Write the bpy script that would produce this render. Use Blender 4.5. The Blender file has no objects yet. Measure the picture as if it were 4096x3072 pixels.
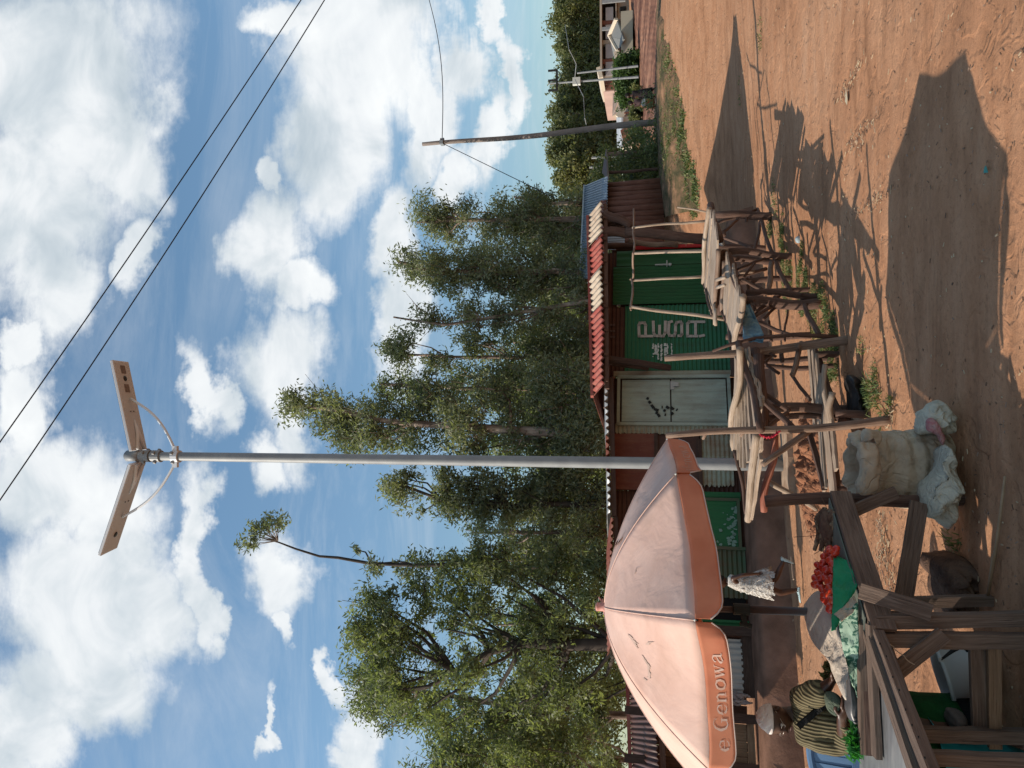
import bpy, bmesh, math, random
import numpy as np
from math import radians, sin, cos, pi, sqrt, atan2, exp
from mathutils import Vector, Matrix, noise as mnoise
random.seed(7)
sc = bpy.context.scene
COL = sc.collection
# ------------------------------------------------------------------ camera
PITCH, ROLL, FPX, CAMH = radians(10.8), -0.0060, 2958.0, 1.9
_R = Vector((1, 0, 0)); _U = Vector((0, -sin(PITCH), cos(PITCH))); _F = Vector((0, cos(PITCH), sin(PITCH)))
CR = _R * cos(ROLL) + _U * sin(ROLL); CU = _U * cos(ROLL) - _R * sin(ROLL)
cam = bpy.data.cameras.new("camera"); camo = bpy.data.objects.new("camera", cam); COL.objects.link(camo)
cam.sensor_width = 36; cam.sensor_fit = 'HORIZONTAL'; cam.lens = 36 * FPX / 4096
cam.clip_start = 0.05; cam.clip_end = 3000
# the photograph is a portrait shot shown on its side: the camera is held turned by a quarter
M = Matrix.Identity(4)
for i in range(3):
    M[i][0] = (-CU)[i]; M[i][1] = CR[i]; M[i][2] = (-_F)[i]
M[2][3] = CAMH
camo.matrix_world = M
sc.camera = camo
# ------------------------------------------------------------------ sun and sky
SUN_EL = radians(34); SUN_DX, SUN_DY = -1.0, -0.25
sl = bpy.data.lights.new("sun", 'SUN'); sl.energy = 5.0; sl.angle = radians(0.5); sl.color = (1.0, 0.88, 0.74)
so = bpy.data.objects.new("sun", sl); COL.objects.link(so)
_h = Vector((SUN_DX, SUN_DY, 0)).normalized()
_sd = _h * cos(SUN_EL) + Vector((0, 0, sin(SUN_EL)))
so.rotation_euler = _sd.to_track_quat('Z', 'Y').to_euler(); so.location = (-20, -5, 20)
world = bpy.data.worlds.new("World"); sc.world = world; world.use_nodes = True
sc.view_settings.view_transform = 'Standard'; sc.view_settings.look = 'None'
sc.view_settings.exposure = 0.12; sc.view_settings.gamma = 1.0

def ray(px, py):
    """direction of a photo pixel (full-size photo coordinates) in the world"""
    return CR * (1536 - py) + CU * (2048 - px) + _F * FPX

class NT:
    """tiny node-tree helper"""
    def __init__(s, tree): s.t = tree; s.n = tree.nodes; s.l = tree.links
    def add(s, typ, **kw):
        nd = s.n.new(typ)
        for k, v in kw.items(): setattr(nd, k, v)
        return nd
    def val(s, sock, v):
        if hasattr(v, 'is_output') or isinstance(v, bpy.types.NodeSocket): s.l.new(v, sock)
        else:
            try: sock.default_value = v
            except Exception:
                sock.default_value = tuple(v) + (1,) if len(v) == 3 else v
    def math(s, op, a, b=None, c=None, clamp=False):
        nd = s.add('ShaderNodeMath', operation=op); nd.use_clamp = clamp
        s.val(nd.inputs[0], a)
        if b is not None: s.val(nd.inputs[1], b)
        if c is not None: s.val(nd.inputs[2], c)
        return nd.outputs[0]
    def noise(s, vec, scale, detail=4, rough=0.55, dist=0.0, out='Fac'):
        nd = s.add('ShaderNodeTexNoise'); s.val(nd.inputs['Vector'], vec)
        nd.inputs['Scale'].default_value = scale; nd.inputs['Detail'].default_value = detail
        nd.inputs['Roughness'].default_value = rough; nd.inputs['Distortion'].default_value = dist
        return nd.outputs[out]
    def ramp(s, fac, stops, interp='LINEAR'):
        nd = s.add('ShaderNodeValToRGB'); cr = nd.color_ramp; cr.interpolation = interp
        while len(cr.elements) < len(stops): cr.elements.new(0.5)
        for e, (p, c) in zip(cr.elements, stops):
            e.position = p
            e.color = (c, c, c, 1) if isinstance(c, (int, float)) else tuple(c) + (1,)
        s.val(nd.inputs[0], fac); return nd.outputs[0]
    def mix(s, fac, a, b, typ='MIX'):
        nd = s.add('ShaderNodeMix', data_type='RGBA', blend_type=typ)
        s.val(nd.inputs[0], fac); s.val(nd.inputs[6], a if not isinstance(a, tuple) else a + (1,)); s.val(nd.inputs[7], b if not isinstance(b, tuple) else b + (1,))
        return nd.outputs[2]
    def mapping(s, vec, scale=(1, 1, 1), loc=(0, 0, 0), rot=(0, 0, 0)):
        nd = s.add('ShaderNodeMapping'); s.val(nd.inputs[0], vec)
        nd.inputs[1].default_value = loc; nd.inputs[2].default_value = rot; nd.inputs[3].default_value = scale
        return nd.outputs[0]

def build_world():
    t = NT(world.node_tree); t.n.clear()
    out = t.add('ShaderNodeOutputWorld'); bg = t.add('ShaderNodeBackground'); t.l.new(bg.outputs[0], out.inputs[0])
    sky = t.add('ShaderNodeTexSky', sky_type='NISHITA'); sky.sun_disc = False
    sky.sun_elevation = SUN_EL; sky.sun_rotation = atan2(SUN_DX, SUN_DY) % (2 * pi)
    sky.altitude = 1500; sky.air_density = 1.3; sky.dust_density = 1.6; sky.ozone_density = 1.4
    tc = t.add('ShaderNodeTexCoord'); d = tc.outputs['Generated']
    sep = t.add('ShaderNodeSeparateXYZ'); t.l.new(d, sep.inputs[0])
    X, Y, Z = sep.outputs
    ya = t.math('MAXIMUM', t.math('ABSOLUTE', Y), 0.08)
    a = t.math('DIVIDE', X, ya); b = t.math('DIVIDE', Z, ya)
    zz = t.math('MAXIMUM', t.math('ADD', Z, 0.12), 0.05)
    pa = t.math('DIVIDE', X, zz); pb = t.math('DIVIDE', Y, zz)
    cb = t.add('ShaderNodeCombineXYZ'); t.val(cb.inputs[0], pa); t.val(cb.inputs[1], pb); pv = cb.outputs[0]
    cg = t.add('ShaderNodeCombineXYZ'); t.val(cg.inputs[0], a); t.val(cg.inputs[1], b); gv = cg.outputs[0]
    # the places of the big clouds, as directions (a = X/Y, b = Z/Y), with wandering outlines
    w1 = t.noise(gv, 5.0, 6, 0.62, out='Color'); sw = t.add('ShaderNodeSeparateColor'); t.l.new(w1, sw.inputs[0])
    aw = t.math('ADD', a, t.math('MULTIPLY', t.math('SUBTRACT', sw.outputs[0], 0.5), 0.22))
    bw = t.math('ADD', b, t.math('MULTIPLY', t.math('SUBTRACT', sw.outputs[1], 0.5), 0.22))
    # display-pixel ellipses (x, y, half x, half y) of the clouds
    E = [(120,150,210,230),(60,430,180,200),(250,330,110,120),(120,620,110,130),(290,560,45,90),(760,110,190,190),(700,320,130,150),(900,200,70,230),(640,40,130,60),
         (560,520,100,120),(640,620,70,60),(840,520,60,120),(860,690,60,150),(590,800,105,130),(640,930,60,110),(440,850,38,110),
         (560,1000,60,60),(60,880,70,110),(90,1060,120,130),(230,1130,110,160),(130,1290,170,150),(300,1300,110,150),(180,1470,170,120),(50,1590,90,120),
         (405,1150,38,130),(420,1300,30,90),(590,1230,80,90),(600,1340,25,60),(760,1570,60,90),(700,1470,18,45),(740,1640,60,50),
         (1060,300,42,120),(1000,130,60,90),(990,400,50,90),(1100,180,26,120),(1080,40,28,60),(555,1560,14,50),(560,370,30,40),(30,740,50,50)]
    best = None
    for (x, y, rx, ry) in E:
        c = ray(x * 1.852, y * 1.852)
        ca, cbb = c.x / c.y, c.z / c.y
        ex = ray((x + rx) * 1.852, y * 1.852); ey = ray(x * 1.852, (y + ry) * 1.852)
        rb = abs(ex.z / ex.y - cbb); ra = abs(ey.x / ey.y - ca)
        u = t.math('MULTIPLY', t.math('SUBTRACT', aw, ca), 1 / ra); v = t.math('MULTIPLY', t.math('SUBTRACT', bw, cbb), 1 / rb)
        r2 = t.math('MULTIPLY_ADD', u, u, t.math('MULTIPLY', v, v))
        f = t.math('SUBTRACT', 1.0, t.math('SQRT', r2))
        best = f if best is None else t.math('MAXIMUM', best, f)
    n1 = t.noise(t.mapping(pv, (0.62, 1.25, 1), rot=(0, 0, 0.25)), 3.0, 9, 0.64, 0.5)
    n2 = t.noise(t.mapping(gv, (0.7, 1.3, 1)), 12.0, 7, 0.66, 0.4)
    dens = t.math('ADD', t.math('MAXIMUM', t.math('ADD', t.math('MULTIPLY', best, 1.25), 0.10), -0.42), t.math('MULTIPLY', t.math('SUBTRACT', n1, 0.5), 1.5))
    dens = t.math('ADD', dens, t.math('MULTIPLY', t.math('SUBTRACT', n2, 0.5), 0.75))
    mr = t.add('ShaderNodeMapRange', interpolation_type='SMOOTHSTEP'); t.val(mr.inputs[0], dens); mr.inputs[1].default_value = -0.30; mr.inputs[2].default_value = 0.58
    cover = t.math('MAXIMUM', mr.outputs[0], t.math('MULTIPLY', t.ramp(t.noise(t.mapping(pv, (0.5, 1.4, 1), rot=(0, 0, 0.3)), 2.2, 8, 0.68, 0.8), [(0.46, 0.0), (0.78, 1.0)]), 0.30))
    thick = t.noise(pv, 1.7, 5, 0.6, 0.4)
    lump = t.noise(gv, 7.0, 5, 0.55, 0.5)
    sh = t.math('ADD', t.math('MULTIPLY', thick, 0.5), t.math('MULTIPLY', lump, 0.5))
    ccol = t.ramp(sh, [(0.34, (0.46, 0.54, 0.60)), (0.44, (0.64, 0.70, 0.74)), (0.52, (0.82, 0.85, 0.87)), (0.62, (0.93, 0.95, 0.95))])
    skyc = t.mix(1.0, sky.outputs[0], (0.148, 0.148, 0.148), 'MULTIPLY')
    skyc = t.mix(1.0, skyc, SKYTINT, 'MULTIPLY')
    skyc = t.mix(1.0, skyc, t.ramp(Z, [(0.0, (0.62, 0.58, 0.56)), (0.12, (0.72, 0.66, 0.64)), (0.38, (0.95, 0.92, 0.92)), (0.6, (1, 1, 1))]), 'MULTIPLY')
    full = t.mix(t.math('MULTIPLY', cover, 0.96), skyc, ccol)
    t.l.new(full, bg.inputs[0]); bg.inputs[1].default_value = 1.0
SKYTINT = (0.95, 1.10, 1.06)
build_world()

# ------------------------------------------------------------------ placing helpers
def sstep(x): x = max(0.0, min(1.0, x)); return x * x * (3 - 2 * x)
def ground(X, Y):
    z = 0.03 * min(60.0, max(0.0, X + 0.5)) * sstep((Y - 7) / 6)
    z += 1.35 * sstep((Y - 16) / 8) * sstep((X - 1.0) / 4.0) * (1 - 0.45 * sstep((X - 9) / 10))
    if Y > 36: z += 0.045 * (min(Y, 140) - 36) * sstep((X + 2) / 15)
    return z
def Pz(px, py, z):
    r = ray(px, py); t = (z - CAMH) / r.z
    return Vector((r.x * t, r.y * t, z))
def Pd(px, py, d):
    r = ray(px, py); t = d / r.y
    return Vector((r.x * t, d, CAMH + r.z * t))
def Pg(px, py):
    """first ground point under a photo pixel, marched along the ray"""
    r = ray(px, py); r = r / r.y; lo = 1.0; t = 1.0
    while t < 160:
        p = r * t
        if CAMH + p.z < ground(p.x, p.y): break
        lo = t; t *= 1.02
    hi = t
    for _ in range(24):
        m = (lo + hi) / 2; p = r * m
        if CAMH + p.z < ground(p.x, p.y): hi = m
        else: lo = m
    p = r * hi; return Vector((p.x, p.y, CAMH + p.z))

# ------------------------------------------------------------------ mesh builder
class MB:
    def __init__(s): s.v = []; s.f = []; s.uv = []; s.m = []
    def face(s, idx, uv=None, m=0):
        s.f.append(tuple(idx)); s.uv.append(uv or [(0, 0)] * len(idx)); s.m.append(m)
    def quad(s, a, b, c, d, uv=None, m=0):
        i = len(s.v); s.v += [Vector(a), Vector(b), Vector(c), Vector(d)]
        s.face((i, i+1, i+2, i+3), uv or [(0, 0), (1, 0), (1, 1), (0, 1)], m)
    def poly(s, pts, m=0):
        i = len(s.v); s.v += [Vector(p) for p in pts]; s.face(range(i, i + len(pts)), None, m)
    def tube(s, pts, rad, n=8, caps=True, m=0):
        pts = [Vector(p) for p in pts]
        if isinstance(rad, (int, float)): rad = [rad] * len(pts)
        up = None; base = len(s.v); L = 0; Ls = []
        u0 = random.random() * 7
        for k, p in enumerate(pts):
            t = (pts[min(k+1, len(pts)-1)] - pts[max(k-1, 0)])
            t = t.normalized() if t.length > 1e-9 else Vector((0, 0, 1))
            if up is None:
                up = t.orthogonal().normalized()
            up = (up - t * up.dot(t)); up = up.normalized() if up.length > 1e-6 else t.orthogonal().normalized()
            sd = t.cross(up)
            if k: L += (p - pts[k-1]).length
            Ls.append(L)
            for j in range(n):
                a = 2 * pi * j / n
                s.v.append(p + (up * cos(a) + sd * sin(a)) * rad[k])
        C = 2 * pi * max(rad)
        for k in range(len(pts) - 1):
            for j in range(n):
                j2 = (j + 1) % n
                s.face((base + k*n + j, base + k*n + j2, base + (k+1)*n + j2, base + (k+1)*n + j),
                       [(Ls[k] + u0, j / n * C), (Ls[k] + u0, (j+1) / n * C), (Ls[k+1] + u0, (j+1) / n * C), (Ls[k+1] + u0, j / n * C)], m)
        if caps:
            s.face([base + j for j in range(n)][::-1], None, m)
            s.face([base + (len(pts)-1)*n + j for j in range(n)], None, m)
    def stick(s, p0, p1, r0=0.03, r1=None, wob=0.02, seg=6, n=8, m=0, knots=True):
        p0 = Vector(p0); p1 = Vector(p1); r1 = r0 if r1 is None else r1
        d = (p1 - p0); L = d.length; o = d.orthogonal().normalized(); q = d.normalized().cross(o)
        pts = []; rad = []; ph = random.random() * 6; ph2 = random.random() * 6
        for k in range(seg + 1):
            t = k / seg; e = sin(pi * t)
            pts.append(p0 + d * t + o * wob * e * sin(3.1 * t + ph) + q * wob * e * sin(4.3 * t + ph2))
            rr = r0 + (r1 - r0) * t
            rad.append(rr * (1 + (random.uniform(-.06, .07) if knots else 0)))
        s.tube(pts, rad, n, True, m)
    def beam(s, p0, p1, w, h, up=(0, 0, 1), m=0, jit=0.0, seg=1):
        """rectangular board from p0 to p1, w across, h along up"""
        p0 = Vector(p0); p1 = Vector(p1); d = (p1 - p0); L = d.length; t = d.normalized(); up = Vector(up)
        up = (up - t * up.dot(t))
        up = up.normalized() if up.length > 1e-6 else t.orthogonal().normalized()
        sd = t.cross(up); b = len(s.v); u0 = random.random() * 9
        for k in range(seg + 1):
            f = k / seg; c = p0 + d * f
            j1 = random.uniform(-jit, jit); j2 = random.uniform(-jit, jit); j3 = random.uniform(-jit, jit) * .4
            e = (random.uniform(-jit, jit) if k in (0, seg) and jit else 0)
            for (a, q) in ((-1, -1), (1, -1), (1, 1), (-1, 1)):
                s.v.append(c + sd * (a * w / 2 + (j1 if a < 0 else j2)) + up * (q * h / 2 + j3) + t * e * a)
        wd = [h, w, h, w]
        vs = [0, w, w + h, 2 * w + h, 2 * w + 2 * h]
        for k in range(seg):
            for j in range(4):
                j2 = (j + 1) % 4; x0 = u0 + L * k / seg; x1 = u0 + L * (k + 1) / seg
                s.face((b + k*4 + j, b + k*4 + j2, b + (k+1)*4 + j2, b + (k+1)*4 + j), [(x0, vs[j] + u0), (x0, vs[j+1] + u0), (x1, vs[j+1] + u0), (x1, vs[j] + u0)], m)
        s.face((b+3, b+2, b+1, b), [(u0, 0), (u0+.01, w), (u0+.01, w), (u0, 0)], m)
        e = b + seg * 4; s.face((e, e+1, e+2, e+3), [(u0, 0), (u0+.01, w), (u0+.01, w), (u0, 0)], m)
    def box(s, c, size, rz=0.0, m=0, rot=None):
        c = Vector(c); R = rot or Matrix.Rotation(rz, 3, 'Z'); b = len(s.v)
        for z in (-.5, .5):
            for (x, y) in ((-.5, -.5), (.5, -.5), (.5, .5), (-.5, .5)):
                s.v.append(c + R @ Vector((x * size[0], y * size[1], z * size[2])))
        for f in ((0,3,2,1), (4,5,6,7), (0,1,5,4), (1,2,6,5), (2,3,7,6), (3,0,4,7)):
            s.face([b + i for i in f], [(0, 0), (1, 0), (1, 1), (0, 1)], m)
    def lathe(s, c, prof, n=24, axis=(0, 0, 1), m=0, closed=False):
        c = Vector(c); ax = Vector(axis).normalized(); o = ax.orthogonal().normalized(); q = ax.cross(o); b = len(s.v)
        for (r, z) in prof:
            for j in range(n):
                a = 2 * pi * j / n
                s.v.append(c + ax * z + (o * cos(a) + q * sin(a)) * r)
        for k in range(len(prof) - 1):
            for j in range(n):
                j2 = (j + 1) % n
                s.face((b + k*n + j, b + k*n + j2, b + (k+1)*n + j2, b + (k+1)*n + j),
                       [(j/n, prof[k][1]), ((j+1)/n, prof[k][1]), ((j+1)/n, prof[k+1][1]), (j/n, prof[k+1][1])], m)
    def corr(s, p0, uvec, vvec, nrm, pitch=0.076, amp=0.012, nv=2, m=0, jag=0.0, thick=0.003, seg=6, phase=0.0, wob=0.0, v2=None):
        """corrugated sheet: waves run across uvec, ridges run along vvec"""
        p0 = Vector(p0); uvec = Vector(uvec); vvec = Vector(vvec); nrm = Vector(nrm).normalized()
        L = uvec.length; nu = max(2, int(L / pitch * seg)); b = len(s.v); V = vvec.length; v2 = Vector(v2) if v2 is not None else vvec
        js = [random.uniform(-jag, jag) for _ in range(nu + 1)]; je = [random.uniform(-jag, jag) for _ in range(nu + 1)]
        for i in range(nu + 1):
            x = L * i / nu; w = amp * cos(2 * pi * x / pitch + phase)
            for k in range(nv + 1):
                f = k / nv; e = js[i] if k == 0 else (je[i] if k == nv else 0)
                ww = wob * mnoise.noise(Vector((x * 1.3, f * V * 1.3, p0.x))) if wob else 0
                s.v.append(p0 + uvec * (i / nu) + vvec.lerp(v2, i / nu) * f + vvec.normalized() * e + nrm * (w + ww))
        for i in range(nu):
            for k in range(nv):
                a = b + i*(nv+1) + k; c2 = b + (i+1)*(nv+1) + k
                s.face((a, c2, c2+1, a+1), [(L*i/nu, V*k/nv), (L*(i+1)/nu, V*k/nv), (L*(i+1)/nu, V*(k+1)/nv), (L*i/nu, V*(k+1)/nv)], m)
    def build(s, name, mat, parent=None, smooth=False, origin=None, solid=0.0, bevel=0.0, sub=0):
        me = bpy.data.meshes.new(name)
        o0 = Vector(parent.get('_org', (0, 0, 0))) if parent is not None else Vector(origin or (0, 0, 0))
        me.from_pydata([tuple(Vector(v) - o0) for v in s.v], [], s.f)
        uvl = me.uv_layers.new(name='UVMap')
        flat = [c for f in s.uv for uv in f for c in uv]
        uvl.data.foreach_set('uv', flat)
        mats = mat if isinstance(mat, (list, tuple)) else [mat]
        for mm in mats: me.materials.append(mm)
        if len(mats) > 1: me.polygons.foreach_set('material_index', s.m)
        if smooth: me.polygons.foreach_set('use_smooth', [True] * len(me.polygons))
        me.update()
        ob = bpy.data.objects.new(name, me); COL.objects.link(ob)
        if parent is not None:
            ob.parent = parent; ob['_org'] = tuple(o0)
        else:
            ob.location = o0; ob['_org'] = tuple(o0)
        if bevel:
            md = ob.modifiers.new('bevel', 'BEVEL'); md.width = bevel; md.segments = 2; md.limit_method = 'ANGLE'
        if solid:
            md = ob.modifiers.new('solid', 'SOLIDIFY'); md.thickness = solid; md.offset = 0
        if sub:
            md = ob.modifiers.new('sub', 'SUBSURF'); md.levels = sub; md.render_levels = sub
        return ob

def thing(name, label, cat, loc, group=None):
    o = bpy.data.objects.new(name, None); COL.objects.link(o); o.location = loc; o.empty_display_size = 0.2
    o['label'] = label; o['category'] = cat; o['_org'] = tuple(loc)
    if group: o['group'] = group
    return o
def tag(o, label, cat, group=None, kind=None):
    if label: o['label'] = label
    if cat: o['category'] = cat
    if group: o['group'] = group
    if kind: o['kind'] = kind
    return o
def struct(o, label=None):
    o['kind'] = 'structure'
    if label: o['label'] = label
    return o

# ------------------------------------------------------------------ materials
def mat(name, fn, rough=0.8, **kw):
    m = bpy.data.materials.new(name); m.use_nodes = True
    t = NT(m.node_tree); bs = t.n['Principled BSDF']; bs.inputs['Roughness'].default_value = rough
    bs.inputs['Specular IOR Level'].default_value = kw.pop('spec', 0.3)
    bs.inputs['Metallic'].default_value = kw.pop('metal', 0.0)
    r = fn(t, bs)
    if r is not None: t.val(bs.inputs['Base Color'], r if not isinstance(r, tuple) else r + (1,))
    return m
def bump(t, bs, h, strength=0.4, dist=0.01):
    b = t.add('ShaderNodeBump'); b.inputs['Strength'].default_value = strength; b.inputs['Distance'].default_value = dist
    t.val(b.inputs['Height'], h); t.l.new(b.outputs[0], bs.inputs['Normal'])
def objc(t): return t.add('ShaderNodeTexCoord').outputs['Object']
def uvc(t): return t.add('ShaderNodeTexCoord').outputs['UV']
def geo(t): return t.add('ShaderNodeNewGeometry').outputs['Position']

def wood(name, c0, c1, c2, scale=1.0, rough=0.85, bstr=0.6):
    def fn(t, bs):
        v = t.mapping(uvc(t), (1.2 * scale, 28 * scale, 1))
        g = t.noise(v, 3.0, 6, 0.65, 0.6)
        big = t.noise(geo(t), 2.3, 3)
        f = t.math('ADD', t.math('MULTIPLY', g, 0.75), t.math('MULTIPLY', big, 0.35))
        col = t.ramp(f, [(0.33, c0), (0.52, c1), (0.72, c2)])
        cr = t.noise(t.mapping(uvc(t), (2.0, 60, 1)), 2.2, 3, 0.5)
        crk = t.ramp(cr, [(0.30, 0.25), (0.38, 1.0)])
        bump(t, bs, t.math('ADD', g, t.math('MULTIPLY', crk, 0.6)), bstr, 0.012)
        return t.mix(1.0, col, t.ramp(cr, [(0.27, (0.35, 0.3, 0.28)), (0.36, (1, 1, 1))]), 'MULTIPLY')
    return mat(name, fn, rough)
M_stick = wood('weathered stick wood', (0.10, 0.062, 0.045), (0.19, 0.125, 0.09), (0.33, 0.24, 0.18))
M_dark = wood('dark bark wood', (0.045, 0.025, 0.018), (0.09, 0.05, 0.037), (0.16, 0.10, 0.075))
M_plank = wood('grey weathered plank', (0.15, 0.105, 0.075), (0.30, 0.225, 0.165), (0.46, 0.37, 0.29))
M_table = wood('old sawn table board', (0.065, 0.043, 0.032), (0.125, 0.085, 0.064), (0.21, 0.15, 0.115))
M_red = wood('reddish peeled pole', (0.11, 0.03, 0.018), (0.22, 0.07, 0.045), (0.36, 0.16, 0.11))
M_slat = wood('dark shack board', (0.03, 0.017, 0.013), (0.06, 0.033, 0.024), (0.10, 0.06, 0.045))
M_log = wood('offcut log wall', (0.06, 0.022, 0.014), (0.13, 0.055, 0.038), (0.22, 0.11, 0.08), 0.6)
M_tan = wood('tan shack board', (0.12, 0.075, 0.045), (0.2, 0.13, 0.08), (0.28, 0.19, 0.125))

def painted(name, c, c2, stain=(0.16, 0.07, 0.04), amt=0.5, rough=0.55, sc_=1.0, metal=0.0, vert=True):
    """painted or bare sheet metal with streaky wear and rust stains"""
    def fn(t, bs):
        g = geo(t)
        n1 = t.noise(g, 1.7 * sc_, 5, 0.6, 0.3)
        st = t.noise(t.mapping(g, (9, 9, 1.2) if vert else (1.5, 1.5, 9)), 1.3 * sc_, 5, 0.6)
        sp = t.noise(g, 38 * sc_, 3, 0.6)
        base = t.mix(n1, c, c2)
        f = t.ramp(t.math('ADD', t.math('MULTIPLY', n1, 0.5), t.math('MULTIPLY', st, 0.5)), [(0.52 - amt * 0.12, 0.0), (0.66, min(1, amt))])
        col = t.mix(f, base, stain)
        col = t.mix(t.math('MULTIPLY', t.ramp(sp, [(0.62, 0), (0.7, 1)]), 0.35), col, stain)
        bump(t, bs, t.math('ADD', n1, t.math('MULTIPLY', sp, 0.2)), 0.25, 0.01)
        return col
    return mat(name, fn, rough, metal=metal)
M_green = painted('dark green painted sheet', (0.018, 0.105, 0.048), (0.030, 0.140, 0.066), (0.035, 0.045, 0.03), 0.6)
M_green2 = painted('deep green door sheet', (0.010, 0.075, 0.022), (0.016, 0.10, 0.030), (0.02, 0.03, 0.015), 0.4)
M_green3 = painted('bright green painted sheet', (0.015, 0.11, 0.035), (0.02, 0.14, 0.05), (0.03, 0.05, 0.03), 0.35)
M_moss = painted('mossy worn green sheet', (0.03, 0.085, 0.04), (0.09, 0.11, 0.06), (0.10, 0.075, 0.045), 1.0)
M_cream = painted('pale green-grey painted door', (0.30, 0.35, 0.29), (0.36, 0.40, 0.34), (0.15, 0.12, 0.08), 0.55)
M_creamr = painted('pale rust-streaked sheet', (0.26, 0.31, 0.24), (0.30, 0.28, 0.20), (0.18, 0.075, 0.035), 0.9)
M_rust = painted('rust-red sheet', (0.11, 0.022, 0.014), (0.17, 0.045, 0.025), (0.22, 0.10, 0.06), 0.6)
M_rustd = painted('dark rusty sheet', (0.045, 0.018, 0.013), (0.08, 0.03, 0.02), (0.10, 0.05, 0.035), 0.6)
M_zinc = painted('zinc sheet', (0.33, 0.34, 0.34), (0.42, 0.43, 0.43), (0.22, 0.17, 0.14), 0.4, 0.4, metal=0.35)
M_roofred = painted('red painted roof sheet', (0.24, 0.045, 0.035), (0.31, 0.07, 0.05), (0.36, 0.19, 0.14), 0.5)
M_roofcream = painted('cream bare roof sheet', (0.50, 0.42, 0.32), (0.42, 0.34, 0.26), (0.25, 0.15, 0.10), 0.6)
M_bluezinc = painted('blue-grey zinc roof', (0.28, 0.32, 0.37), (0.38, 0.42, 0.46), (0.10, 0.12, 0.15), 0.6, 0.4, metal=0.3)
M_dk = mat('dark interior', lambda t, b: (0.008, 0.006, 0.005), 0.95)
M_white = mat('scuffed white paint', lambda t, b: t.mix(t.noise(geo(t), 30, 4), (0.30, 0.24, 0.20), (0.50, 0.45, 0.40)), 0.7)
M_scuff = mat('scuffed white patch', lambda t, b: t.mix(t.noise(geo(t), 30, 4), (0.42, 0.43, 0.38), (0.62, 0.63, 0.58)), 0.7)
M_black = mat('black paint', lambda t, b: (0.012, 0.013, 0.012), 0.6)

def plain(name, c, c2=None, s=4.0, rough=0.6, spec=0.3, metal=0.0, bs_=0.0):
    c2 = c2 or tuple(x * 0.8 for x in c)
    def fn(t, bs):
        n = t.noise(geo(t), s, 4, 0.6)
        if bs_: bump(t, bs, n, bs_, 0.01)
        return t.mix(t.ramp(n, [(0.35, 0.0), (0.65, 1.0)]), c, c2)
    return mat(name, fn, rough, spec=spec, metal=metal)
# ------------------------------------------------------------------ ground
def soil(t, bs):
    g = geo(t)
    big = t.noise(g, 0.35, 5, 0.55, 0.6); mid = t.noise(t.mapping(g, (1, 2.2, 1), rot=(0, 0, 0.3)), 1.6, 6, 0.6, 0.4)
    fine = t.noise(g, 22, 5, 0.7); grain = t.noise(g, 120, 3, 0.7)
    c = t.ramp(t.math('ADD', t.math('MULTIPLY', big, 0.5), t.math('MULTIPLY', mid, 0.5)),
               [(0.36, (0.29, 0.145, 0.078)), (0.46, (0.385, 0.195, 0.106)), (0.58, (0.44, 0.238, 0.136)), (0.72, (0.49, 0.29, 0.18))])
    c = t.mix(1.0, c, t.ramp(fine, [(0.30, 0.62), (0.42, 0.92), (0.6, 1.0), (0.75, 1.12)]), 'MULTIPLY')
    c = t.mix(1.0, c, t.ramp(grain, [(0.28, 0.6), (0.42, 1.0), (0.68, 1.0), (0.80, 1.25)]), 'MULTIPLY')
    vo = t.add('ShaderNodeTexVoronoi'); t.val(vo.inputs['Vector'], g); vo.inputs['Scale'].default_value = 26
    dk = t.ramp(vo.outputs['Distance'], [(0.05, 0.0), (0.16, 1.0)])
    sel = t.ramp(t.noise(g, 6.0, 2), [(0.52, 1.0), (0.60, 0.0)])
    dk2 = t.math('MAXIMUM', dk, sel)
    c = t.mix(1.0, c, t.ramp(dk2, [(0, (0.35, 0.3, 0.25)), (1, (1, 1, 1))]), 'MULTIPLY')
    h = t.math('ADD', t.math('MULTIPLY', fine, 0.7), t.math('ADD', t.math('MULTIPLY', grain, 0.25), t.math('MULTIPLY', mid, 1.2)))
    # trodden paths and cart ruts: long faint streaks along the row of shops
    rut = t.noise(t.mapping(g, (0.25, 2.6, 1), rot=(0, 0, -0.42)), 1.1, 4, 0.55, 0.7)
    c = t.mix(1.0, c, t.ramp(rut, [(0.36, 0.80), (0.47, 1.0), (0.60, 1.0), (0.70, 1.12)]), 'MULTIPLY')
    foot = t.noise(g, 4.2, 3, 0.5, 1.0)
    h = t.math('ADD', h, t.math('ADD', t.math('MULTIPLY', rut, 2.5), t.math('MULTIPLY', t.ramp(foot, [(0.40, 0.0), (0.48, 1.0)]), 0.5)))
    bump(t, bs, h, 0.75, 0.02)
    return c
M_soil = mat('packed red earth', soil, 0.95, spec=0.1)
def soil2(t, bs):
    g = geo(t); n = t.noise(g, 9, 6, 0.7); n2 = t.noise(g, 60, 3, 0.6)
    bump(t, bs, t.math('ADD', n, t.math('MULTIPLY', n2, 0.4)), 0.9, 0.04)
    c = t.ramp(n, [(0.3, (0.15, 0.065, 0.035)), (0.55, (0.28, 0.125, 0.068)), (0.75, (0.38, 0.19, 0.11))])
    return c
M_clod = mat('loose crumbly earth', soil2, 0.95, spec=0.1)
M_plinth = mat('dark trodden earth', lambda t, b: (bump(t, b, t.noise(geo(t), 14, 5, 0.7), 0.6, 0.02), t.ramp(t.noise(geo(t), 3, 5), [(0.35, (0.14, 0.075, 0.05)), (0.65, (0.23, 0.125, 0.085))]))[1], 0.95, spec=0.1)

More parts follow.
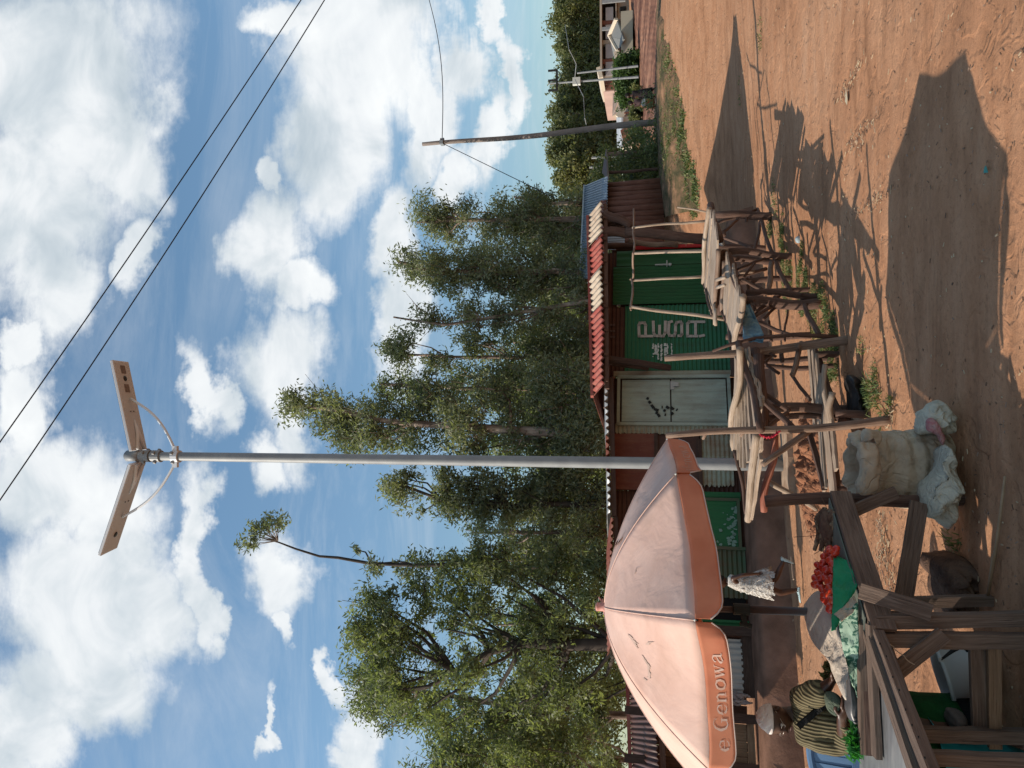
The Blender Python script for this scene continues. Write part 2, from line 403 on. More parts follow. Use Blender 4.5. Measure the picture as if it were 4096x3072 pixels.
def axis(lo, hi, c0, c1, fine, grow):
    xs = [c0]
    while xs[-1] < c1: xs.append(xs[-1] + fine)
    st = fine; 
    while xs[-1] < hi: st *= grow; xs.append(xs[-1] + st)
    st = fine; xs2 = [c0]
    while xs2[-1] > lo: st *= grow; xs2.append(xs2[-1] - st)
    return np.array(xs2[::-1][:-1] + xs)
gx = axis(-260, 330, -3.5, 5.5, 0.06, 1.09); gy = axis(-30, 420, 1.6, 12.5, 0.06, 1.07)
verts = []
for y in gy:
    for x in gx:
        z = ground(x, y)
        if -12 < x < 25 and 0 < y < 45:
            z += 0.030 * mnoise.noise(Vector((x * .55, y * .7, 0))) + 0.012 * mnoise.noise(Vector((x * 2.2, y * 2.2, 3)))
            if -4 < x < 6 and y < 13: z += 0.006 * mnoise.noise(Vector((x * 9, y * 9, 5)))
        verts.append((x, y, z - 0.012))
nx = len(gx); ny = len(gy)
faces = [(j*nx+i, j*nx+i+1, (j+1)*nx+i+1, (j+1)*nx+i) for j in range(ny-1) for i in range(nx-1)]
me = bpy.data.meshes.new('ground'); me.from_pydata(verts, [], faces); me.materials.append(M_soil)
me.polygons.foreach_set('use_smooth', [True] * len(me.polygons))
go = bpy.data.objects.new('ground', me); COL.objects.link(go); struct(go, 'packed red earth of the market yard and road')

# ploughed field beyond the road on the right, furrows running away
def field():
    mb = MB()
    A = Pg(2530, -350); 
    pts = []
    NU, NVV = 260, 60
    # four corners by ground position
    c = [Pd(2636, 560, 34), Pd(2664, -260, 34), Pd(2528, -260, 78), Pd(2540, 520, 78)]
    for j in range(NVV + 1):
        v = j / NVV
        for i in range(NU + 1):
            u = i / NU
            p = (c[0] * (1-u) + c[1] * u) * (1-v) + (c[3] * (1-u) + c[2] * u) * v
            edge = min(u, 1-u, v, 1-v)
            fz = 0.012 * sin(u * 2 * pi * 30 + 9 * mnoise.noise(Vector((u*3, v*3, 0))) + 2.5 * mnoise.noise(Vector((u*12, v*14, 5)))) * (.45 + .9 * abs(mnoise.noise(Vector((u*6, v*9, 8))))) * min(1, edge * 20) + 0.06 * mnoise.noise(Vector((p.x * 1.1, p.y * .5, 0)))
            mb.v.append(Vector((p.x, p.y, max(p.z, ground(p.x, p.y) + .1) * (1 if edge > .004 else 1) + fz - (1.2 if edge < .002 else 0))))
    for j in range(NVV):
        for i in range(NU):
            a = j * (NU+1) + i; mb.face((a, a+1, a+NU+2, a+NU+1))
    def ff(t, b):
        g = geo(t); n = t.noise(t.mapping(g, (.5, .10, 1), rot=(0, 0, .6)), .9, 7, 0.78)
        return t.ramp(n, [(0.40, (0.10, 0.042, 0.028)), (0.49, (0.17, 0.08, 0.052)), (0.56, (0.27, 0.135, 0.085)), (0.66, (0.42, 0.225, 0.14))])
    o = mb.build('field', mat('ploughed red soil', ff, 0.95, spec=0.1), smooth=True)
    struct(o, 'ploughed red field with furrows running away from the road')
field()

# ------------------------------------------------------------------ shop row frame
WA = Vector((0, 13.8, 0)); WD = Vector((cos(radians(25)), sin(radians(25)), 0)); WN = Vector((WD.y, -WD.x, 0))
def W(px, py, off=0.0):
    r = ray(px, py); o = Vector((0, 0, CAMH)); a = WA + WN * off
    t = (a - o).dot(WN) / r.dot(WN)
    return o + r * t
def WS(py, off=0.0, px=2750):
    p = W(px, py, off); return (p - WA).dot(WD)
def WP(s, z, off=0.0):
    p = WA + WD * s + WN * off; return Vector((p.x, p.y, z))
Zv = Vector((0, 0, 1))
def wz(px, py, off=0.0): return W(px, py, off).z
def panel(mb, y0, y1, z0, z1, off=0.0, ridges='v', pitch=0.076, amp=0.011, m=0, jag=0.0, wob=0.01, s01=None):
    s0, s1 = s01 or (WS(y1), WS(y0))      # larger photo y is further left
    if ridges == 'v':
        mb.corr(WP(s0, z0, off), WD * (s1 - s0), Zv * (z1 - z0), WN, pitch, amp, 3, m, jag, wob=wob)
    else:
        mb.corr(WP(s0, z0, off), Zv * (z1 - z0), WD * (s1 - s0), WN, pitch, amp, 8, m, jag, wob=wob)
PL = 0.42   # height of the earth platform under the shops
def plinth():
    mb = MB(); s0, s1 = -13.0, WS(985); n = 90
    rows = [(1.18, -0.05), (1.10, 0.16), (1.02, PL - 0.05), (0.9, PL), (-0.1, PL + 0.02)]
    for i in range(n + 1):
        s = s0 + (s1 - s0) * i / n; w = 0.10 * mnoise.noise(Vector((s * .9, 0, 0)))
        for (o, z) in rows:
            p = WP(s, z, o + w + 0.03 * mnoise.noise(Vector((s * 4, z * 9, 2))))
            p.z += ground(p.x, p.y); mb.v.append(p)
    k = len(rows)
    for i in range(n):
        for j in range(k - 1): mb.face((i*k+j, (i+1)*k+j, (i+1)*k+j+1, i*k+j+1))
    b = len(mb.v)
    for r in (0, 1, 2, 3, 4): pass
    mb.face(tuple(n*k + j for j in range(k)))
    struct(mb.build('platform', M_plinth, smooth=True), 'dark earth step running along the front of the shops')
plinth()

# ------------------------------------------------------------------ green shop with the red and cream roof
def green_shop():
    s_r = WS(995); s_m = WS(1218); s_l = WS(1508)
    org = WP((s_r + s_l) / 2, 0.3, 0)
    T = thing('shop', 'dark green corrugated shop with white lettering under a striped red and cream roof', 'shop', org)
    ztop = 2.72
    # wall with horizontal ridges, left part
    mb = MB(); panel(mb, 1218, 1508, PL + 0.03, 2.42, 0, 'h', jag=0.01); mb.build('wall', M_green, T, smooth=True)
    mb = MB(); panel(mb, 1222, 1504, 2.42, ztop, 0.004, 'h'); mb.build('upper_wall', M_rustd, T, smooth=True)['label'] = 'rust-brown upper strip of the green wall'
    mb = MB(); panel(mb, 998, 1222, 2.58, 3.05, -0.02, 'h'); mb.build('upper_wall', M_rustd, T, smooth=True)
    # vent holes in two rows of small squares
    mv = plain('vent backing', (0.10, 0.07, 0.07))
    for i, yy in enumerate((1300, 1324, 1348)):
        for j, xx in enumerate((2431, 2443, 2455)):
            mb = MB(); c = W(xx, yy, 0.02); mb.box(c, (0.045, 0.01, 0.045), radians(25)); mb.build('vent', mv, T)
    # metal shutter / double door with vertical ridges
    sm = (s_r + s_m) / 2
    D = None
    mb = MB(); panel(mb, 1060, 1216, PL + 0.08, 2.66, 0.03, 'v', amp=0.013); 
    D = mb.build('door', M_green2, T, smooth=True)
    mb = MB()
    sh = WS(1062); 
    mb.beam(WP(sh, 1.55, 0.06), WP(sh, 1.85, 0.06), 0.02, 0.03, WN); mb.beam(WP(sh - .05, 1.62, 0.07), WP(sh + .08, 1.62, 0.07), 0.02, 0.05, WN)
    mb.lathe(WP(sh - .02, 1.56, 0.08), [(0.0, -.02), (.03, -.02), (.03, .02), (0, .02)], 10, WN)
    mb.build('latch', M_zinc, D)
    mb = MB(); panel(mb, 996, 1058, PL + 0.05, 2.60, 0.015, 'v', pitch=0.15, amp=0.006); mb.build('side_panel', M_green2, T, smooth=True)
    mb = MB(); mb.beam(WP(s_r + 0.03, 1.25, 0.05), WP(s_r + 0.03, 2.25, 0.05), 0.07, 0.03, WN); mb.beam(WP(s_r + 0.03, PL + .05, 0.05), WP(s_r + 0.03, 1.24, 0.05), 0.07, 0.03, WN)
    mb.build('door_edge', plain('bright red painted edge', (0.45, 0.015, 0.015)), T)['label'] = 'bright red painted corner edge'
    # side and back walls so the shop has depth
    mb = MB()
    dep = -3.2
    mb.corr(WP(s_r + .06, PL, -0.02), -WN * 3.2, Zv * 2.2, WD, 0.076, 0.011, 2)
    mb.corr(WP(s_l, PL, -0.02), -WN * 3.2, Zv * 2.2, -WD, 0.076, 0.011, 2)
    mb.corr(WP(s_l, PL, dep), WD * (s_r - s_l), Zv * 2.0, -WN, 0.076, 0.011, 2)
    mb.build('back_wall', M_rustd, T, smooth=True)
    # floor frame
    mb = MB(); mb.beam(WP(s_l, PL + .05, .01), WP(s_r, PL + .05, .01), 0.05, 0.1, Zv); mb.build('sill_beam', M_dark, T)
    # text M-PESA, letters one under the other
    mb = MB()
    def seg(pts, w=0.052, mi=0):
        for (a, b2) in zip(pts[:-1], pts[1:]):
            A = W(a[0], a[1], 0.024); B = W(b2[0], b2[1], 0.024)
            d = (B - A).normalized() * w * 0.45
            mb.beam(A - d, B + d, w, 0.006, WN, m=mi)
    def q(x, y): return (2400 + x * 0.3014, 1150 + y * 0.3014)
    L = [[q(690,645), q(520,645), q(515,500), q(530,470), q(590,468), q(605,500), q(605,640)],
         [q(706,455), q(712,600), q(730,640), q(840,645), q(865,600), q(868,455)], [q(790,510), q(790,640)],
         [q(950,452), q(915,462), q(908,600), q(925,640), q(985,640), q(1000,600), q(1003,500), q(1020,462), q(1070,455), q(1085,480), q(1085,620), q(1070,640), q(1045,642)],
         [q(1380,455), q(1185,455), q(1162,480), q(1162,645), q(1215,645)], [q(1240,645), q(1285,645)], [q(1330,645), q(1375,635)], [q(1268,470), q(1268,640)]]
    for k in L: seg(k)
    o = mb.build('lettering', M_white, T); o['label'] = 'white painted letters PESA one below the other'
    mb = MB()
    for (a, b2) in ((715, 940), (742, 930), (770, 950), (815, 955), (825, 930), (868, 905), (885, 900), (945, 890)):
        pass
    random.seed(3)
    for x0, w, y0, y1 in ((706, 20, 745, 950), (740, 34, 760, 880), (770, 22, 740, 950), (815, 26, 750, 955), (868, 34, 740, 905), (893, 22, 745, 870), (948, 18, 742, 905)):
        yy = y0
        while yy < y1:
            st = random.uniform(8, 24)
            if random.random() < .88:
                a = W(*q(x0 + random.uniform(-7, 7), yy), 0.023); b3 = W(*q(x0 + random.uniform(-7, 7), yy + st), 0.023)
                mb.beam(a, b3, 0.3014 * (w + random.uniform(-12, 4)) * a.y / FPX, 0.004, WN)
            yy += st
    o = mb.build('painted_patch', M_scuff, T); o['label'] = 'scuffed white paint patch left of the lettering'
    # roof: monopitch sloping down to the front
    ze = 2.92; zr = 3.33; oe, orr = 0.95, 0.50
    bands = [(797, 935, 1), (935, 1062, 0), (1062, 1218, 1), (1218, 1548, 0)]
    e0 = lambda yy: (W(2411, yy, oe) - WA).dot(WD)
    mb = MB(); 
    for (ya, yb, mi) in bands:
        sa, sb = e0(yb), e0(ya)
        for part in ((sa, sb),):
            z0 = wz(2411, (ya + yb) / 2, oe)
            zl, zrr = wz(2413 if yb > 1500 else 2409, yb, oe), wz(2408, ya, oe)
            base = WP(sa, zl, oe); u = WP(sb, zrr, oe) - base
            fa, fb = (1548 - yb) / 751, (1548 - ya) / 751
            rise = WP(0, .20 + .09 * fa, orr) - WP(0, 0, oe); rise2 = WP(0, .20 + .09 * fb, orr) - WP(0, 0, oe)
            nr = u.cross(rise).normalized()
            mb.corr(base + nr * (0.006 * mi), u, rise, nr, 0.125, 0.028, 4, mi, 0.012, wob=0.03, v2=rise2)
    R = mb.build('roof', [M_roofred, M_roofcream], T, smooth=True, solid=0.004)
    mb = MB()
    s0, s1 = e0(1544), e0(805)
    zl, zr2 = wz(2413, 1544, oe), wz(2408, 805, oe)
    mb.beam(WP(s0, zl + 0.225, orr), WP(s1, zr2 + 0.315, orr), 0.10, 0.05, Zv)
    mb.build('ridge_cap', M_roofred, R)
    mb = MB(); bq = WP(s0, zl + .19, orr - .05); mb.corr(bq, WP(s1, zr2 + .28, orr - .05) - bq, -WN * 3.9 - Zv * .25, Zv, .125, .02, 3); mb.build('rear_roof', M_rust, T, smooth=True, solid=.004)
    mb = MB()
    mb.beam(WP(s0, zl - 0.06, oe - .12), WP(s1, zr2 - 0.06, oe - .12), 0.05, 0.07, Zv)
    mb.beam(WP(s0, ztop + .03, 0), WP(s1, ztop + .22, 0), 0.06, 0.09, Zv)
    for k in range(8):
        s = s0 + (s1 - s0) * (k + .3) / 8; zz = zl + (zr2 - zl) * (k + .3) / 8
        mb.beam(WP(s, zz - .05, oe - .05), WP(s, zz + .15, orr), 0.05, 0.07, Zv)
    mb.build('rafters', M_dark, T)
    # support poles at the right end of the porch
    def sup(a, b3, r0, r1, off0=0.75, off1=0.85, m_=M_dark):
        mb = MB(); mb.stick(W(a[0], a[1], off0), W(b3[0], b3[1], off1), r0, r1, 0.03, 7, 9); mb.build('porch_post', m_, T, smooth=True)
    z = lambda x, y: (2200 + x * .6028, 700 + y * .6028)
    sup(z(1040, 425), z(500, 375), 0.10, 0.085, 0.6, 0.8, M_dark)
    sup(z(560, 375), z(350, 385), 0.10, 0.09, 0.75, 0.8)
    sup(z(540, 345), z(355, 255), 0.085, 0.09, 0.8, 0.85)
    sup(z(520, 330), z(350, 310), 0.07, 0.08, 0.6, 0.6)
    sup(z(850, 465), z(520, 435), 0.055, 0.05, 0.1, 0.2, M_stick)
    sup(z(880, 480), z(360, 470), 0.07, 0.07, -0.3, -0.2)
    mb = MB()
    a = W(*z(410, 490), -0.4); mb.corr(W(*z(495, 495), -.4), WD * .55, Zv * .42, WN, 0.06, .01, 2); mb.build('patch_sheet', M_bluezinc, T, smooth=True)
green_shop()

# ------------------------------------------------------------------ middle shop: cream half-doors, rusty sheets
def mid_shop():
    yl, yr = 1965, 1510
    sl_, sr_ = WS(yl), WS(yr)
    T = thing('shop', 'rusty shop patched from red and pale sheets with a pale two-leaf door', 'shop', WP((sl_ + sr_) / 2, 0.3, 0))
    y0, y1 = 1520, 1690
    zt, zm, zb = wz(2488, 1600), wz(2683, 1600), wz(2905, 1600)
    mb = MB(); panel(mb, y0, y1, zm + 0.012, zt, 0.03, 'v', amp=0.007, pitch=0.11); D = mb.build('door', M_cream, T, smooth=True); D['label'] = 'upper leaf of the pale split door'
    mb = MB(); panel(mb, y0, y1, zb, zm - 0.012, 0.03, 'v', amp=0.007, pitch=0.11); D2 = mb.build('door', M_cream, T, smooth=True); D2['label'] = 'lower leaf of the pale split door'
    mb = MB(); q = lambda x, y: (2400 + x * .3014, 1150 + y * .3014)
    mb.box(W(*q(1005, 1285), .06), (0.08, .03, .1), radians(25)); mb.box(W(*q(960, 1300), .05), (0.16, .02, .07), radians(25))
    mb.build('padlock', M_zinc, D2)
    mb = MB()
    q2 = lambda x, y: (2200 + x * .6028, 700 + y * .6028)
    for (a, b3) in (((640,1480),(655,1486)), ((655,1500),(668,1515)), ((672,1525),(690,1548)), ((690,1552),(720,1562)), ((700,1575),(716,1580)), ((715,1585),(728,1605)), ((740,1540),(748,1540)), ((752,1560),(768,1566)), ((760,1590),(770,1592)), ((770,1535),(790,1548)), ((800,1540),(822,1556)), ((806,1575),(816,1590)), ((838,1556),(846,1560))):
        A = W(*q2(*a), .05); B = W(*q2(*b3), .05); mb.beam(A, B, 0.05, 0.004, WN)
    mb.build('painted_marks', M_black, D)
    mb = MB(); s0, s1 = WS(y1), WS(y0)
    for (a, b3) in (((s0-.05, zb-.06), (s0-.05, zt+.08)), ((s1+.05, zb-.06), (s1+.05, zt+.08)), ((s0-.08, zt+.06), (s1+.08, zt+.06)), ((s0-.08, zb-.05), (s1+.08, zb-.05))):
        mb.beam(WP(a[0], a[1], .045), WP(b3[0], b3[1], .045), 0.055, 0.05, WN)
    mb.build('door_frame', M_cream, T)
    mb = MB(); mb.beam(WP(s1 + .12, zb - .1, .02), WP(s1 + .12, 2.62, .02), .1, .05, WN); mb.build('jamb', M_creamr, T)
    # dark backing
    mb = MB(); panel(mb, yr, yl, PL + .02, 2.62, -0.05, 'h'); mb.build('wall', M_rustd, T, smooth=True)
    mb = MB(); panel(mb, 1698, 1737, PL + .1, wz(2462, 1715), 0.025, 'h', jag=.015); mb.build('wall_sheet', M_creamr, T, smooth=True)
    q4 = lambda x, y: (2300 + x * .4219, 1650 + y * .4219)
    mb = MB(); panel(mb, 1737, 1965, wz(2625, 1850), wz(2455, 1850), 0.02, 'v', pitch=.15, amp=.006, jag=.02); mb.build('wall_sheet', M_rust, T, smooth=True)
    mb = MB(); panel(mb, 1737, 1950, wz(2800, 1850), wz(2632, 1850), -0.01, 'v', pitch=.3, amp=.004); mb.build('wall_sheet', M_rustd, T, smooth=True)
    mb = MB(); panel(mb, 1737, 1942, wz(2932, 1850), wz(2805, 1850), 0.02, 'h', jag=.03); mb.build('wall_sheet', M_creamr, T, smooth=True)
    mb = MB(); zq = wz(2625, 1850)
    mb.beam(WP(WS(1737), zq, .04), WP(WS(1965), zq, .04), .06, .04, WN); mb.beam(WP(WS(1760), wz(2800, 1850), .04), WP(WS(1940), wz(2800, 1850), .04), .07, .04, WN)
    mb.build('rail', M_slat, T)
    # roof nearly flat, wavy edge towards the viewer
    oe = 0.75
    e0 = lambda yy: (W(2425, yy, oe) - WA).dot(WD)
    for (ya, yb, mm, nm) in ((1500, 1740, M_zinc, 'grey'), (1740, 1880, M_rust, 'rust red'), (1880, 2060, M_zinc, 'grey')):
        mb = MB(); sa, sb = e0(yb), e0(ya)
        zl, zr2 = wz(2424 + (yb - 1500) * .02, yb, oe), wz(2424 + (ya - 1500) * .02, ya, oe)
        base = WP(sa, zl, oe); u = WP(sb, zr2, oe) - base; rise = WP(0, 0.13, -2.0) - WP(0, 0, oe)
        mb.corr(base, u, rise, u.cross(rise), 0.125, 0.030, 3, 0, 0.02, wob=.03); o = mb.build('roof_sheet', mm, T, smooth=True, solid=.004); o['label'] = nm + ' sheet of the roof'
    mb = MB(); sa, sb = e0(2060), e0(1505)
    mb.beam(WP(sa, wz(2455, 2060, oe), oe - .1), WP(sb, wz(2442, 1505, oe), oe - .1), .05, .08, Zv)
    mb.stick(WP(WS(1500) , 1.6, .3), WP(WS(1500), 2.7, .7), .06, .06); mb.stick(WP(WS(1500) + .1, 2.0, .1), WP(WS(1500), 2.75, .6), .05, .06)
    mb.build('roof_beam', M_slat, T)
    mb = MB()
    mb.corr(WP(sl_, PL, -3.0), WD * (sr_ - sl_), Zv * 2.0, -WN, .076, .011, 2); mb.corr(WP(sl_, PL, -.06), -WN * 2.9, Zv * 2.1, -WD, .076, .011, 2)
    mb.build('back_wall', M_rustd, T, smooth=True)
mid_shop()

# ------------------------------------------------------------------ left green shop (behind the parasol)
def left_shop():
    T = thing('shop', 'green corrugated shop with peeling paint seen below the parasol', 'shop', WP(WS(2200), .3, 0))
    mb = MB(); panel(mb, 1965, 2500, PL + .02, 2.55, -0.05, 'h'); mb.build('wall', M_rustd, T, smooth=True)
    mb = MB(); panel(mb, 1967, 2000, PL + .05, wz(2700, 1990), 0.02, 'v', amp=.008); mb.build('door_frame', M_green3, T, smooth=True)
    mb = MB(); panel(mb, 2000, 2186, wz(2948, 2090), wz(2720, 2090), 0.035, 'v', amp=.006, pitch=.11); D = mb.build('shutter', M_green3, T, smooth=True)
    random.seed(11); mb = MB()
    for k in range(46):
        yy = random.uniform(2030, 2180); xx = 2950 - abs(random.gauss(0, 22)) - 4
        c = W(xx, yy, .052); r = random.uniform(.008, .035); n = 7
        mb.poly([c + WD * cos(i*2*pi/n) * r * random.uniform(.5, 1.3) + Zv * sin(i*2*pi/n) * r * random.uniform(.5, 1.6) for i in range(n)])
    mb.build('peeled_paint', plain('pale undercoat', (.20, .30, .24)), D)
    mb = MB(); a = WP(WS(2188), wz(2955, 2090), .04); b3 = WP(WS(1998), wz(2955, 2090), .04)
    mb.beam(a, b3, .05, .05, WN); mb.beam(WP(WS(1998), wz(2960, 2090), .04), WP(WS(1998), 2.2, .04), .05, .04, WN); mb.beam(WP(WS(2190), PL + .02, .04), WP(WS(2190), 2.2, .04), .05, .04, WN)
    mb.build('shutter_frame', M_moss, D)
    mb = MB(); panel(mb, 2193, 2385, PL + .03, 2.3, 0.02, 'h', jag=.01, amp=.014); mb.build('wall_sheet', M_moss, T, smooth=True)
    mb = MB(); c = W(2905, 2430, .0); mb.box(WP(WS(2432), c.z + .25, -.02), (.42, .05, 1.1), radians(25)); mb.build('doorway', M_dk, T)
    mb = MB(); panel(mb, 2472, 2500, PL + .03, 2.3, 0.02, 'v'); mb.build('wall_sheet', M_green3, T, smooth=True)
    oe = .75; e0 = lambda yy: (W(2436, yy, oe) - WA).dot(WD)
    mb = MB(); sa, sb = e0(2560), e0(2062)
    zl, zr2 = wz(2452, 2560, oe), wz(2446, 2062, oe)
    base = WP(sa, zl, oe); u = WP(sb, zr2, oe) - base; rise = WP(0, .22, -2.0) - WP(0, 0, oe)
    mb.corr(base, u, rise, u.cross(rise), 0.105, 0.021, 3, 0, 0.012, wob=.03); mb.build('roof', M_rust, T, smooth=True, solid=.004)
    mb = MB(); mb.beam(WP(sa, zl - .05, oe - .1), WP(sb, zr2 - .06, oe - .1), .05, .07, Zv); mb.build('roof_beam', M_slat, T)
    mb = MB(); mb.corr(WP(WS(2500), PL, -3.0), WD * (WS(1965) - WS(2500)), Zv * 2.0, -WN, .076, .011, 2); mb.corr(WP(WS(2500), PL, -.06), -WN * 2.9, Zv * 2.1, -WD, .076, .011, 2)
    mb.build('back_wall', M_rustd, T, smooth=True)
left_shop()

def timber_shack():
    T = thing('shack', 'dark open-fronted timber shack with a plank wall at its end', 'shack', WP(WS(2800), .3, 0))
    mb = MB(); s0, s1 = WS(3400), WS(2503)
    n = 22
    for k in range(n):
        a = s0 + (s1 - s0) * k / n; mb.beam(WP(a + .12, PL, -1.2), WP(a + .12, 2.2, -1.2), (s1 - s0) / n * .93, .03, WN, jit=.008, seg=3)
    mb.build('back_wall', M_slat, T)
    mb = MB()
    for (y0, y1) in ((2506, 2530), (2838, 2880), (3038, 3064)):
        sa = WS((y0 + y1) / 2); mb.beam(WP(sa, PL - .1, .1), WP(sa, 2.35, .1), .13, .1, WN, jit=.01, seg=4)
    mb.build('post', M_slat, T)
    mb = MB(); zt, zb = 1.75, wz(3043, 2960)
    ys = [2880, 2912, 2945, 2976, 3008, 3038]
    for a, b3 in zip(ys[:-1], ys[1:]):
        sa, sb = WS(b3), WS(a); mb.beam(WP((sa + sb) / 2, PL + .16, .02), WP((sa + sb) / 2, zt, .02), (sb - sa) * .94, .025, WN, jit=.004, seg=3)
    mb.build('plank_wall', M_tan, T)
    mb = MB(); mb.beam(WP(WS(2875), PL + .1, .05), WP(WS(3036), PL + .1, .05), .08, .1, Zv, jit=.006, seg=3); mb.build('sill_beam', M_tan, T)
    mb = MB(); panel(mb, 2548, 2765, wz(2969, 2650), wz(2909, 2650), 0.05, 'v', pitch=.09, jag=.01); mb.build('counter_sheet', M_zinc, T, smooth=True)
    mb = MB(); mb.beam(WP(WS(2770), wz(2975, 2650), 0.0), WP(WS(2540), wz(2975, 2650), 0.0), .1, .08, Zv); mb.beam(WP(WS(2775), PL + .05, .05), WP(WS(2530), PL + .05, .05), .1, .2, Zv); mb.build('counter', M_slat, T)
    # bundle of pale rags
    mb = MB(); random.seed(4)
    for k in range(9):
        a = W(2935 + random.uniform(-8, 14), 2775 + random.uniform(-10, 40), .1); b3 = W(2975 + random.uniform(-10, 45), 2800 + random.uniform(-25, 20), .2)
        mb.stick(a, b3, .03, .012, .04, 6, 6)
    o = mb.build('rag_bundle', plain('pale dirty rag', (.32, .26, .24), (.2, .15, .14)), smooth=True, origin=W(2950, 2790, .1)); tag(o, 'bundle of pale dirty rags hanging at the shack post', 'rags')
    # its own lower roof
    oe = 1.1; mb = MB(); sa = (W(2600, 3500, oe) - WA).dot(WD); sb = (W(2600, 2560, oe) - WA).dot(WD)
    base = WP(sa, wz(2655, 3500, oe), oe); u = WP(sb, wz(2610, 2560, oe), oe) - base
    rise = WP(0, .42, -1.2) - WP(0, 0, oe)
    mb.corr(base, u, rise, u.cross(rise), .076, .014, 3, 0, .01, wob=.03); R = mb.build('roof', M_rustd, T, smooth=True, solid=.004)
    mb = MB(); mb.beam(base + rise + Zv * .03, base + rise + u + Zv * .03, .1, .06, Zv); mb.build('ridge_cap', M_roofred, R)
    mb = MB(); mb.beam(base - Zv * .06 - WN * .08, base + u - Zv * .06 - WN * .08, .06, .08, Zv); mb.build('roof_beam', M_slat, T)
timber_shack()
# ------------------------------------------------------------------ street lamp
M_galv = plain('galvanised steel', (.27, .285, .29), (.21, .22, .23), 3, .55, .4, .15)
M_lampw = plain('off-white powder coat', (.66, .70, .75), (.62, .66, .71), 1, .5)
M_lampu = plain('underside panel', (.56, .59, .63), (.53, .56, .60), 1, .5)
def lamp():
    b = Pg(3152, 1860); X, Y = b.x, b.y
    T = thing('street_lamp', 'tall grey street lamp with two raised solar lamp panels standing on a low slab', 'street lamp', b)
    top = Pd(515, 1829, Y).z
    mb = MB(); n = 12
    mb.tube([(X, Y, b.z - .05 + (top - b.z) * i / n) for i in range(n + 1)], [.092 - .020 * i / n for i in range(n + 1)], 18); mb.build('pole', M_galv, T, smooth=True)
    mb = MB(); mb.tube([(X, Y, top - .22), (X, Y, top + .02), (X, Y, top + .06)], [.096, .096, .06], 16); mb.build('cap', M_galv, T, smooth=True)
    for z0, z1 in ((top - .42, top - .24), (top - .62, top - .46), (top - .92, top - .84)):
        mb = MB(); mb.tube([(X, Y, z0), (X, Y, z1)], .102, 16)
        for k in range(4): mb.box((X + .11 * cos(k*pi/2+.6), Y + .11 * sin(k*pi/2+.6), (z0+z1)/2), (.05, .05, .04), k*pi/2+.6)
        mb.build('clamp', M_galv, T)
    # panels: inner and outer ends, front and back edges
    for side, (ci, co) in (('r', ((560, 1800), (484, 1443))), ('l', ((557, 1850), (437, 2209)))):
        pi_ = Pd(ci[0], ci[1], Y); po = Pd(co[0], co[1], Y)
        d = (po - pi_); 
        wdir = Vector((0, cos(radians(10)), sin(radians(10))))   # slightly tipped
        wdir = (wdir - d.normalized() * wdir.dot(d.normalized())).normalized()
        nr = d.normalized().cross(wdir).normalized()
        if nr.z < 0: nr = -nr
        w = .50
        mb = MB()
        a = pi_; 
        mb.beam(pi_ + nr * .03, po + nr * .03, w, .05, nr)
        P_ = mb.build('lamp_panel', M_lampw, T, bevel=.008)
        mb = MB(); mb.beam(pi_ + d * .02 + nr * .004, po - d * .02 + nr * .004, w - .05, .012, nr); mb.build('under_panel', M_lampu, P_)
        mb = MB(); mb.beam(pi_ + d * .02 + nr * .062, po - d * .02 + nr * .062, w - .04, .01, nr); mb.build('solar_cells', plain('dark solar cells', (.01, .012, .03), rough=.2), P_)
        mb = MB(); c = pi_ + d * .80 - nr * .006; mb.lathe(c, [(0, -.015), (.04, -.012), (.05, .0)], 12, -nr * -1); mb.build('sensor', plain('dark sensor dome', (.04, .04, .045), rough=.3), P_)
        if side == 'r':
            mb = MB()
            for f in (.69, .90): mb.box(pi_ + d * f - nr * .006, (.14, .14, .006), rot=Matrix((d.normalized(), wdir, nr)).transposed())
            mb.build('light_window', plain('dull lens', (.24, .19, .17), (.16, .13, .12), 30), P_)
        mb = MB(); 
        mb.tube([pi_ + d * .01 - nr * .02 + wdir * .12, pi_ + d * .18 - nr * .03 + wdir * .02, pi_ + d * .34 - nr * .01], [.035, .03, .01], 8)
        mb.tube([pi_ + d * .01 - nr * .02 - wdir * .12, pi_ + d * .18 - nr * .03 - wdir * .02, pi_ + d * .34 - nr * .01], [.035, .03, .01], 8)
        mb.build('bracket', M_lampw, P_, smooth=True)
        mb = MB()
        for f in (.42, .47): 
            for g_ in (-.04, .04): mb.lathe(pi_ + d * .43 + wdir * g_ * 1.2 - nr * .008, [(0, -.01), (.012, -.008), (.014, 0)], 8, nr)
        mb.build('screw', M_galv, P_)
        mb = MB(); st = Vector((X + (.1 if side == 'r' else -.1), Y - .03, Pd(706, 1820, Y).z)); en = pi_ + d * (.57 if side == 'r' else .60) - nr * .02
        sx = 1 if side == 'r' else -1; pts = []
        for k in range(13):
            t = k / 12; p = st.lerp(en, t); bow = sin(pi * t) * .13
            p = p + Vector((sx * .75, 0, -.65)) * bow * 1.0; pts.append(p)
        mb.tube(pts, .022, 10); mb.build('brace', M_lampw, T, smooth=True)
    mb = MB(); mb.tube([Vector((X, Y, Pd(706, 1820, Y).z - .06)), Vector((X, Y, Pd(706, 1820, Y).z + .06))], .105, 14)
    for sx in (-1, 1): mb.box((X + sx * .13, Y - .03, Pd(706, 1820, Y).z), (.1, .06, .09))
    mb.build('clamp', M_lampw, T)
lamp()
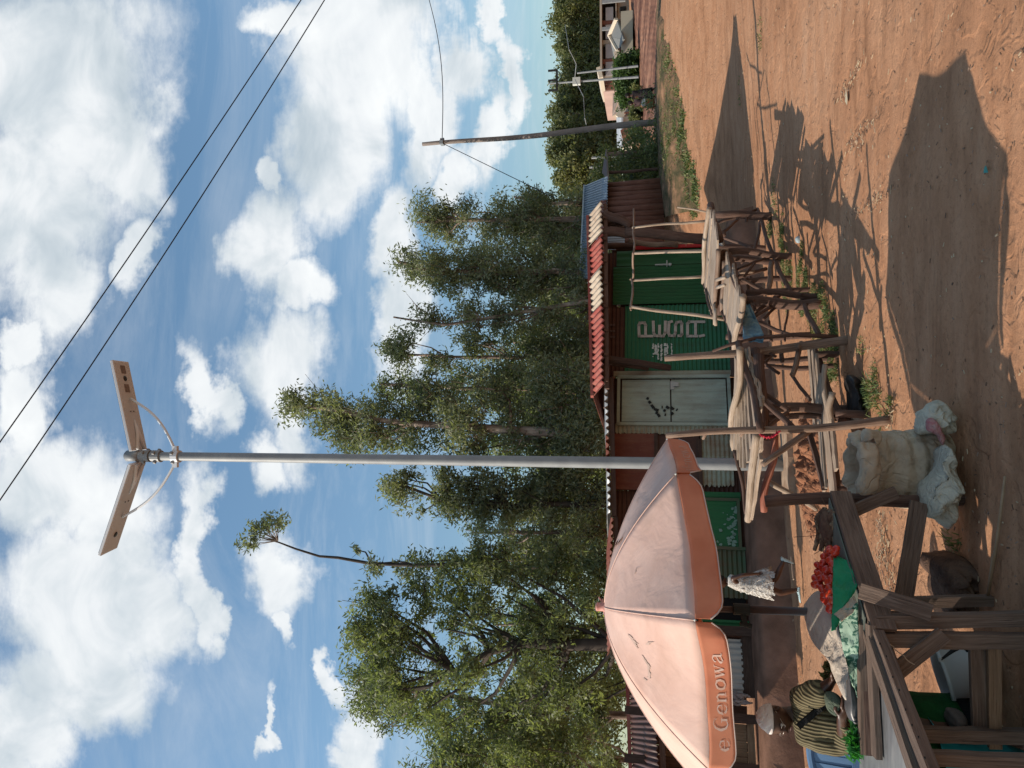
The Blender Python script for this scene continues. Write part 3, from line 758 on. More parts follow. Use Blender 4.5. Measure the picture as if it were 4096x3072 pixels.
# low concrete slab and dug-up earth at its foot
mb = MB(); random.seed(5)
a = Pg(3168, 1730); b = Pg(3180, 2030)
mb.beam(a + Vector((0, .22, .035)), b + Vector((0, .22, .035)), .55, .09, Zv, jit=.012, seg=8)
o = mb.build('slab', mat('dusty concrete slab', lambda t, b_: (bump(t, b_, t.noise(geo(t), 18, 5), .5), t.ramp(t.noise(geo(t), 5, 5), [(.35, (.27, .17, .11)), (.65, (.40, .29, .20))]))[1], .9)); struct(o, 'low concrete slab at the foot of the lamp')
def mound():
    mb = MB(); c = Pg(3240, 1870); n = 120
    for j in range(n + 1):
        for i in range(n + 1):
            x = (i / n - .5) * 2; y = (j / n - .5) * 2; r = sqrt(x*x + y*y)
            h = max(0, 1 - r) ** .7 * .13
            X_, Y_ = c.x + x * .95, c.y + y * .85
            h *= .4 + 1.3 * abs(mnoise.noise(Vector((X_ * 7, Y_ * 7, 1)))) * 1.6
            h += (.022 * mnoise.noise(Vector((X_ * 22, Y_ * 22, 2))) + .012 * mnoise.noise(Vector((X_ * 50, Y_ * 50, 2)))) * (1 if r < .95 else 0)
            mb.v.append(Vector((X_, Y_, ground(X_, Y_) + h - .03)))
    for j in range(n):
        for i in range(n):
            a = j*(n+1)+i; mb.face((a, a+1, a+n+2, a+n+1))
    struct(mb.build('earth_heap', M_clod, smooth=False), 'crumbly dug-up earth beside the lamp')
mound()

# ------------------------------------------------------------------ wooden utility pole and wires
def upole():
    D = 28.0
    b = Pd(2600, 492, D); t = Pd(1690, 577, D + .3)
    T = thing('utility_pole', 'leaning weathered wooden utility pole standing in the roadside bushes', 'utility pole', b)
    mb = MB(); mb.stick(b - Vector((0, 0, .6)), t, .125, .075, .16, 16, 12, knots=False); mb.build('pole', wood('grey utility pole', (.10, .08, .07), (.20, .165, .145), (.30, .26, .24)), T, smooth=True)
    mb = MB(); q = Pd(1768, 572, D + .3); mb.box(q, (.14, .3, .14)); mb.lathe(q + Vector((.14, 0, 0)), [(0, -.1), (.07, -.08), (.04, 0), (.07, .05), (0, .09)], 10); mb.build('insulator', M_galv, T)
    def wire(name, pts, r, label):
        mb = MB(); mb.tube(pts, r, 6); o = mb.build(name, M_wire, origin=pts[0], smooth=True); tag(o, label, 'wire'); return o
    global M_wire
    M_wire = plain('black cable', (.02, .022, .028), rough=.6)
    p0 = q; p1 = Pd(1700, -60, 34.0)
    pts = [p0.lerp(p1, k/16) - Vector((0, 0, .35 * sin(pi * k/16))) for k in range(17)]
    wire('power_line', pts, .016, 'thin cable running from the wooden pole off to the right')
    g1 = Pd(2215, 790, 25.5); pts = [q.lerp(g1, k/8) for k in range(9)]
    wire('guy_wire', pts, .014, 'thin stay wire slanting down from the wooden pole behind the tree')
    # two heavy cables overhead
    for (y1, x1, y2, x2, y3, x3), r, lb in (((0, 1204, 983, 546, 1768, 0), .011, 'upper of the two cables crossing the open sky'), ((0, 1298, 944, 704, 2000, 0), .011, 'lower of the two cables crossing the open sky')):
        fine = []
        for k in range(41):
            y = -120 + (y3 + 260) * k / 40
            x = x1 * (y-y2)*(y-y3)/((y1-y2)*(y1-y3)) + x2 * (y-y1)*(y-y3)/((y2-y1)*(y2-y3)) + x3 * (y-y1)*(y-y2)/((y3-y1)*(y3-y2))
            fine.append(Pd(x, y, 13.5 - 4.2 * k / 40))
        wire('power_line', fine, r, lb)
upole()

# ------------------------------------------------------------------ leaves and trees
def leafmat(name, cols, trans=0.45):
    m = bpy.data.materials.new(name); m.use_nodes = True; t = NT(m.node_tree); t.n.clear()
    out = t.add('ShaderNodeOutputMaterial'); g = geo(t)
    att = t.add('ShaderNodeAttribute', attribute_name='leafc')
    f = t.math('ADD', t.math('MULTIPLY', att.outputs['Fac'], .55), t.math('MULTIPLY', t.noise(g, .5, 3), .6))
    c = t.ramp(f, [(.30, cols[0]), (.52, cols[1]), (.74, cols[2])])
    d = t.add('ShaderNodeBsdfPrincipled'); t.l.new(c, d.inputs['Base Color']); d.inputs['Roughness'].default_value = .55; d.inputs['Specular IOR Level'].default_value = .35
    tr = t.add('ShaderNodeBsdfTranslucent'); c2 = t.mix(1.0, c, (1.25, 1.35, .6), 'MULTIPLY'); t.l.new(c2, tr.inputs[0])
    mx = t.add('ShaderNodeMixShader'); mx.inputs[0].default_value = trans
    t.l.new(d.outputs[0], mx.inputs[1]); t.l.new(tr.outputs[0], mx.inputs[2]); t.l.new(mx.outputs[0], out.inputs[0])
    return m
M_leafA = leafmat('eucalyptus leaves', ((.095, .115, .085), (.165, .190, .122), (.26, .28, .185)))
M_leafB = leafmat('fresh green leaves', ((.085, .108, .064), (.15, .180, .100), (.24, .275, .14)))
M_leafD = leafmat('far woods', ((.080, .105, .062), (.135, .155, .080), (.22, .23, .11)))
M_leafY = leafmat('olive leaves', ((.07, .088, .04), (.13, .145, .06), (.21, .21, .09)))
M_grass = leafmat('grass blades', ((.05, .09, .03), (.10, .15, .05), (.20, .22, .09)), .25)
def barkf(t, bs):
    g = geo(t); n = t.noise(t.mapping(g, (3, 3, .7)), 1.6, 5, .65)
    return t.ramp(n, [(.38, (.09, .06, .045)), (.52, (.20, .15, .12)), (.64, (.36, .30, .25))])
M_bark = mat('eucalyptus bark', barkf, .85)
M_barkd = mat('dark bark', lambda t, b: t.ramp(t.noise(geo(t), 3, 4), [(.35, (.03, .024, .02)), (.65, (.07, .055, .045))]), .9)
def leaves_mesh(name, centers, rads, per, ls, lw, mt, parent, rng, droop=.6, up=False):
    """many leaf-sized quads around the clump centres"""
    C = np.array(centers); R = np.array(rads); N = len(C)
    cnt = np.maximum(8, (per * (R / R.mean()) ** 2)).astype(int)
    idx = np.repeat(np.arange(N), cnt); n = len(idx)
    # sub-clusters make the outline ragged
    sub = 7
    so_ = rng.normal(size=(N, sub, 3)); so_ /= np.linalg.norm(so_, axis=2, keepdims=True); so_ *= rng.uniform(.45, 1.0, size=(N, sub, 1))
    k = rng.integers(0, sub, n)
    pos = C[idx] + (so_[idx, k] * [1, 1, .8]) * R[idx][:, None] + rng.normal(size=(n, 3)) * (R[idx] * .27)[:, None]
    d = rng.normal(size=(n, 3)); d[:, 2] = d[:, 2] * .6 - droop if not up else np.abs(d[:, 2]) + 1.0
    d /= np.linalg.norm(d, axis=1, keepdims=True)
    q = rng.normal(size=(n, 3)); q = np.cross(d, q); q /= np.linalg.norm(q, axis=1, keepdims=True)
    L = ls * rng.uniform(.6, 1.3, n)[:, None]; Wd = lw * rng.uniform(.7, 1.2, n)[:, None]
    v = np.empty((n, 4, 3)); v[:, 0] = pos - d * L * .5; v[:, 1] = pos + q * Wd * .5 - d * L * .05; v[:, 2] = pos + d * L * .5; v[:, 3] = pos - q * Wd * .5 - d * L * .05
    o0 = np.array(parent['_org']) if parent is not None else np.zeros(3)
    V = (v - o0).reshape(-1, 3)
    me = bpy.data.meshes.new(name); me.vertices.add(n * 4); me.vertices.foreach_set('co', V.ravel())
    me.loops.add(n * 4); me.loops.foreach_set('vertex_index', np.arange(n * 4, dtype=np.int32))
    me.polygons.add(n); me.polygons.foreach_set('loop_start', np.arange(0, n * 4, 4, dtype=np.int32)); me.polygons.foreach_set('loop_total', np.full(n, 4, dtype=np.int32))
    cc = np.clip(rng.normal(.5, .25, n) + (rng.normal(0, .18, N))[idx], 0, 1)
    at = me.attributes.new('leafc', 'FLOAT', 'POINT'); at.data.foreach_set('value', np.repeat(cc, 4).astype(np.float32))
    me.materials.append(mt); me.update(); me.validate()
    ob = bpy.data.objects.new(name, me); COL.objects.link(ob)
    if parent is not None: ob.parent = parent; ob['_org'] = tuple(o0)
    return ob, n
TOTAL = [0]
def tree(label, D, trunk, prof, seed, nclump=70, per=150, cr=.75, ls=.24, lw=.075, mt=None, group=None, tr=(.16, .04), limbs=16, bark=None, depth=1.0, basez=None, name='eucalyptus_tree', cat='tree', twist=.1):
    """trunk: [(dx,dy) display px from base to top]; prof: [(dx, ylo, yhi)] crown width at heights"""
    rng = np.random.default_rng(seed); random.seed(seed)
    tp = [Pd(x * 1.852, y * 1.852, D) for (x, y) in trunk]
    b = tp[0].copy(); b.z = ground(b.x, b.y) if basez is None else basez
    T = thing(name, label, cat, b, group)
    pts = [b - Vector((0, 0, .2)), b.lerp(tp[0], .5)] + tp if b.z < tp[0].z - 1 else tp
    # finer, slightly wandering trunk
    fine = []
    for a, c in zip(pts[:-1], pts[1:]):
        L = (c - a).length; k = max(1, int(L / 1.2))
        for i in range(k): fine.append(a.lerp(c, i / k) + Vector((random.gauss(0, .05), random.gauss(0, .05), 0)))
    fine.append(pts[-1]); m_ = len(fine)
    mb = MB(); mb.tube(fine, [tr[0] + (tr[1] - tr[0]) * i / (m_ - 1) for i in range(m_)], 7)
    px = [p[0] for p in prof]; lo = [p[1] for p in prof]; hi = [p[2] for p in prof]
    C = []; R = []
    tries = 0
    nclump = int(nclump * .82)
    while len(C) < nclump and tries < nclump * 30:
        tries += 1
        x = rng.uniform(min(px), max(px)); l = np.interp(x, px, lo); h = np.interp(x, px, hi)
        if rng.uniform() > (h - l) / max(1, max(np.array(hi) - np.array(lo))) + .35: continue
        r = cr * rng.choice([.5, .75, 1.0, 1.25]) * .92; rp = r * FPX / 1.852 / D
        y = rng.uniform(l + rp * .5, h - rp * .5) if h - l > rp else (l + h) / 2
        hw = (h - l) / 2 * D * 1.852 / FPX * depth; f = (y - (l + h) / 2) / max(1, (h - l) / 2)
        dz = rng.uniform(-1, 1) * hw * sqrt(max(0, 1 - f * f))
        p = Pd((x + rp * .4) * 1.852, y * 1.852, D + dz + .45 * hw)
        if C and min((p - Vector(q)).length for q in C[-40:]) < r * .45: continue
        C.append(tuple(p)); R.append(r)
    per = per * 1.5; ls *= .76; lw *= .72
    order = sorted(range(len(C)), key=lambda i: C[i][2])
    for j in range(min(limbs, len(C))):
        i = order[int((j + .5) / limbs * len(C))] if limbs <= len(C) else order[j]
        c = Vector(C[i])
        # start lower on the trunk
        cand = [p for p in fine if p.z < c.z - .3]
        if not cand: continue
        hd = sqrt((c.x - tp[-1].x) ** 2 + (c.y - tp[-1].y) ** 2)
        s = min(cand, key=lambda p: abs(p.z - (c.z - .5 - .8 * min(hd, 3))))
        mid = s.lerp(c, .55) + Vector((random.gauss(0, twist), random.gauss(0, twist), -.12 * (c - s).length))
        r0 = tr[0] * .28 + .012; mb.tube([s, s.lerp(mid, .5) + Vector((0, 0, -.03)), mid, c], [r0, r0 * .8, r0 * .6, .012], 5, False)
    # twigs inside clumps
    for i in range(len(C)):
        c = Vector(C[i])
        for k in range(3):
            e = c + Vector((random.gauss(0, 1), random.gauss(0, 1), random.gauss(.3, .8))) * R[i] * .6
            mb.tube([c - Vector((0, 0, R[i] * .7)), e], [.014, .006], 3, False)
    mb.build('trunk', bark or M_bark, T, smooth=True)
    ob, n = leaves_mesh('crown', C, R, per, ls, lw, mt or M_leafA, T, rng); TOTAL[0] += n
    return T
G = 'tall trees behind the shops'
tree('tree at the right end of the grove with a flat-sided crown beside the open sky', 27, [(1260, 470), (1000, 478), (900, 480)], [(895,440,478),(930,432,520),(1000,422,545),(1050,425,548),(1100,432,548),(1180,450,545),(1250,455,560)], 1, 80, 150, .7, group=G)
tree('small dark leafy tree peeking over the log house roof', 29, [(1300, 440), (1180, 440), (1110, 425)], [(1100,420,440),(1140,412,470),(1200,415,480),(1270,420,500)], 2, 28, 130, .6, mt=M_leafA, group=G)
tree('tree with a small rounded peak second from the right end of the grove', 25, [(1280, 592), (1100, 590), (950, 590), (860, 565)], [(844,545,575),(870,540,605),(915,545,615),(960,540,640),(1050,535,650),(1150,540,650),(1270,530,660)], 3, 90, 140, .62, group=G, tr=(.14, .05))
tree('loose half-bare tree with a long forked pale trunk', 24, [(1290, 650), (1180, 672), (1040, 690), (960, 700), (850, 685)], [(850,672,688),(890,668,705),(940,668,706),(960,640,712),(1020,650,725),(1090,640,720),(1180,625,725),(1270,600,740)], 4, 62, 100, .5, ls=.2, group=G, tr=(.11, .03), limbs=26)
tree('tree with a round tuft of leaves above a gap of sky', 25, [(1290, 780), (1100, 776), (960, 772), (880, 765)], [(830,738,772),(850,728,790),(890,732,795),(905,760,800),(960,765,800),(985,725,790),(1010,715,760),(1060,725,790),(1100,740,800),(1180,700,820),(1270,690,840)], 5, 62, 130, .55, group=G, tr=(.10, .035), limbs=22)
tree('tallest tree of the grove, dense up to its leaning tip behind the lamp pole', 22, [(1300, 930), (1100, 925), (900, 915), (740, 890), (630, 872)], [(612,856,882),(645,852,905),(690,855,950),(740,850,972),(800,835,985),(860,800,990),(950,795,995),(1050,790,990),(1150,790,1000),(1290,780,1010)], 6, 150, 170, .66, group=G, tr=(.2, .05), limbs=26)
tree('short shoulder tree left of the tuft over the red roof', 26, [(1290, 850), (1000, 835), (820, 830)], [(800,815,850),(850,800,870),(920,790,880),(1050,770,880),(1280,760,900)], 7, 60, 150, .65, group=G, mt=M_leafB)
tree('slim dark-trunked tree just left of the lamp pole', 22, [(1310, 1092), (1100, 1090), (950, 1075), (850, 1040)], [(820,1022,1060),(845,1005,1085),(900,1000,1120),(960,1020,1125),(1010,1015,1110),(1080,1010,1140),(1180,1000,1140),(1290,990,1150)], 8, 92, 120, .55, group=G, tr=(.12, .04), limbs=24, bark=M_barkd)
tree('thin tree reaching far above the others with one tuft on a bare leaning tip', 23, [(1310, 1222), (1000, 1222), (800, 1216), (730, 1205), (690, 1194), (640, 1180), (600, 1168), (560, 1160)], [(690,1160,1192),(700,1160,1200),(760,1165,1225),(790,1200,1232),(900,1200,1240),(1290,1190,1250)], 9, 22, 130, .42, group=G, tr=(.11, .02), limbs=14, bark=M_barkd)
def tip():
    # tuft on the bare leaning tip
    T = [o for o in bpy.data.objects if o.get('label', '').startswith('thin tree reaching')][0]
    rng = np.random.default_rng(19); D = 23; random.seed(3)
    C = [Pd(x * 1.852, y * 1.852, D + random.uniform(-.4, .4)) for x, y in ((528, 1178), (538, 1165), (548, 1150), (560, 1138), (572, 1128), (586, 1122), (600, 1120), (540, 1182), (556, 1158), (545, 1135), (575, 1140), (612, 1118), (604, 1132))]
    ob, n = leaves_mesh('tip_leaves', [tuple(c) for c in C], [.30] * len(C), 75, .17, .055, M_leafA, T, rng)
    mb = MB(); s = Pd(600 * 1.852, 1168 * 1.852, D)
    for c in C: mb.tube([s, s.lerp(c, .5) + Vector((0, 0, .1)), c], [.02, .012, .006], 4, False)
    mb.build('tip_twigs', M_bark, T)
tip()
tree('broad dark spreading tree behind the parasol with thick black limbs', 19.5, [(1330, 1392), (1230, 1390), (1130, 1385), (1060, 1410), (980, 1450)], [(748,1345,1400),(775,1262,1480),(810,1245,1540),(860,1235,1560),(930,1195,1590),(1010,1180,1610),(1090,1160,1590),(1150,1190,1560),(1230,1180,1560),(1320,1170,1570)], 10, 170, 150, .55, ls=.23, mt=M_leafB, group=G, tr=(.24, .07), limbs=40, bark=M_barkd, depth=.8, name='spreading_tree')
tree('fresh green tree against the left clouds', 24, [(1330, 1540), (1100, 1520), (900, 1500), (780, 1490)], [(752,1440,1470),(765,1430,1560),(820,1425,1600),(880,1450,1640),(950,1480,1660),(1050,1500,1680),(1200,1500,1700)], 11, 110, 150, .68, mt=M_leafB, group=G, limbs=22)
tree('tree at the far left of the grove leaning out of the picture', 21, [(1400, 1690), (1200, 1680), (1000, 1670)], [(880,1630,1720),(960,1600,1750),(1060,1580,1760),(1160,1560,1770),(1300,1560,1780)], 12, 80, 150, .62, mt=M_leafB, group=G)
tree('low tree between the slim dark trunk and the thin tall tree', 27, [(1310, 1150), (1150, 1150), (1020, 1150)], [(1000,1130,1165),(1060,1110,1190),(1130,1100,1210),(1290,1090,1230)], 13, 46, 130, .6, group=G)
# undergrowth wall of younger trees further back
lab = ['young bushy tree low behind the shops, right of the half-bare tree', 'young bushy tree low behind the shops, under the round tuft', 'young bushy tree low behind the red roof end', 'young bushy tree low behind the lamp pole',
       'young bushy tree low behind the parasol tip', 'young bushy tree low behind the parasol knob', 'young bushy tree low behind the parasol left slope', 'young bushy tree low at the left picture edge', 'young bushy tree low behind the log house', 'young bushy tree at the left edge above the timber shack roof']
for k, yy in enumerate((620, 740, 850, 960, 1080, 1210, 1350, 1500, 500, 1640)):
    random.seed(40 + k); t0 = 1060 + random.randint(-20, 60)
    tree(lab[k], 31 + (k % 3) * 2, [(1330, yy), (1150, yy), (t0 + 20, yy)], [(t0, yy-25, yy+25), (t0+60, yy-62, yy+62), (1200, yy-80, yy+80), (1340, yy-90, yy+90)], 60 + k, 68, 120, .85, ls=.3, lw=.11, mt=[M_leafB, M_leafY, M_leafY][k % 3], group='young trees low behind the shops', limbs=8, name='young_tree')
# far woods on the right
far = [(0, 1195, 'tree at the right picture edge, tallest of the far wood'), (48, 1190, 'far wood tree next to the right edge one'), (100, 1200, 'far wood tree above the gabled bungalow'), (150, 1215, 'far wood tree behind the tall steel pole'),
       (200, 1196, 'far wood tree left of the tall steel pole'), (245, 1188, 'far wood tree just right of the wooden pole'), (290, 1190, 'far wood tree just left of the wooden pole'), (335, 1186, 'far wood tree above the thin fence poles'), (385, 1192, 'far wood tree nearest the grove')]
for k, (yy, tx, lb) in enumerate(far):
    D = 112 - k * 3
    tree(lb, D, [(1330, yy), (1260, yy), (tx + 10, yy)], [(tx, yy-14, yy+14), (tx+22, yy-34, yy+34), (tx+60, yy-42, yy+42), (1320, yy-46, yy+46)], 80 + k, 85, 120, 1.9 - k * .08, ls=.75 - k * .02, lw=.34, mt=M_leafY if k in (8, 1) else M_leafD, group='trees of the far wood on the right', limbs=6, tr=(.3, .1), name='wood_tree')

# ------------------------------------------------------------------ log house and porch at the right end
def log_house():
    D = 24.0
    pR = Pd(2640, 722, D); 
    gz = pR.z
    # the visible front wall runs left and nearer
    pL = Pd(2655, 955, D - 1.6); pL.z = gz
    d = (pL - pR); 
    T = thing('log_house', 'reddish log-walled shed with a blue-grey zinc roof beyond the shops', 'shed', (pR + pL) / 2)
    h = Pd(2431, 730, D).z - gz; random.seed(9)
    mb = MB(); n = 11
    for k in range(n):
        f = (k + .5 + random.uniform(-.12, .12)) / n; p = pR.lerp(pL, f); w = d.length / n
        mb.tube([p - Zv * .1, p + Zv * h * .5 + Vector((random.gauss(0, .012), 0, 0)), p + Zv * h + Vector((random.gauss(0, .03), 0, 0))], [w * .62 * random.uniform(.85, 1.2), w * .58, w * .5 * random.uniform(.8, 1.1)], 9)
    mb.build('wall', M_log, T, smooth=True)
    nb = Vector((d.y, -d.x, 0)).normalized(); nb = -nb if nb.y < 0 else nb
    mb = MB()
    for k in range(14):
        f = (k + .5) / 14; p = pR + nb * (f * 3.4); mb.tube([p - Zv * .1, p + Zv * h], .13, 7)
    mb.build('side_wall', M_log, T, smooth=True)
    # roof
    a = Pd(2432, 702, D - .5); r = Pd(2337, 742, D + 2.8); r2 = Pd(2334, 1110, D + 1.0); r2.z = r.z
    rise = r - a; u = r2 - r
    a2 = a; 
    mb = MB(); mb.corr(a2, u, rise, u.cross(rise), .105, .02, 4, 0, .01, wob=.02); mb.build('roof', M_bluezinc, T, smooth=True, solid=.006)
    mb = MB(); l0 = Pd(2434, 790, D - 1.2); mb.corr(a2 + u * .24 + Zv * .03 - nb * .02, u * .5, rise * .28, u.cross(rise), .105, .02, 3); mb.build('roof_sheet', M_rust, T, smooth=True)
    mb = MB(); e = Pd(2338, 742, D + 2.6); f_ = Pd(2330, 1105, D + .3); mb.beam(a2 + rise, a2 + rise + u, .1, .06, Zv); mb.build('ridge', M_bluezinc, T)
    # dark lean-to porch roof on the right with posts
    mb = MB(); q = lambda x, y: (2200 + x * .3617, 400 + y * .3617)
    A = Pd(*q(545*1.0, 0), D)  # unused
    p1 = Pd(*q(632, 545), D + 4); p2 = Pd(*q(655, 890), D); p3 = Pd(*q(575, 800), D + 1.5); p4 = Pd(*q(618, 545), D + 5)
    mb.poly([p1, p2, p2 + Zv * .05, p1 + Zv * .05]); mb.poly([p1 + Zv * .05, p2 + Zv * .05, p3, p4]); mb.poly([p1, p4, p3, p2]); mb.poly([p2, p3, p2 + Zv * .05]); mb.build('porch_roof', M_rustd, T)
    for (x, y0, y1, r_) in (((645, 1170), 600, 575, .075), ((650, 1190), 800, 765, .055)):
        mb = MB(); mb.stick(Pd(*q(x[0], y0), D + (3 if y0 == 600 else 1.5)), Pd(*q(x[1], y1), D + (3 if y0 == 600 else 1.5)), r_, r_, .02); mb.build('porch_post', M_stick if y0 == 600 else M_dark, T)
log_house()

# ------------------------------------------------------------------ far buildings
q5 = lambda x, y: (2200 + x * .3014, y * .3014)
M_tanw = plain('tan rendered wall', (.36, .30, .24), (.30, .25, .20), .3, .9)
M_palew = plain('pale rendered wall', (.42, .39, .30), (.36, .33, .26), .3, .9)
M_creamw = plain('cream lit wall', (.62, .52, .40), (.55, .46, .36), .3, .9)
M_pinkw = plain('pinkish wall', (.46, .31, .26), (.36, .25, .21), .5, .9)
M_brick = plain('red-brown wall', (.22, .09, .065), (.17, .07, .05), .5, .9)
M_roofg = plain('grey hip roof', (.20, .20, .18), (.17, .17, .16), .3, .7)
M_par = plain('mottled grey parapet', (.42, .38, .36), (.26, .24, .24), .35, .9)
def facebox(mb, x0, x1, y0, y1, D, depth, m=0):
    """a box whose front face covers photo rectangle (x0..x1, y0..y1) at distance D"""
    a = Pd(x1, y1, D); b = Pd(x0, y0, D); cx = (a.x + b.x) / 2; cz = (a.z + b.z) / 2
    mb.box((cx, D + depth / 2, cz), (abs(b.x - a.x), depth, abs(b.z - a.z)), 0, m)
def far_block():
    D = 88
    T = thing('apartment_block', 'long two-storey open-fronted block with grey parapets beyond the field', 'building', Pd(2525, 160, D))
    def F(x0, x1, y0, y1, d=D, dep=.5, mt=None, nm='wall', lb=None):
        mb = MB(); a = q5(x0, y0); b = q5(x1, y1); facebox(mb, a[0], b[0], a[1], b[1], d, dep); o = mb.build(nm, mt, T)
        if lb: o['label'] = lb
        return o
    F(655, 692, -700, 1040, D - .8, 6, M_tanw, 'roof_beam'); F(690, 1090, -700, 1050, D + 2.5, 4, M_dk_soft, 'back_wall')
    F(865, 888, -700, 1040, D - .5, 3, M_tanw, 'floor_slab')
    for k, (a, b) in enumerate(((-620, -480), (-420, -250), (-200, -40), (100, 262), (330, 505), (590, 765), (825, 1000))):
        F(738, 840, a, b, D - .3, .3, M_par, 'parapet')
    for a in (-230, -30, 275, 535, 790, 1005):
        F(690, 865, a, a + 40, D - .2, .6, M_brick if a in (275, 790) else M_tanw, 'pillar')
    F(890, 1090, -700, 1040, D + .3, .5, M_tanw, 'lower_wall')
    for a in (90, -90, 640, 760): F(930, 1010, a, a + 62, D + .15, .1, M_dk, 'window')
    for a in (20, 380): F(690, 1000, a - 20, a - 8, D - 1.0, .2, M_galv, 'down_pipe')
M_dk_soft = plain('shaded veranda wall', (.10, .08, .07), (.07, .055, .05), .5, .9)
far_block()
def bungalow():
    D = 70
    T = thing('bungalow', 'small bungalow with a grey hipped roof and pale walls in front of the long block', 'house', Pd(2525, 120, D))
    mb = MB(); a = q5(940, 150); b = q5(1100, 690); facebox(mb, a[0], b[0], a[1], b[1], D, 8); mb.build('wall', M_palew, T)
    mb = MB(); a = q5(930, 690); b = q5(1030, 850); facebox(mb, a[0], b[0], a[1], b[1], D + 1, 6); mb.build('wall', M_creamw, T)
    # gable roof seen cornerwise: ridge runs away
    mb = MB()
    top = Pd(*q5(800, 490), D + 5); rt = Pd(*q5(895, 270), D + 2); lf = Pd(*q5(910, 690), D + 2); low = Pd(*q5(985, 520), D - 1.4); rt2 = Pd(*q5(935, 255), D - 1); lf2 = Pd(*q5(925, 640), D - 1)
    rt3 = rt + Vector((3, 6, 0)); lf3 = lf + Vector((-1, 6, 0)); tp2 = top + Vector((1, 6, 0))
    mb.poly([top, rt, low]); mb.poly([top, low, lf]); mb.poly([top, tp2, rt3, rt]); mb.poly([top, lf, lf3, tp2]); mb.poly([rt, rt3, lf3, lf, low])
    mb.build('roof', M_roofg, T, solid=.12)
    mb = MB(); mb.beam(rt + Vector((0, -.3, .1)), top + Vector((0, -.3, .1)), .2, .35, Zv); mb.beam(lf + Vector((0, -.3, .1)), top + Vector((0, -.3, .1)), .2, .25, Zv); mb.build('fascia', M_creamw, T)
    mb = MB(); a = Pd(*q5(880, 685), D - 1); b = Pd(*q5(905, 790), D - 1); mb.beam(a, b, .3, .5, Zv); mb.build('porch_roof', M_creamw, T)
    mb = MB(); a = q5(900, 640); b = q5(930, 850); facebox(mb, a[0], b[0], a[1], b[1], D + .5, 3); mb.build('eave', M_brick, T)
    mb = MB(); a = q5(930, 88); b = q5(1010, 152); facebox(mb, a[0], b[0], a[1], b[1], D + .5, .2); mb.build('window', M_dk, T)
bungalow()
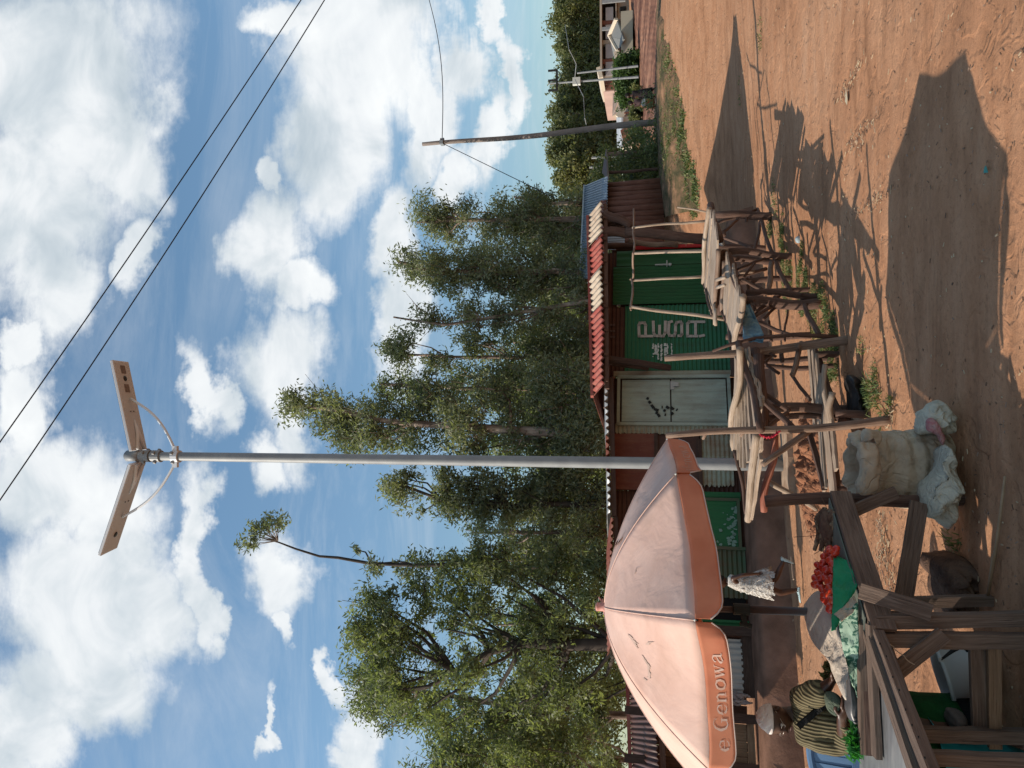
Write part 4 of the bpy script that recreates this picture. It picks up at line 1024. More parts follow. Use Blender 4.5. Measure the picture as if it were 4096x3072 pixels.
def pink():
    D = 72
    T = thing('apartment_block', 'narrow pinkish two-storey end block beside the steel pole', 'building', Pd(*q5(1000, 1110), D))
    mb = MB(); a = q5(700, 1045); b = q5(1060, 1190); facebox(mb, a[0], b[0], a[1], b[1], D, 8); mb.build('wall', M_pinkw, T)
    mb = MB(); A = Pd(*q5(668, 1062), D - .4); B = Pd(*q5(708, 1195), D - .4); mb.beam(A, B, 6, .35, Zv); mb.build('roof', M_creamw, T)
    mb = MB(); A = Pd(*q5(868, 1062), D - .4); B = Pd(*q5(905, 1195), D - .4); mb.beam(A, B, .6, .35, Zv); mb.build('floor_slab', M_creamw, T)
    for (x0, x1) in ((710, 850), (900, 985)):
        for yy in (1080, 1125, 1168):
            mb = MB(); a = q5(x0 + 20, yy); b = q5(x1, yy + 20); facebox(mb, a[0], b[0], a[1], b[1], D - .05, .1); mb.build('window', M_brick, T)
    D = 66
    T = thing('house', 'cream house with a mottled brown roof and bright gable end beyond the field', 'house', Pd(*q5(1080, 1400), D))
    mb = MB(); a = q5(940, 1250); b = q5(1120, 1560); facebox(mb, a[0], b[0], a[1], b[1], D + 1.5, 7); mb.build('wall', M_pinkw, T)
    mb = MB(); A = Pd(*q5(845, 1240), D + 6); B = Pd(*q5(838, 1540), D + 4); C_ = Pd(*q5(945, 1470), D); E_ = Pd(*q5(945, 1250), D); mb.poly([A, B, C_, E_]); mb.poly([A, E_, C_ + Vector((0, 8, -1)), B]); mb.build('roof', plain('mottled brown roof', (.36, .27, .2), (.22, .15, .11), .7), T, solid=.15)
    mb = MB(); mb.poly([Pd(*q5(870, 1535), D - .2), Pd(*q5(945, 1455), D - .2), Pd(*q5(1100, 1450), D - .2), Pd(*q5(1110, 1590), D - .2), Pd(*q5(960, 1600), D - .2)]); mb.build('gable', M_creamw, T, solid=.3)
    for yy in (1485, 1530, 1562):
        mb = MB(); a = q5(985, yy); b = q5(1050, yy + 14); facebox(mb, a[0], b[0], a[1], b[1], D - .5, .15); mb.build('window', M_brick, T)
    D = 76
    T = thing('house', 'cream gable wall with a grey roof strip behind the two walkers', 'house', Pd(*q5(900, 1250), D))
    mb = MB(); mb.poly([Pd(*q5(775, 1310), D), Pd(*q5(880, 1215), D), Pd(*q5(990, 1205), D), Pd(*q5(995, 1240), D), Pd(*q5(850, 1340), D)]); mb.build('gable', M_creamw, T, solid=2.5)
    mb = MB(); mb.poly([Pd(*q5(745, 1175), D + 5), Pd(*q5(745, 1320), D + 5), Pd(*q5(835, 1250), D + .5), Pd(*q5(870, 1190), D + .5)]); mb.build('roof', M_par, T, solid=.2)
    D = 60
    q6 = lambda x, y: (2200 + x * .3617, 400 + y * .3617)
    T = thing('house', 'white-roofed low cream house just left of the wooden utility pole', 'house', Pd(*q6(880, 430), D))
    mb = MB(); a = q6(800, 185); b = q6(930, 520); facebox(mb, a[0], b[0], a[1], b[1], D + .5, 6); mb.build('wall', M_creamw, T)
    mb = MB(); mb.poly([Pd(*q6(745, 190), D + 5), Pd(*q6(750, 530), D + 5), Pd(*q6(800, 515), D), Pd(*q6(800, 195), D)]); mb.build('roof', plain('pale zinc roof', (.55, .56, .56), (.42, .44, .46), .4, .4), T, solid=.15)
    mb = MB(); mb.beam(Pd(*q6(812, 330), D - .2), Pd(*q6(832, 400), D - .2), .4, .5, Zv); mb.build('porch', M_brick, T)
    for yy in (270, 345, 390, 430):
        mb = MB(); a = q6(850, yy); b = q6(885, yy + 18); facebox(mb, a[0], b[0], a[1], b[1], D + .3, .15); mb.build('window', M_brick, T)
pink()
def steel(label, p0, p1, D, r, bar=None, box=None):
    b = Pd(*q5(*p0), D); t = Pd(*q5(*p1), D); T = thing('steel_pole', label, 'pole', b, 'steel poles beyond the field')
    mb = MB(); mb.tube([b - Zv, t], [r, r * .7], 8); mb.build('pole', M_galv, T)
    if bar:
        mb = MB(); a = Pd(*q5(*bar[0]), D); c = Pd(*q5(*bar[1]), D); mb.beam(a, c, .15, .15, Zv); mb.build('cross_bar', M_black, T)
        mb = MB()
        for f in (.02, .5, .98):
            p = a.lerp(c, f); mb.tube([p, p + Zv * .7], .09, 6)
        mb.build('insulator', M_black, T)
    if box: mb = MB(); mb.box(Pd(*q5(*box), D - .2), (.55, .3, .6)); mb.build('box', M_scuff, T)
steel('tall steel pole with a black cross bar and a small white box', (1000, 1035), (-20, 1110), 58, .10, ((92, 925), (92, 1200)), (352, 1080))
steel('shorter bare steel pole right of the cross-barred one', (1000, 890), (360, 970), 60, .10)
q6 = lambda x, y: (2200 + x * .3617, 400 + y * .3617)
for lab_, a, b in (('thin pale pole beside the log house porch, nearer the house', (800, 715), (435, 745)), ('thin pale pole beside the log house porch, further right', (820, 620), (460, 640))):
    B = Pd(*q6(*a), 45); T_ = Pd(*q6(*b), 45); mb = MB(); mb.tube([B - Zv * 1.5, T_], .07, 7); o = mb.build('fence_pole', M_galv, origin=B); tag(o, lab_, 'pole', 'thin pale poles by the log house')
# thin far power lines drooping in front of the wood
for k, (a, m_, b, lb) in enumerate((((330, 1050), (460, 1560), (480, 1650), 'upper far cable drooping in front of the wood'), ((330, 1030), (250, 650), (200, 330), 'far cable rising right of the cross-barred pole'))):
    A, Mi, B = Pd(*q5(*a), 57), Pd(*q5(*m_), 50), Pd(*q5(*b), 60); mb = MB(); mb.tube([A, A.lerp(Mi, .5) - Zv * .3, Mi, B], .03, 4); o = mb.build('power_line', M_galv, origin=A); tag(o, lb, 'wire')

# ------------------------------------------------------------------ bushes, hedge, grass
def bush(label, spots, seed, mt, rr=.35, per=140, ls=.12, lw=.05, name='bush', group=None, up=False):
    rng = np.random.default_rng(seed); C = []; R = []
    for (px, py, D, w, h) in spots:
        c = Pd(px, py, D); n = max(3, int(w * h * 6))
        for k in range(n):
            p = c + Vector((rng.uniform(-w/2, w/2), rng.uniform(-w/2, w/2), rng.uniform(-h*.5, h*.5))); C.append(tuple(p)); R.append(rr * rng.uniform(.7, 1.2))
    c0 = Pd(*spots[0][:3]); T = thing(name, label, 'bush', (c0.x, c0.y, c0.z - spots[0][4] / 2), group)
    leaves_mesh('leaves', C, R, per, ls, lw, mt, T, rng, up=up)
    mb = MB()
    for p in C[::2]:
        b = Vector((p[0], p[1], p[2] - .5)); mb.tube([b, Vector(p)], [.015, .006], 4, False)
    mb.build('stems', M_barkd, T)
bush('dark green bush below the wooden pole', [(2640, 540, 27, 2.2, .9), (2592, 625, 28, 2.0, 1.1)], 21, M_leafB, .4)
bush('dark bushes filling the gap right of the log house', [(2580, 690, 27, 1.8, 1.4), (2570, 650, 30, 2.0, 1.3), (2500, 735, 30, 1.8, 1.6)], 22, M_leafD, .5, 160, .16, .07)
bush('tall dark bush touching the log house corner', [(2500, 770, 32, 3.0, 2.4)], 23, M_leafD, .5, 160, .16, .07)
bush('low green bush at the feet of the walkers', [(2668, 450, 29, 1.6, .45), (2670, 520, 26, 1.6, .6)], 24, M_leafB, .3)
bush('bright green hedge at the far edge of the field', [(2515, 250 + 16 * k, 62, 1.6, 1.6) for k in range(9)] , 25, leafmat('hedge leaves', ((.035, .065, .022), (.06, .105, .032), (.09, .15, .05))), .6, 120, .3, .14, name='hedge')
bush('pale scrub hiding the foot of the cream houses', [(2548, 400 + 22 * k, 55, 1.6, .8) for k in range(7)], 26, M_leafY, .35, 110, .25, .1, name='scrub')
def tufts(spots, seed, name, label, dens=900, hgt=.09, wd=.012, mt=None):
    rng = np.random.default_rng(seed); V = []; Fc = []; cc = []
    for (cx, cy, rx, ry, d) in spots:
        n = int(dens * rx * ry * d)
        ang = rng.uniform(0, 2*pi, n); r = np.sqrt(rng.uniform(0, 1, n))
        for a, q_ in zip(ang, r):
            x = cx + rx * q_ * cos(a) ; y = cy + ry * q_ * sin(a)
            if mnoise.noise(Vector((x * 3.5, y * 3.5, seed))) < -.05: continue
            z = ground(x, y) - .01; h = hgt * rng.uniform(.35, 1.3) * (1.2 - .6 * q_)
            t = rng.uniform(0, 2*pi); w = wd * rng.uniform(.6, 1.4); lx, ly = rng.normal(0, h * .5, 2)
            b = len(V); V += [(x - w*cos(t), y - w*sin(t), z), (x + w*cos(t), y + w*sin(t), z), (x + lx + w*.5*cos(t), y + ly + w*.5*sin(t), z + h*.8), (x + lx*1.6, y + ly*1.6, z + h)]
            Fc.append((b, b+1, b+2, b+3)); cc += [rng.uniform(0, 1)] * 4
    me = bpy.data.meshes.new(name); me.from_pydata(V, [], Fc); at = me.attributes.new('leafc', 'FLOAT', 'POINT'); at.data.foreach_set('value', cc); me.materials.append(mt or M_grass)
    o = bpy.data.objects.new(name, me); COL.objects.link(o); o['kind'] = 'stuff'; o['label'] = label; return o
sp = []
for (px, py, rx, ry, d) in ((3130, 960, .40, .30, 2), (3150, 1120, .5, .4, 2.2), (3210, 1120, .5, .35, 2.4), (3290, 1300, .5, .3, 2), (3330, 1450, .55, .3, 1.2), (3330, 1390, .4, .3, 1.4), (3250, 1230, .4, .25, 1.5), (3440, 1480, .35, .25, .9), (3500, 1620, .3, .2, .8), (3480, 1560, .3, .25, 1), (3560, 1645, .15, .1, 1.6), (3810, 2170, .1, .15, .7), (3100, 800, .6, .25, .2),
                       (3075, 930, .3, .3, 1.2), (2960, 360, .3, .3, .3), (3040, 150, .3, .3, .3)):
    p = Pg(px, py); sp.append((p.x, p.y, rx, ry, d))
tufts(sp, 31, 'grass', 'low green weeds and grass around the stall legs', 5000, .05, .006)
sp = []
random.seed(12)
for k in range(46):
    f = random.random(); px = 2668 + 110 * f + random.uniform(-14, 8); py = 250 + 560 * f + random.uniform(-30, 30); p = Pg(px, py); sp.append((p.x, p.y, random.uniform(.3, .9), random.uniform(.2, .6), .8))
for k in range(20):
    p = Pg(random.uniform(2650, 2700), random.uniform(480, 700)); sp.append((p.x, p.y, 1.0, .9, .6))
tufts(sp, 32, 'verge_grass', 'rough grass on the bank beside the road', 700, .10, .02)
sp = [(Pg(px, py).x, Pg(px, py).y, .05, .35, 1) for px, py in ((3370, 560), (3430, 400), (3480, 780))]

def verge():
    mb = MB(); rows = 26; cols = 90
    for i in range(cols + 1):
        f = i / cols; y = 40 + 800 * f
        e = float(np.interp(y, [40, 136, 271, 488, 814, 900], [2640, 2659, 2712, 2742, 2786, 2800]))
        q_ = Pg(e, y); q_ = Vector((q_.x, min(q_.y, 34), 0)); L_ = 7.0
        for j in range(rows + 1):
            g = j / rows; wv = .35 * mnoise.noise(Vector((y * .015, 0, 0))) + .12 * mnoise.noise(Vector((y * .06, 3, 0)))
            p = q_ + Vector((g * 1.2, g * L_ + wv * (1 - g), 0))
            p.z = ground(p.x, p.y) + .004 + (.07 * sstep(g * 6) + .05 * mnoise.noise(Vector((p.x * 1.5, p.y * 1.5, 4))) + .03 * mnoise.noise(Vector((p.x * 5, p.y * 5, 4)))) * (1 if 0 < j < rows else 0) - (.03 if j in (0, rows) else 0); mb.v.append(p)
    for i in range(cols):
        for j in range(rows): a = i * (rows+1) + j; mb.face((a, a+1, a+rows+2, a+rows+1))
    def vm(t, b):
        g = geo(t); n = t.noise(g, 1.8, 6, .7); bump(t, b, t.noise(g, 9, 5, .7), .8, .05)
        return t.ramp(n, [(.36, (.05, .055, .025)), (.46, (.11, .085, .045)), (.56, (.20, .12, .07)), (.68, (.33, .19, .11))])  # mottled grass and earth, darkened to paint in the shade on the bank
    struct(mb.build('verge', mat('shade-darkened dry grassy earth', vm, .95, spec=.1), smooth=True), 'rough grassy bank between the road and the field')
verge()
def litter():
    rng = np.random.default_rng(77); mb = MB()
    def bit(x, y, L, w, hh, m):
        a = rng.uniform(0, pi); z = ground(x, y) + .004; c = Vector((x, y, z + hh)); mb.beam(c - Vector((cos(a), sin(a), 0)) * L/2, c + Vector((cos(a), sin(a), rng.uniform(-.1, .15))) * L/2, w, hh, Zv, m=m)
    for k in range(1500):
        Y_ = 3.6 + 12 * rng.uniform() ** 1.6; X_ = rng.uniform(-.55, .6) * Y_; s = .5 + Y_ / 12
        bit(X_, Y_, rng.uniform(.01, .035) * s, rng.uniform(.004, .012) * s, .004, int(rng.integers(0, 3)))
    for (px, py, sx, sy, n) in ((3530, 2180, .30, .22, 130), (3560, 1660, .12, .12, 40), (3430, 560, .12, .8, 90), (3400, 330, .08, .7, 60), (3480, 820, .06, .6, 60), (3170, 2330, .1, .1, 5), (3560, 2330, .2, .15, 40), (3300, 1560, .2, .1, 30)):
        c = Pg(px, py)
        for k in range(n): bit(c.x + rng.normal(0, sx * .6), c.y + rng.normal(0, sy * .5), rng.uniform(.015, .07), rng.uniform(.003, .008), .004, int(rng.choice([0, 0, 1, 2])))
    o = mb.build('litter', [plain('dry straw', (.50, .40, .26), (.36, .26, .16), 8), plain('dead leaves', (.16, .09, .05), (.09, .05, .03), 8), plain('pebbles', (.30, .20, .14), (.20, .13, .09), 8)]); o['kind'] = 'stuff'; o['label'] = 'straw, chips and dead leaves scattered over the earth'
litter()
# ------------------------------------------------------------------ stick stalls
qa = lambda x, y: (2700 + .3617 * x, 800 + .3617 * y)
qb = lambda x, y: (2850 + .3617 * x, 1300 + .3617 * y)
qc = lambda x, y: (2850 + .3617 * x, 1600 + .3617 * y)
q2 = lambda x, y: (2200 + .6028 * x, 700 + .6028 * y)
def Dy(y, off=0): return float(np.interp(y, [865, 1024, 1200, 1360, 1677, 2050], [12.6, 10.8, 9.25, 7.85, 6.55, 6.0])) + off
def LS(T, nm, a, b, r0, r1=None, off=0.0, mt=None, off1=None, wob=.02, da=None, db=None):
    A = Pd(a[0], a[1], da or Dy(a[1], off)); B = Pd(b[0], b[1], db or Dy(b[1], off if off1 is None else off1))
    mb = MB(); L = (B - A).length; mb.stick(A, B, r0 * .8, (r1 or r0) * .8, wob * min(1, L) * .7, max(4, int(L / .16)), 8); return mb.build(nm, mt or M_dark, T, smooth=True)
def to_ground(px, py, D=None):
    p = Pg(px, py); p.z -= .06; return p
def post(T, base, top, r0, r1, mt=M_dark, nm='leg', dtop=0):
    B = to_ground(*base); A = Pd(top[0], top[1], B.y + dtop); mb = MB(); L = (A - B).length
    mb.stick(B, A, r0, r1, .03, max(6, int(L / .12)), 9)
    # knots
    for k in range(2):
        c = B.lerp(A, random.uniform(.2, .9)); v = Vector((random.gauss(0, 1), random.gauss(0, 1), .3)).normalized(); mb.stick(c, c + v * (r0 + .035), r0 * .5, r0 * .35, 0, 2, 6)
    return mb.build(nm, mt, T, smooth=True)
def deck(T, A, B, C, D_, zA, zB, n, mt=M_plank, gap=.9, thick=.022, jit=.006, endj=.10, nm='tabletop', zj=.012):
    """planks running A->D and B->C, spread from AD to BC"""
    a, b, c, d = Pz(*A, zA), Pz(*B, zB), Pz(*C, zB), Pz(*D_, zA)
    mb = MB()
    for k in range(n):
        f = (k + .5) / n; p = a.lerp(b, f); q = d.lerp(c, f); t = (q - p).normalized()
        p = p + t * random.uniform(-endj, endj); q = q + t * random.uniform(-endj, endj)
        w = ((a.lerp(b, (k+1)/n) - a.lerp(b, k/n)).length + (d.lerp(c, (k+1)/n) - d.lerp(c, k/n)).length) / 2 * gap
        w *= abs((b - a).normalized().cross(t).length)
        zz = random.uniform(-zj, zj)
        mb.beam(p + Zv * zz, q + Zv * (zz + random.uniform(-.008, .008)), w * random.uniform(.82, 1.05), thick, Zv, jit=jit, seg=9)
    return mb.build(nm, mt, T), (a, b, c, d)

def stall_near():
    random.seed(101)
    T = thing('market_stall', 'near stick stall topped with warped grey planks, two tall posts rising above it', 'market stall', Pg(3480, 1600), 'stick market stalls')
    post(T, (3554, 1677), (2663, 1743), .038, .027, M_stick)
    post(T, (3390, 1360), (2658, 1434), .052, .032, M_stick)
    # planks, long and uneven, running right to left
    mb = MB(); st = [(2946, 1432), (2951, 1428), (2957, 1424), (2964, 1420), (2972, 1412), (2981, 1404), (2992, 1402)]
    en = [(2938, 1800), (2950, 1835), (2962, 1868), (2976, 1872), (2990, 1850), (3006, 1790), (3026, 1735)]
    zs = [1.10, 1.08, 1.06, 1.04, 1.02, 1.00, .985]
    for (s, e, z_) in zip(st, en, zs):
        a, b = Pz(*s, z_), Pz(*e, z_ - .01); mb.beam(a, b, random.uniform(.13, .17), .022, Zv, jit=.006, seg=12)
    for (s, e, z_) in (((2990, 1412), (3044, 1640), .985), ((2996, 1420), (3050, 1610), .96)):
        a, b = Pz(*s, z_), Pz(*e, z_); mb.beam(a, b, .09, .025, Zv, jit=.016, seg=14)
    for (s, e, z_) in (((3042, 1824), (3005, 2074), .96), ((3046, 1745), (3040, 1830), .955), ((3010, 1800), (2990, 2060), .98)):
        a, b = Pz(*s, z_), Pz(*e, z_); mb.beam(a, b, .07, .03, Zv, jit=.01, seg=8)
    mb.build('tabletop', M_plank, T)
    def pole(a, b, za, zb, r, mt=M_plank, nm='pole'):
        mb = MB(); mb.stick(Pz(*a, za), Pz(*b, zb), r, r * .9, .03, 12, 9); return mb.build(nm, mt, T, smooth=True)
    pole((2960, 1395), (2924, 1705), 1.12, 1.12, .032); pole((2924, 1700), (2938, 1800), 1.12, 1.08, .034)
    pole((3026, 1737), (2992, 2081), 1.0, .985, .038); pole((2953, 1370), (3044, 1722), 1.06, 1.02, .034, M_dark)
    pole((2937, 1800), (2984, 2056), 1.10, 1.0, .018, M_dark)
    mb = MB(); mb.stick(Pz(3020, 1400, .90), Pz(3074, 1752, .88), .048, .046, .01, 8, 10); mb.build('crossbeam', M_dark, T, smooth=True)
    mb = MB(); mb.stick(Pz(3035, 1420, .93), Pz(3050, 1720, .93), .05, .05, .01, 8, 10); mb.build('crossbeam', M_dark, T, smooth=True)
    pole((3097, 1740), (3056, 2045), .80, .86, .036, M_red)
    for x, y0, y1, r, o in ((1636, 3050, 3330, .045, .9), (1672, 3060, 3340, .03, 1.1), (1465, 3040, 3300, .026, .9), (1440, 3020, 3300, .03, 1.0)):
        D = Dy(x, o); mb = MB(); A = Pd(y0, x, D); B = Vector((A.x, A.y, ground(A.x, A.y) - .05)); mb.stick(B, A, r, r, .02, 8, 8); mb.build('leg', M_dark, T, smooth=True)
    for a, b, r, o in ((qb(540,395), qb(735,535), .022, .5), (qb(690,290), qb(545,475), .022, .6), (qb(530,740), qb(850,945), .030, .6), (qb(555,820), qb(885,1130), .032, .05), (qb(830,975), qb(605,1120), .028, .5),
                       (qb(560,270), qb(700,350), .02, .2), (qb(485,410), qb(700,290), .026, .3), (qb(870,540), qb(1080,830), .022, .7), (qb(985,200), qb(885,550), .034, .2), (qb(760,300), qb(770,400), .03, .4)):
        LS(T, 'brace', a, b, r, None, o, M_stick if a == qb(985,200) else M_dark)
    LS(T, 'brace', qc(1110,310), qc(555,715), .035, .032, .1, M_stick); 
    LS(T, 'brace', qc(560,865), qc(1165,1215), .034, .03, 1.4, M_plank)
    mb = MB(); pts = []
    c = Pd(3050, 1735, 6.5)
    for k in range(22):
        t = k / 21; p = Pd(3045 + 75 * t, 1738 + 18 * sin(pi * t) - 14 * t, 6.47); pts.append(p + Vector((0, .01 * sin(k * 1.7), 0)))
    mb.tube(pts, .007, 6); pts = [p + Vector((.012 * sin(i * 2.1), -.006, .012)) for i, p in enumerate(pts)]; mb.tube(pts, .006, 6)
    mb.build('red_cord', plain('red cord', (.5, .02, .05), rough=.7), T, smooth=True)
    # thin bent stick leaning beside the right post
    mb = MB(); mb.tube([Pd(2850, 1405, 7.7), Pd(2930, 1375, 7.7), Pd(3020, 1354, 7.75), Pd(3175, 1338, 7.8), Pd(3349, 1348, 7.85)], [.012, .018, .02, .022, .024], 7); mb.build('leaning_stick', M_dark, T, smooth=True)
stall_near()
def bench():
    random.seed(55)
    T = thing('bench', 'low bench of loose split planks under the near stick stall', 'bench', Pg(3400, 1800))
    mb = MB(); st = [(3238, 1392), (3252, 1400), (3264, 1420), (3280, 1500), (3296, 1560), (3318, 1590)]; en = [(3262, 1720), (3292, 1850), (3300, 1960), (3330, 1985), (3338, 1990), (3345, 1880)]
    for i, (s, e) in enumerate(zip(st, en)):
        mb.beam(Pz(*s, .27 + .01 * (i % 2)), Pz(*e, .27 + .012 * (i % 3)), random.uniform(.10, .15), .022, Zv, jit=.007, seg=10)
    mb.build('seat', M_plank, T)
    mb = MB(); mb.stick(Pz(3330, 1570, .29), Pz(3325, 1700, .29), .03, .03, .02, 6, 8); mb.stick(Pz(3300, 1460, .29), Pz(3312, 1700, .3), .025, .025, .02, 6, 8); mb.build('loose_pole', M_plank, T, smooth=True)
    mb = MB(); mb.stick(Pz(3246, 1385, .20), Pz(3372, 1690, .18), .045, .04, .03, 9, 8); mb.build('rail', M_dark, T, smooth=True)
    mb = MB(); mb.beam(Pz(3237, 1730, .33), Pz(3300, 1954, .30), .05, .05, Zv, jit=.006, seg=5); mb.beam(Pz(3330, 1740, .2), Pz(3350, 1960, .22), .06, .05, Zv, jit=.006, seg=5); mb.build('rail', M_dark, T)
    for p in ((3262, 1650), (3340, 1655), (3300, 1930), (3250, 1420), (3345, 1960)):
        a = Pz(*p, .26); mb = MB(); mb.stick((a.x, a.y, ground(a.x, a.y) - .05), a, .035, .035, .01, 4, 8); mb.build('leg', M_dark, T, smooth=True)
bench()
def stall_mid():
    random.seed(77)
    T = thing('market_stall', 'rough stick stall in the middle of the row with a pale board top', 'market stall', Pg(3300, 1200), 'stick market stalls')
    post(T, (3268, 1186), (2985, 1172), .042, .038); post(T, (3276, 1212), (2975, 1205), .060, .052); post(T, (3127, 1048), (2916, 1036), .045, .045); post(T, (3167, 1024), (2914, 1006), .045, .05)
    deck(T, (2901, 1045), (2969, 1190), (2942, 1398), (2889, 1245), 1.02, 1.0, 5, M_plank, 1.02)
    def pole(a, b, za, r, mt=M_stick): mb = MB(); mb.stick(Pz(*a, za), Pz(*b, za), r, r * .9, .02, 10, 8); mb.build('rail', mt, T, smooth=True)
    pole((2904, 1012), (2972, 1190), .97, .035, M_dark); pole((2972, 1185), (2938, 1405), 1.02, .035, M_plank); pole((2898, 1045), (2888, 1245), 1.03, .03, M_stick); pole((2887, 1240), (2925, 1380), 1.03, .02, M_dark)
    pole((2915, 1015), (2982, 1200), .92, .03, M_dark)
    B = [(qa(490,390), qa(940,580), .035, .8), (qa(910,100), qa(1080,600), .036, 0), (qa(1075,590), qa(1300,1050), .036, 0), (qa(750,880), qa(1040,1030), .03, .2), (qa(1030,1010), qa(1600,985), .038, 0),
         (qa(840,850), qa(890,1040), .022, .8), (qa(1070,690), qa(1030,1000), .045, .5), (qa(1400,1075), qa(1590,1490), .036, .0), (qa(940,1355), qa(1300,1505), .032, .3), (qa(1245,1190), qa(1215,1560), .016, .6), (qa(1040,1340), qa(1065,1560), .02, .7),
         (qa(880,1290), qa(1160,1140), .028, .1), (qa(900,1240), qa(1150,1060), .03, .2), (qa(700,770), qa(1050,630), .03, .6), (qa(700,850), qa(1010,760), .035, .8), (qa(720,800), qa(880,790), .03, .5), (qa(660,700), qa(640,900), .03, .7), (qa(880,700), qa(760,860), .022, .4),
         (qa(980,1320), qa(1120,1180), .022, .3), (qa(850,1020), qa(900,1290), .03, .3), (qa(800,870), qa(810,1040), .03, .9)]
    for a, b, r, o in B: LS(T, 'brace', a, b, r, None, o, M_stick if o == .5 else M_dark)
    for px, py, D in ((3030, 1345, 9.6), (3010, 1120, 10.6), (3000, 1230, 10.2)):
        A = Pd(px, py, D); mb = MB(); mb.stick((A.x, A.y, ground(A.x, A.y) - .05), (A.x, A.y, 1.0), .04, .04, .02, 7, 8); mb.build('leg', M_dark, T, smooth=True)
stall_mid()
def stall_far():
    random.seed(91)
    T = thing('market_stall', 'farthest stick stall with a frame of thin bare poles standing over it', 'market stall', Pg(3080, 870), 'stick market stalls')
    post(T, (3082, 864), (2860, 862), .064, .060, M_dark); post(T, (3010, 1140), (2860, 1130), .045, .045)
    A = Pg(3060, 1000); mb = MB(); mb.stick((A.x, A.y, A.z - .1), Pd(2860, 985, A.y), .06, .05, .02, 8, 8); mb.build('leg', M_dark, T, smooth=True)
    deck(T, (2838, 842), (2876, 955), (2857, 1260), (2814, 1135), 1.12, 1.10, 6, M_plank, 1.02)
    def pole(a, b, za, r, mt=M_stick): mb = MB(); mb.stick(Pz(*a, za), Pz(*b, za), r, r * .9, .02, 10, 8); mb.build('rail', mt, T, smooth=True)
    pole((2836, 834), (2812, 1133), 1.14, .032, M_plank); pole((2842, 820), (2880, 960), 1.06, .05, M_dark); pole((2874, 1000), (2856, 1265), 1.11, .03, M_stick); pole((2812, 1130), (2852, 1262), 1.13, .02, M_dark)
    pole((2885, 1005), (2880, 1260), 1.02, .04, M_dark); pole((2895, 1000), (2885, 1200), .95, .03, M_dark)
    for a, b in (((2858, 1215), (2858, 1300)), ((2862, 1235), (2863, 1303)), ((2866, 1120), (2900, 1110)), ((2868, 1150), (2898, 1140))):
        mb = MB(); mb.stick(Pz(*a, 1.12), Pz(*b, 1.12), .022, .02, .0, 3, 7); mb.build('rail', M_plank, T, smooth=True)
    for a, b, r, o in ((qa(470,250), qa(900,105), .03, -.1), (qa(520,360), qa(690,215), .035, .5), (qa(940,240), qa(880,560), .03, .4), (qa(480,380), qa(560,380), .05, 0)):
        LS(T, 'brace', a, b, r, None, o)
    for a, b, r, D in ((q2(545,350), q2(1040,305), .03, 12.9), (q2(560,520), q2(1180,498), .032, 11.3), (q2(545,700), q2(1012,675), .03, 12.4), (q2(540,875), q2(1155,958), .032, 10.6), (q2(845,215), q2(1062,248), .022, 13.5)):
        LS(T, 'upright_pole', a, b, r * .8, r, 0, M_plank, da=D, db=D - .1)
    for a, b, Da, Db in ((q2(555,225), q2(557,360), 13.4, 12.9), (q2(555,350), q2(555,520), 12.9, 11.6), (q2(552,515), q2(550,700), 11.4, 12.3), (q2(545,695), q2(537,895), 12.3, 10.6), (q2(530,690), q2(560,700), 12.3, 12.3), (q2(528,880), q2(560,880), 10.6, 10.6)):
        LS(T, 'top_rail', a, b, .022, .02, 0, M_stick, da=Da, db=Db)
stall_far()
def cushion(outline, D, depth, name, mt, parent=None, rings=9, wr=.02, freq=6, Df=None, flat=.5, sub=4, seed=0, origin=None):
    """solid body with the given silhouette (photo pixels), real thickness `depth`"""
    mb = MB(); n0 = len(outline); pts = []
    for i in range(n0):                                   # catmull-rom the outline
        p0, p1, p2, p3 = [Vector(outline[(i + k) % n0]) for k in (-1, 0, 1, 2)]
        for s_ in range(sub):
            t = s_ / sub; pts.append(0.5 * ((2*p1) + (p2 - p0)*t + (2*p0 - 5*p1 + 4*p2 - p3)*t*t + (3*p1 - p0 - 3*p2 + p3)*t**3))
    n = len(pts); c = sum(pts, Vector((0, 0))) / n
    for side in (-1, 1):
        base = len(mb.v)
        for r in range(rings + 1):
            t = 1 - r / (rings + 1); 
            for p in pts:
                q = c + (p - c) * t; d = (Df(q.x, q.y) if Df else D)
                b = depth / 2 * (1 - t ** 2.6) ** flat
                P_ = Pd(q.x, q.y, d); P_ = P_ + Vector((0, side * b, 0))
                P_ += Vector((.3, 1, .5)) * wr * mnoise.noise(P_ * freq + Vector((seed, 0, 0))) * (1 - t ** 6) + Vector((.3, 1, .5)) * wr * .4 * mnoise.noise(P_ * freq * 3)* (1 - t ** 6)
                mb.v.append(P_)
        for r in range(rings):
            for j in range(n):
                j2 = (j + 1) % n; f = (base + r*n + j, base + r*n + j2, base + (r+1)*n + j2, base + (r+1)*n + j)
                mb.face(f if side < 0 else f[::-1])
        mb.face([base + rings*n + j for j in range(n)][:: (1 if side < 0 else -1)])
    o = mb.build(name, mt, parent, smooth=True, origin=origin or (Pd(c.x, c.y, Df(c.x, c.y) if Df else D)))
    # weld the rim
    bm = bmesh.new(); bm.from_mesh(o.data); bmesh.ops.remove_doubles(bm, verts=bm.verts, dist=.0005); bmesh.ops.recalc_face_normals(bm, faces=bm.faces); bm.to_mesh(o.data); bm.free()
    return o
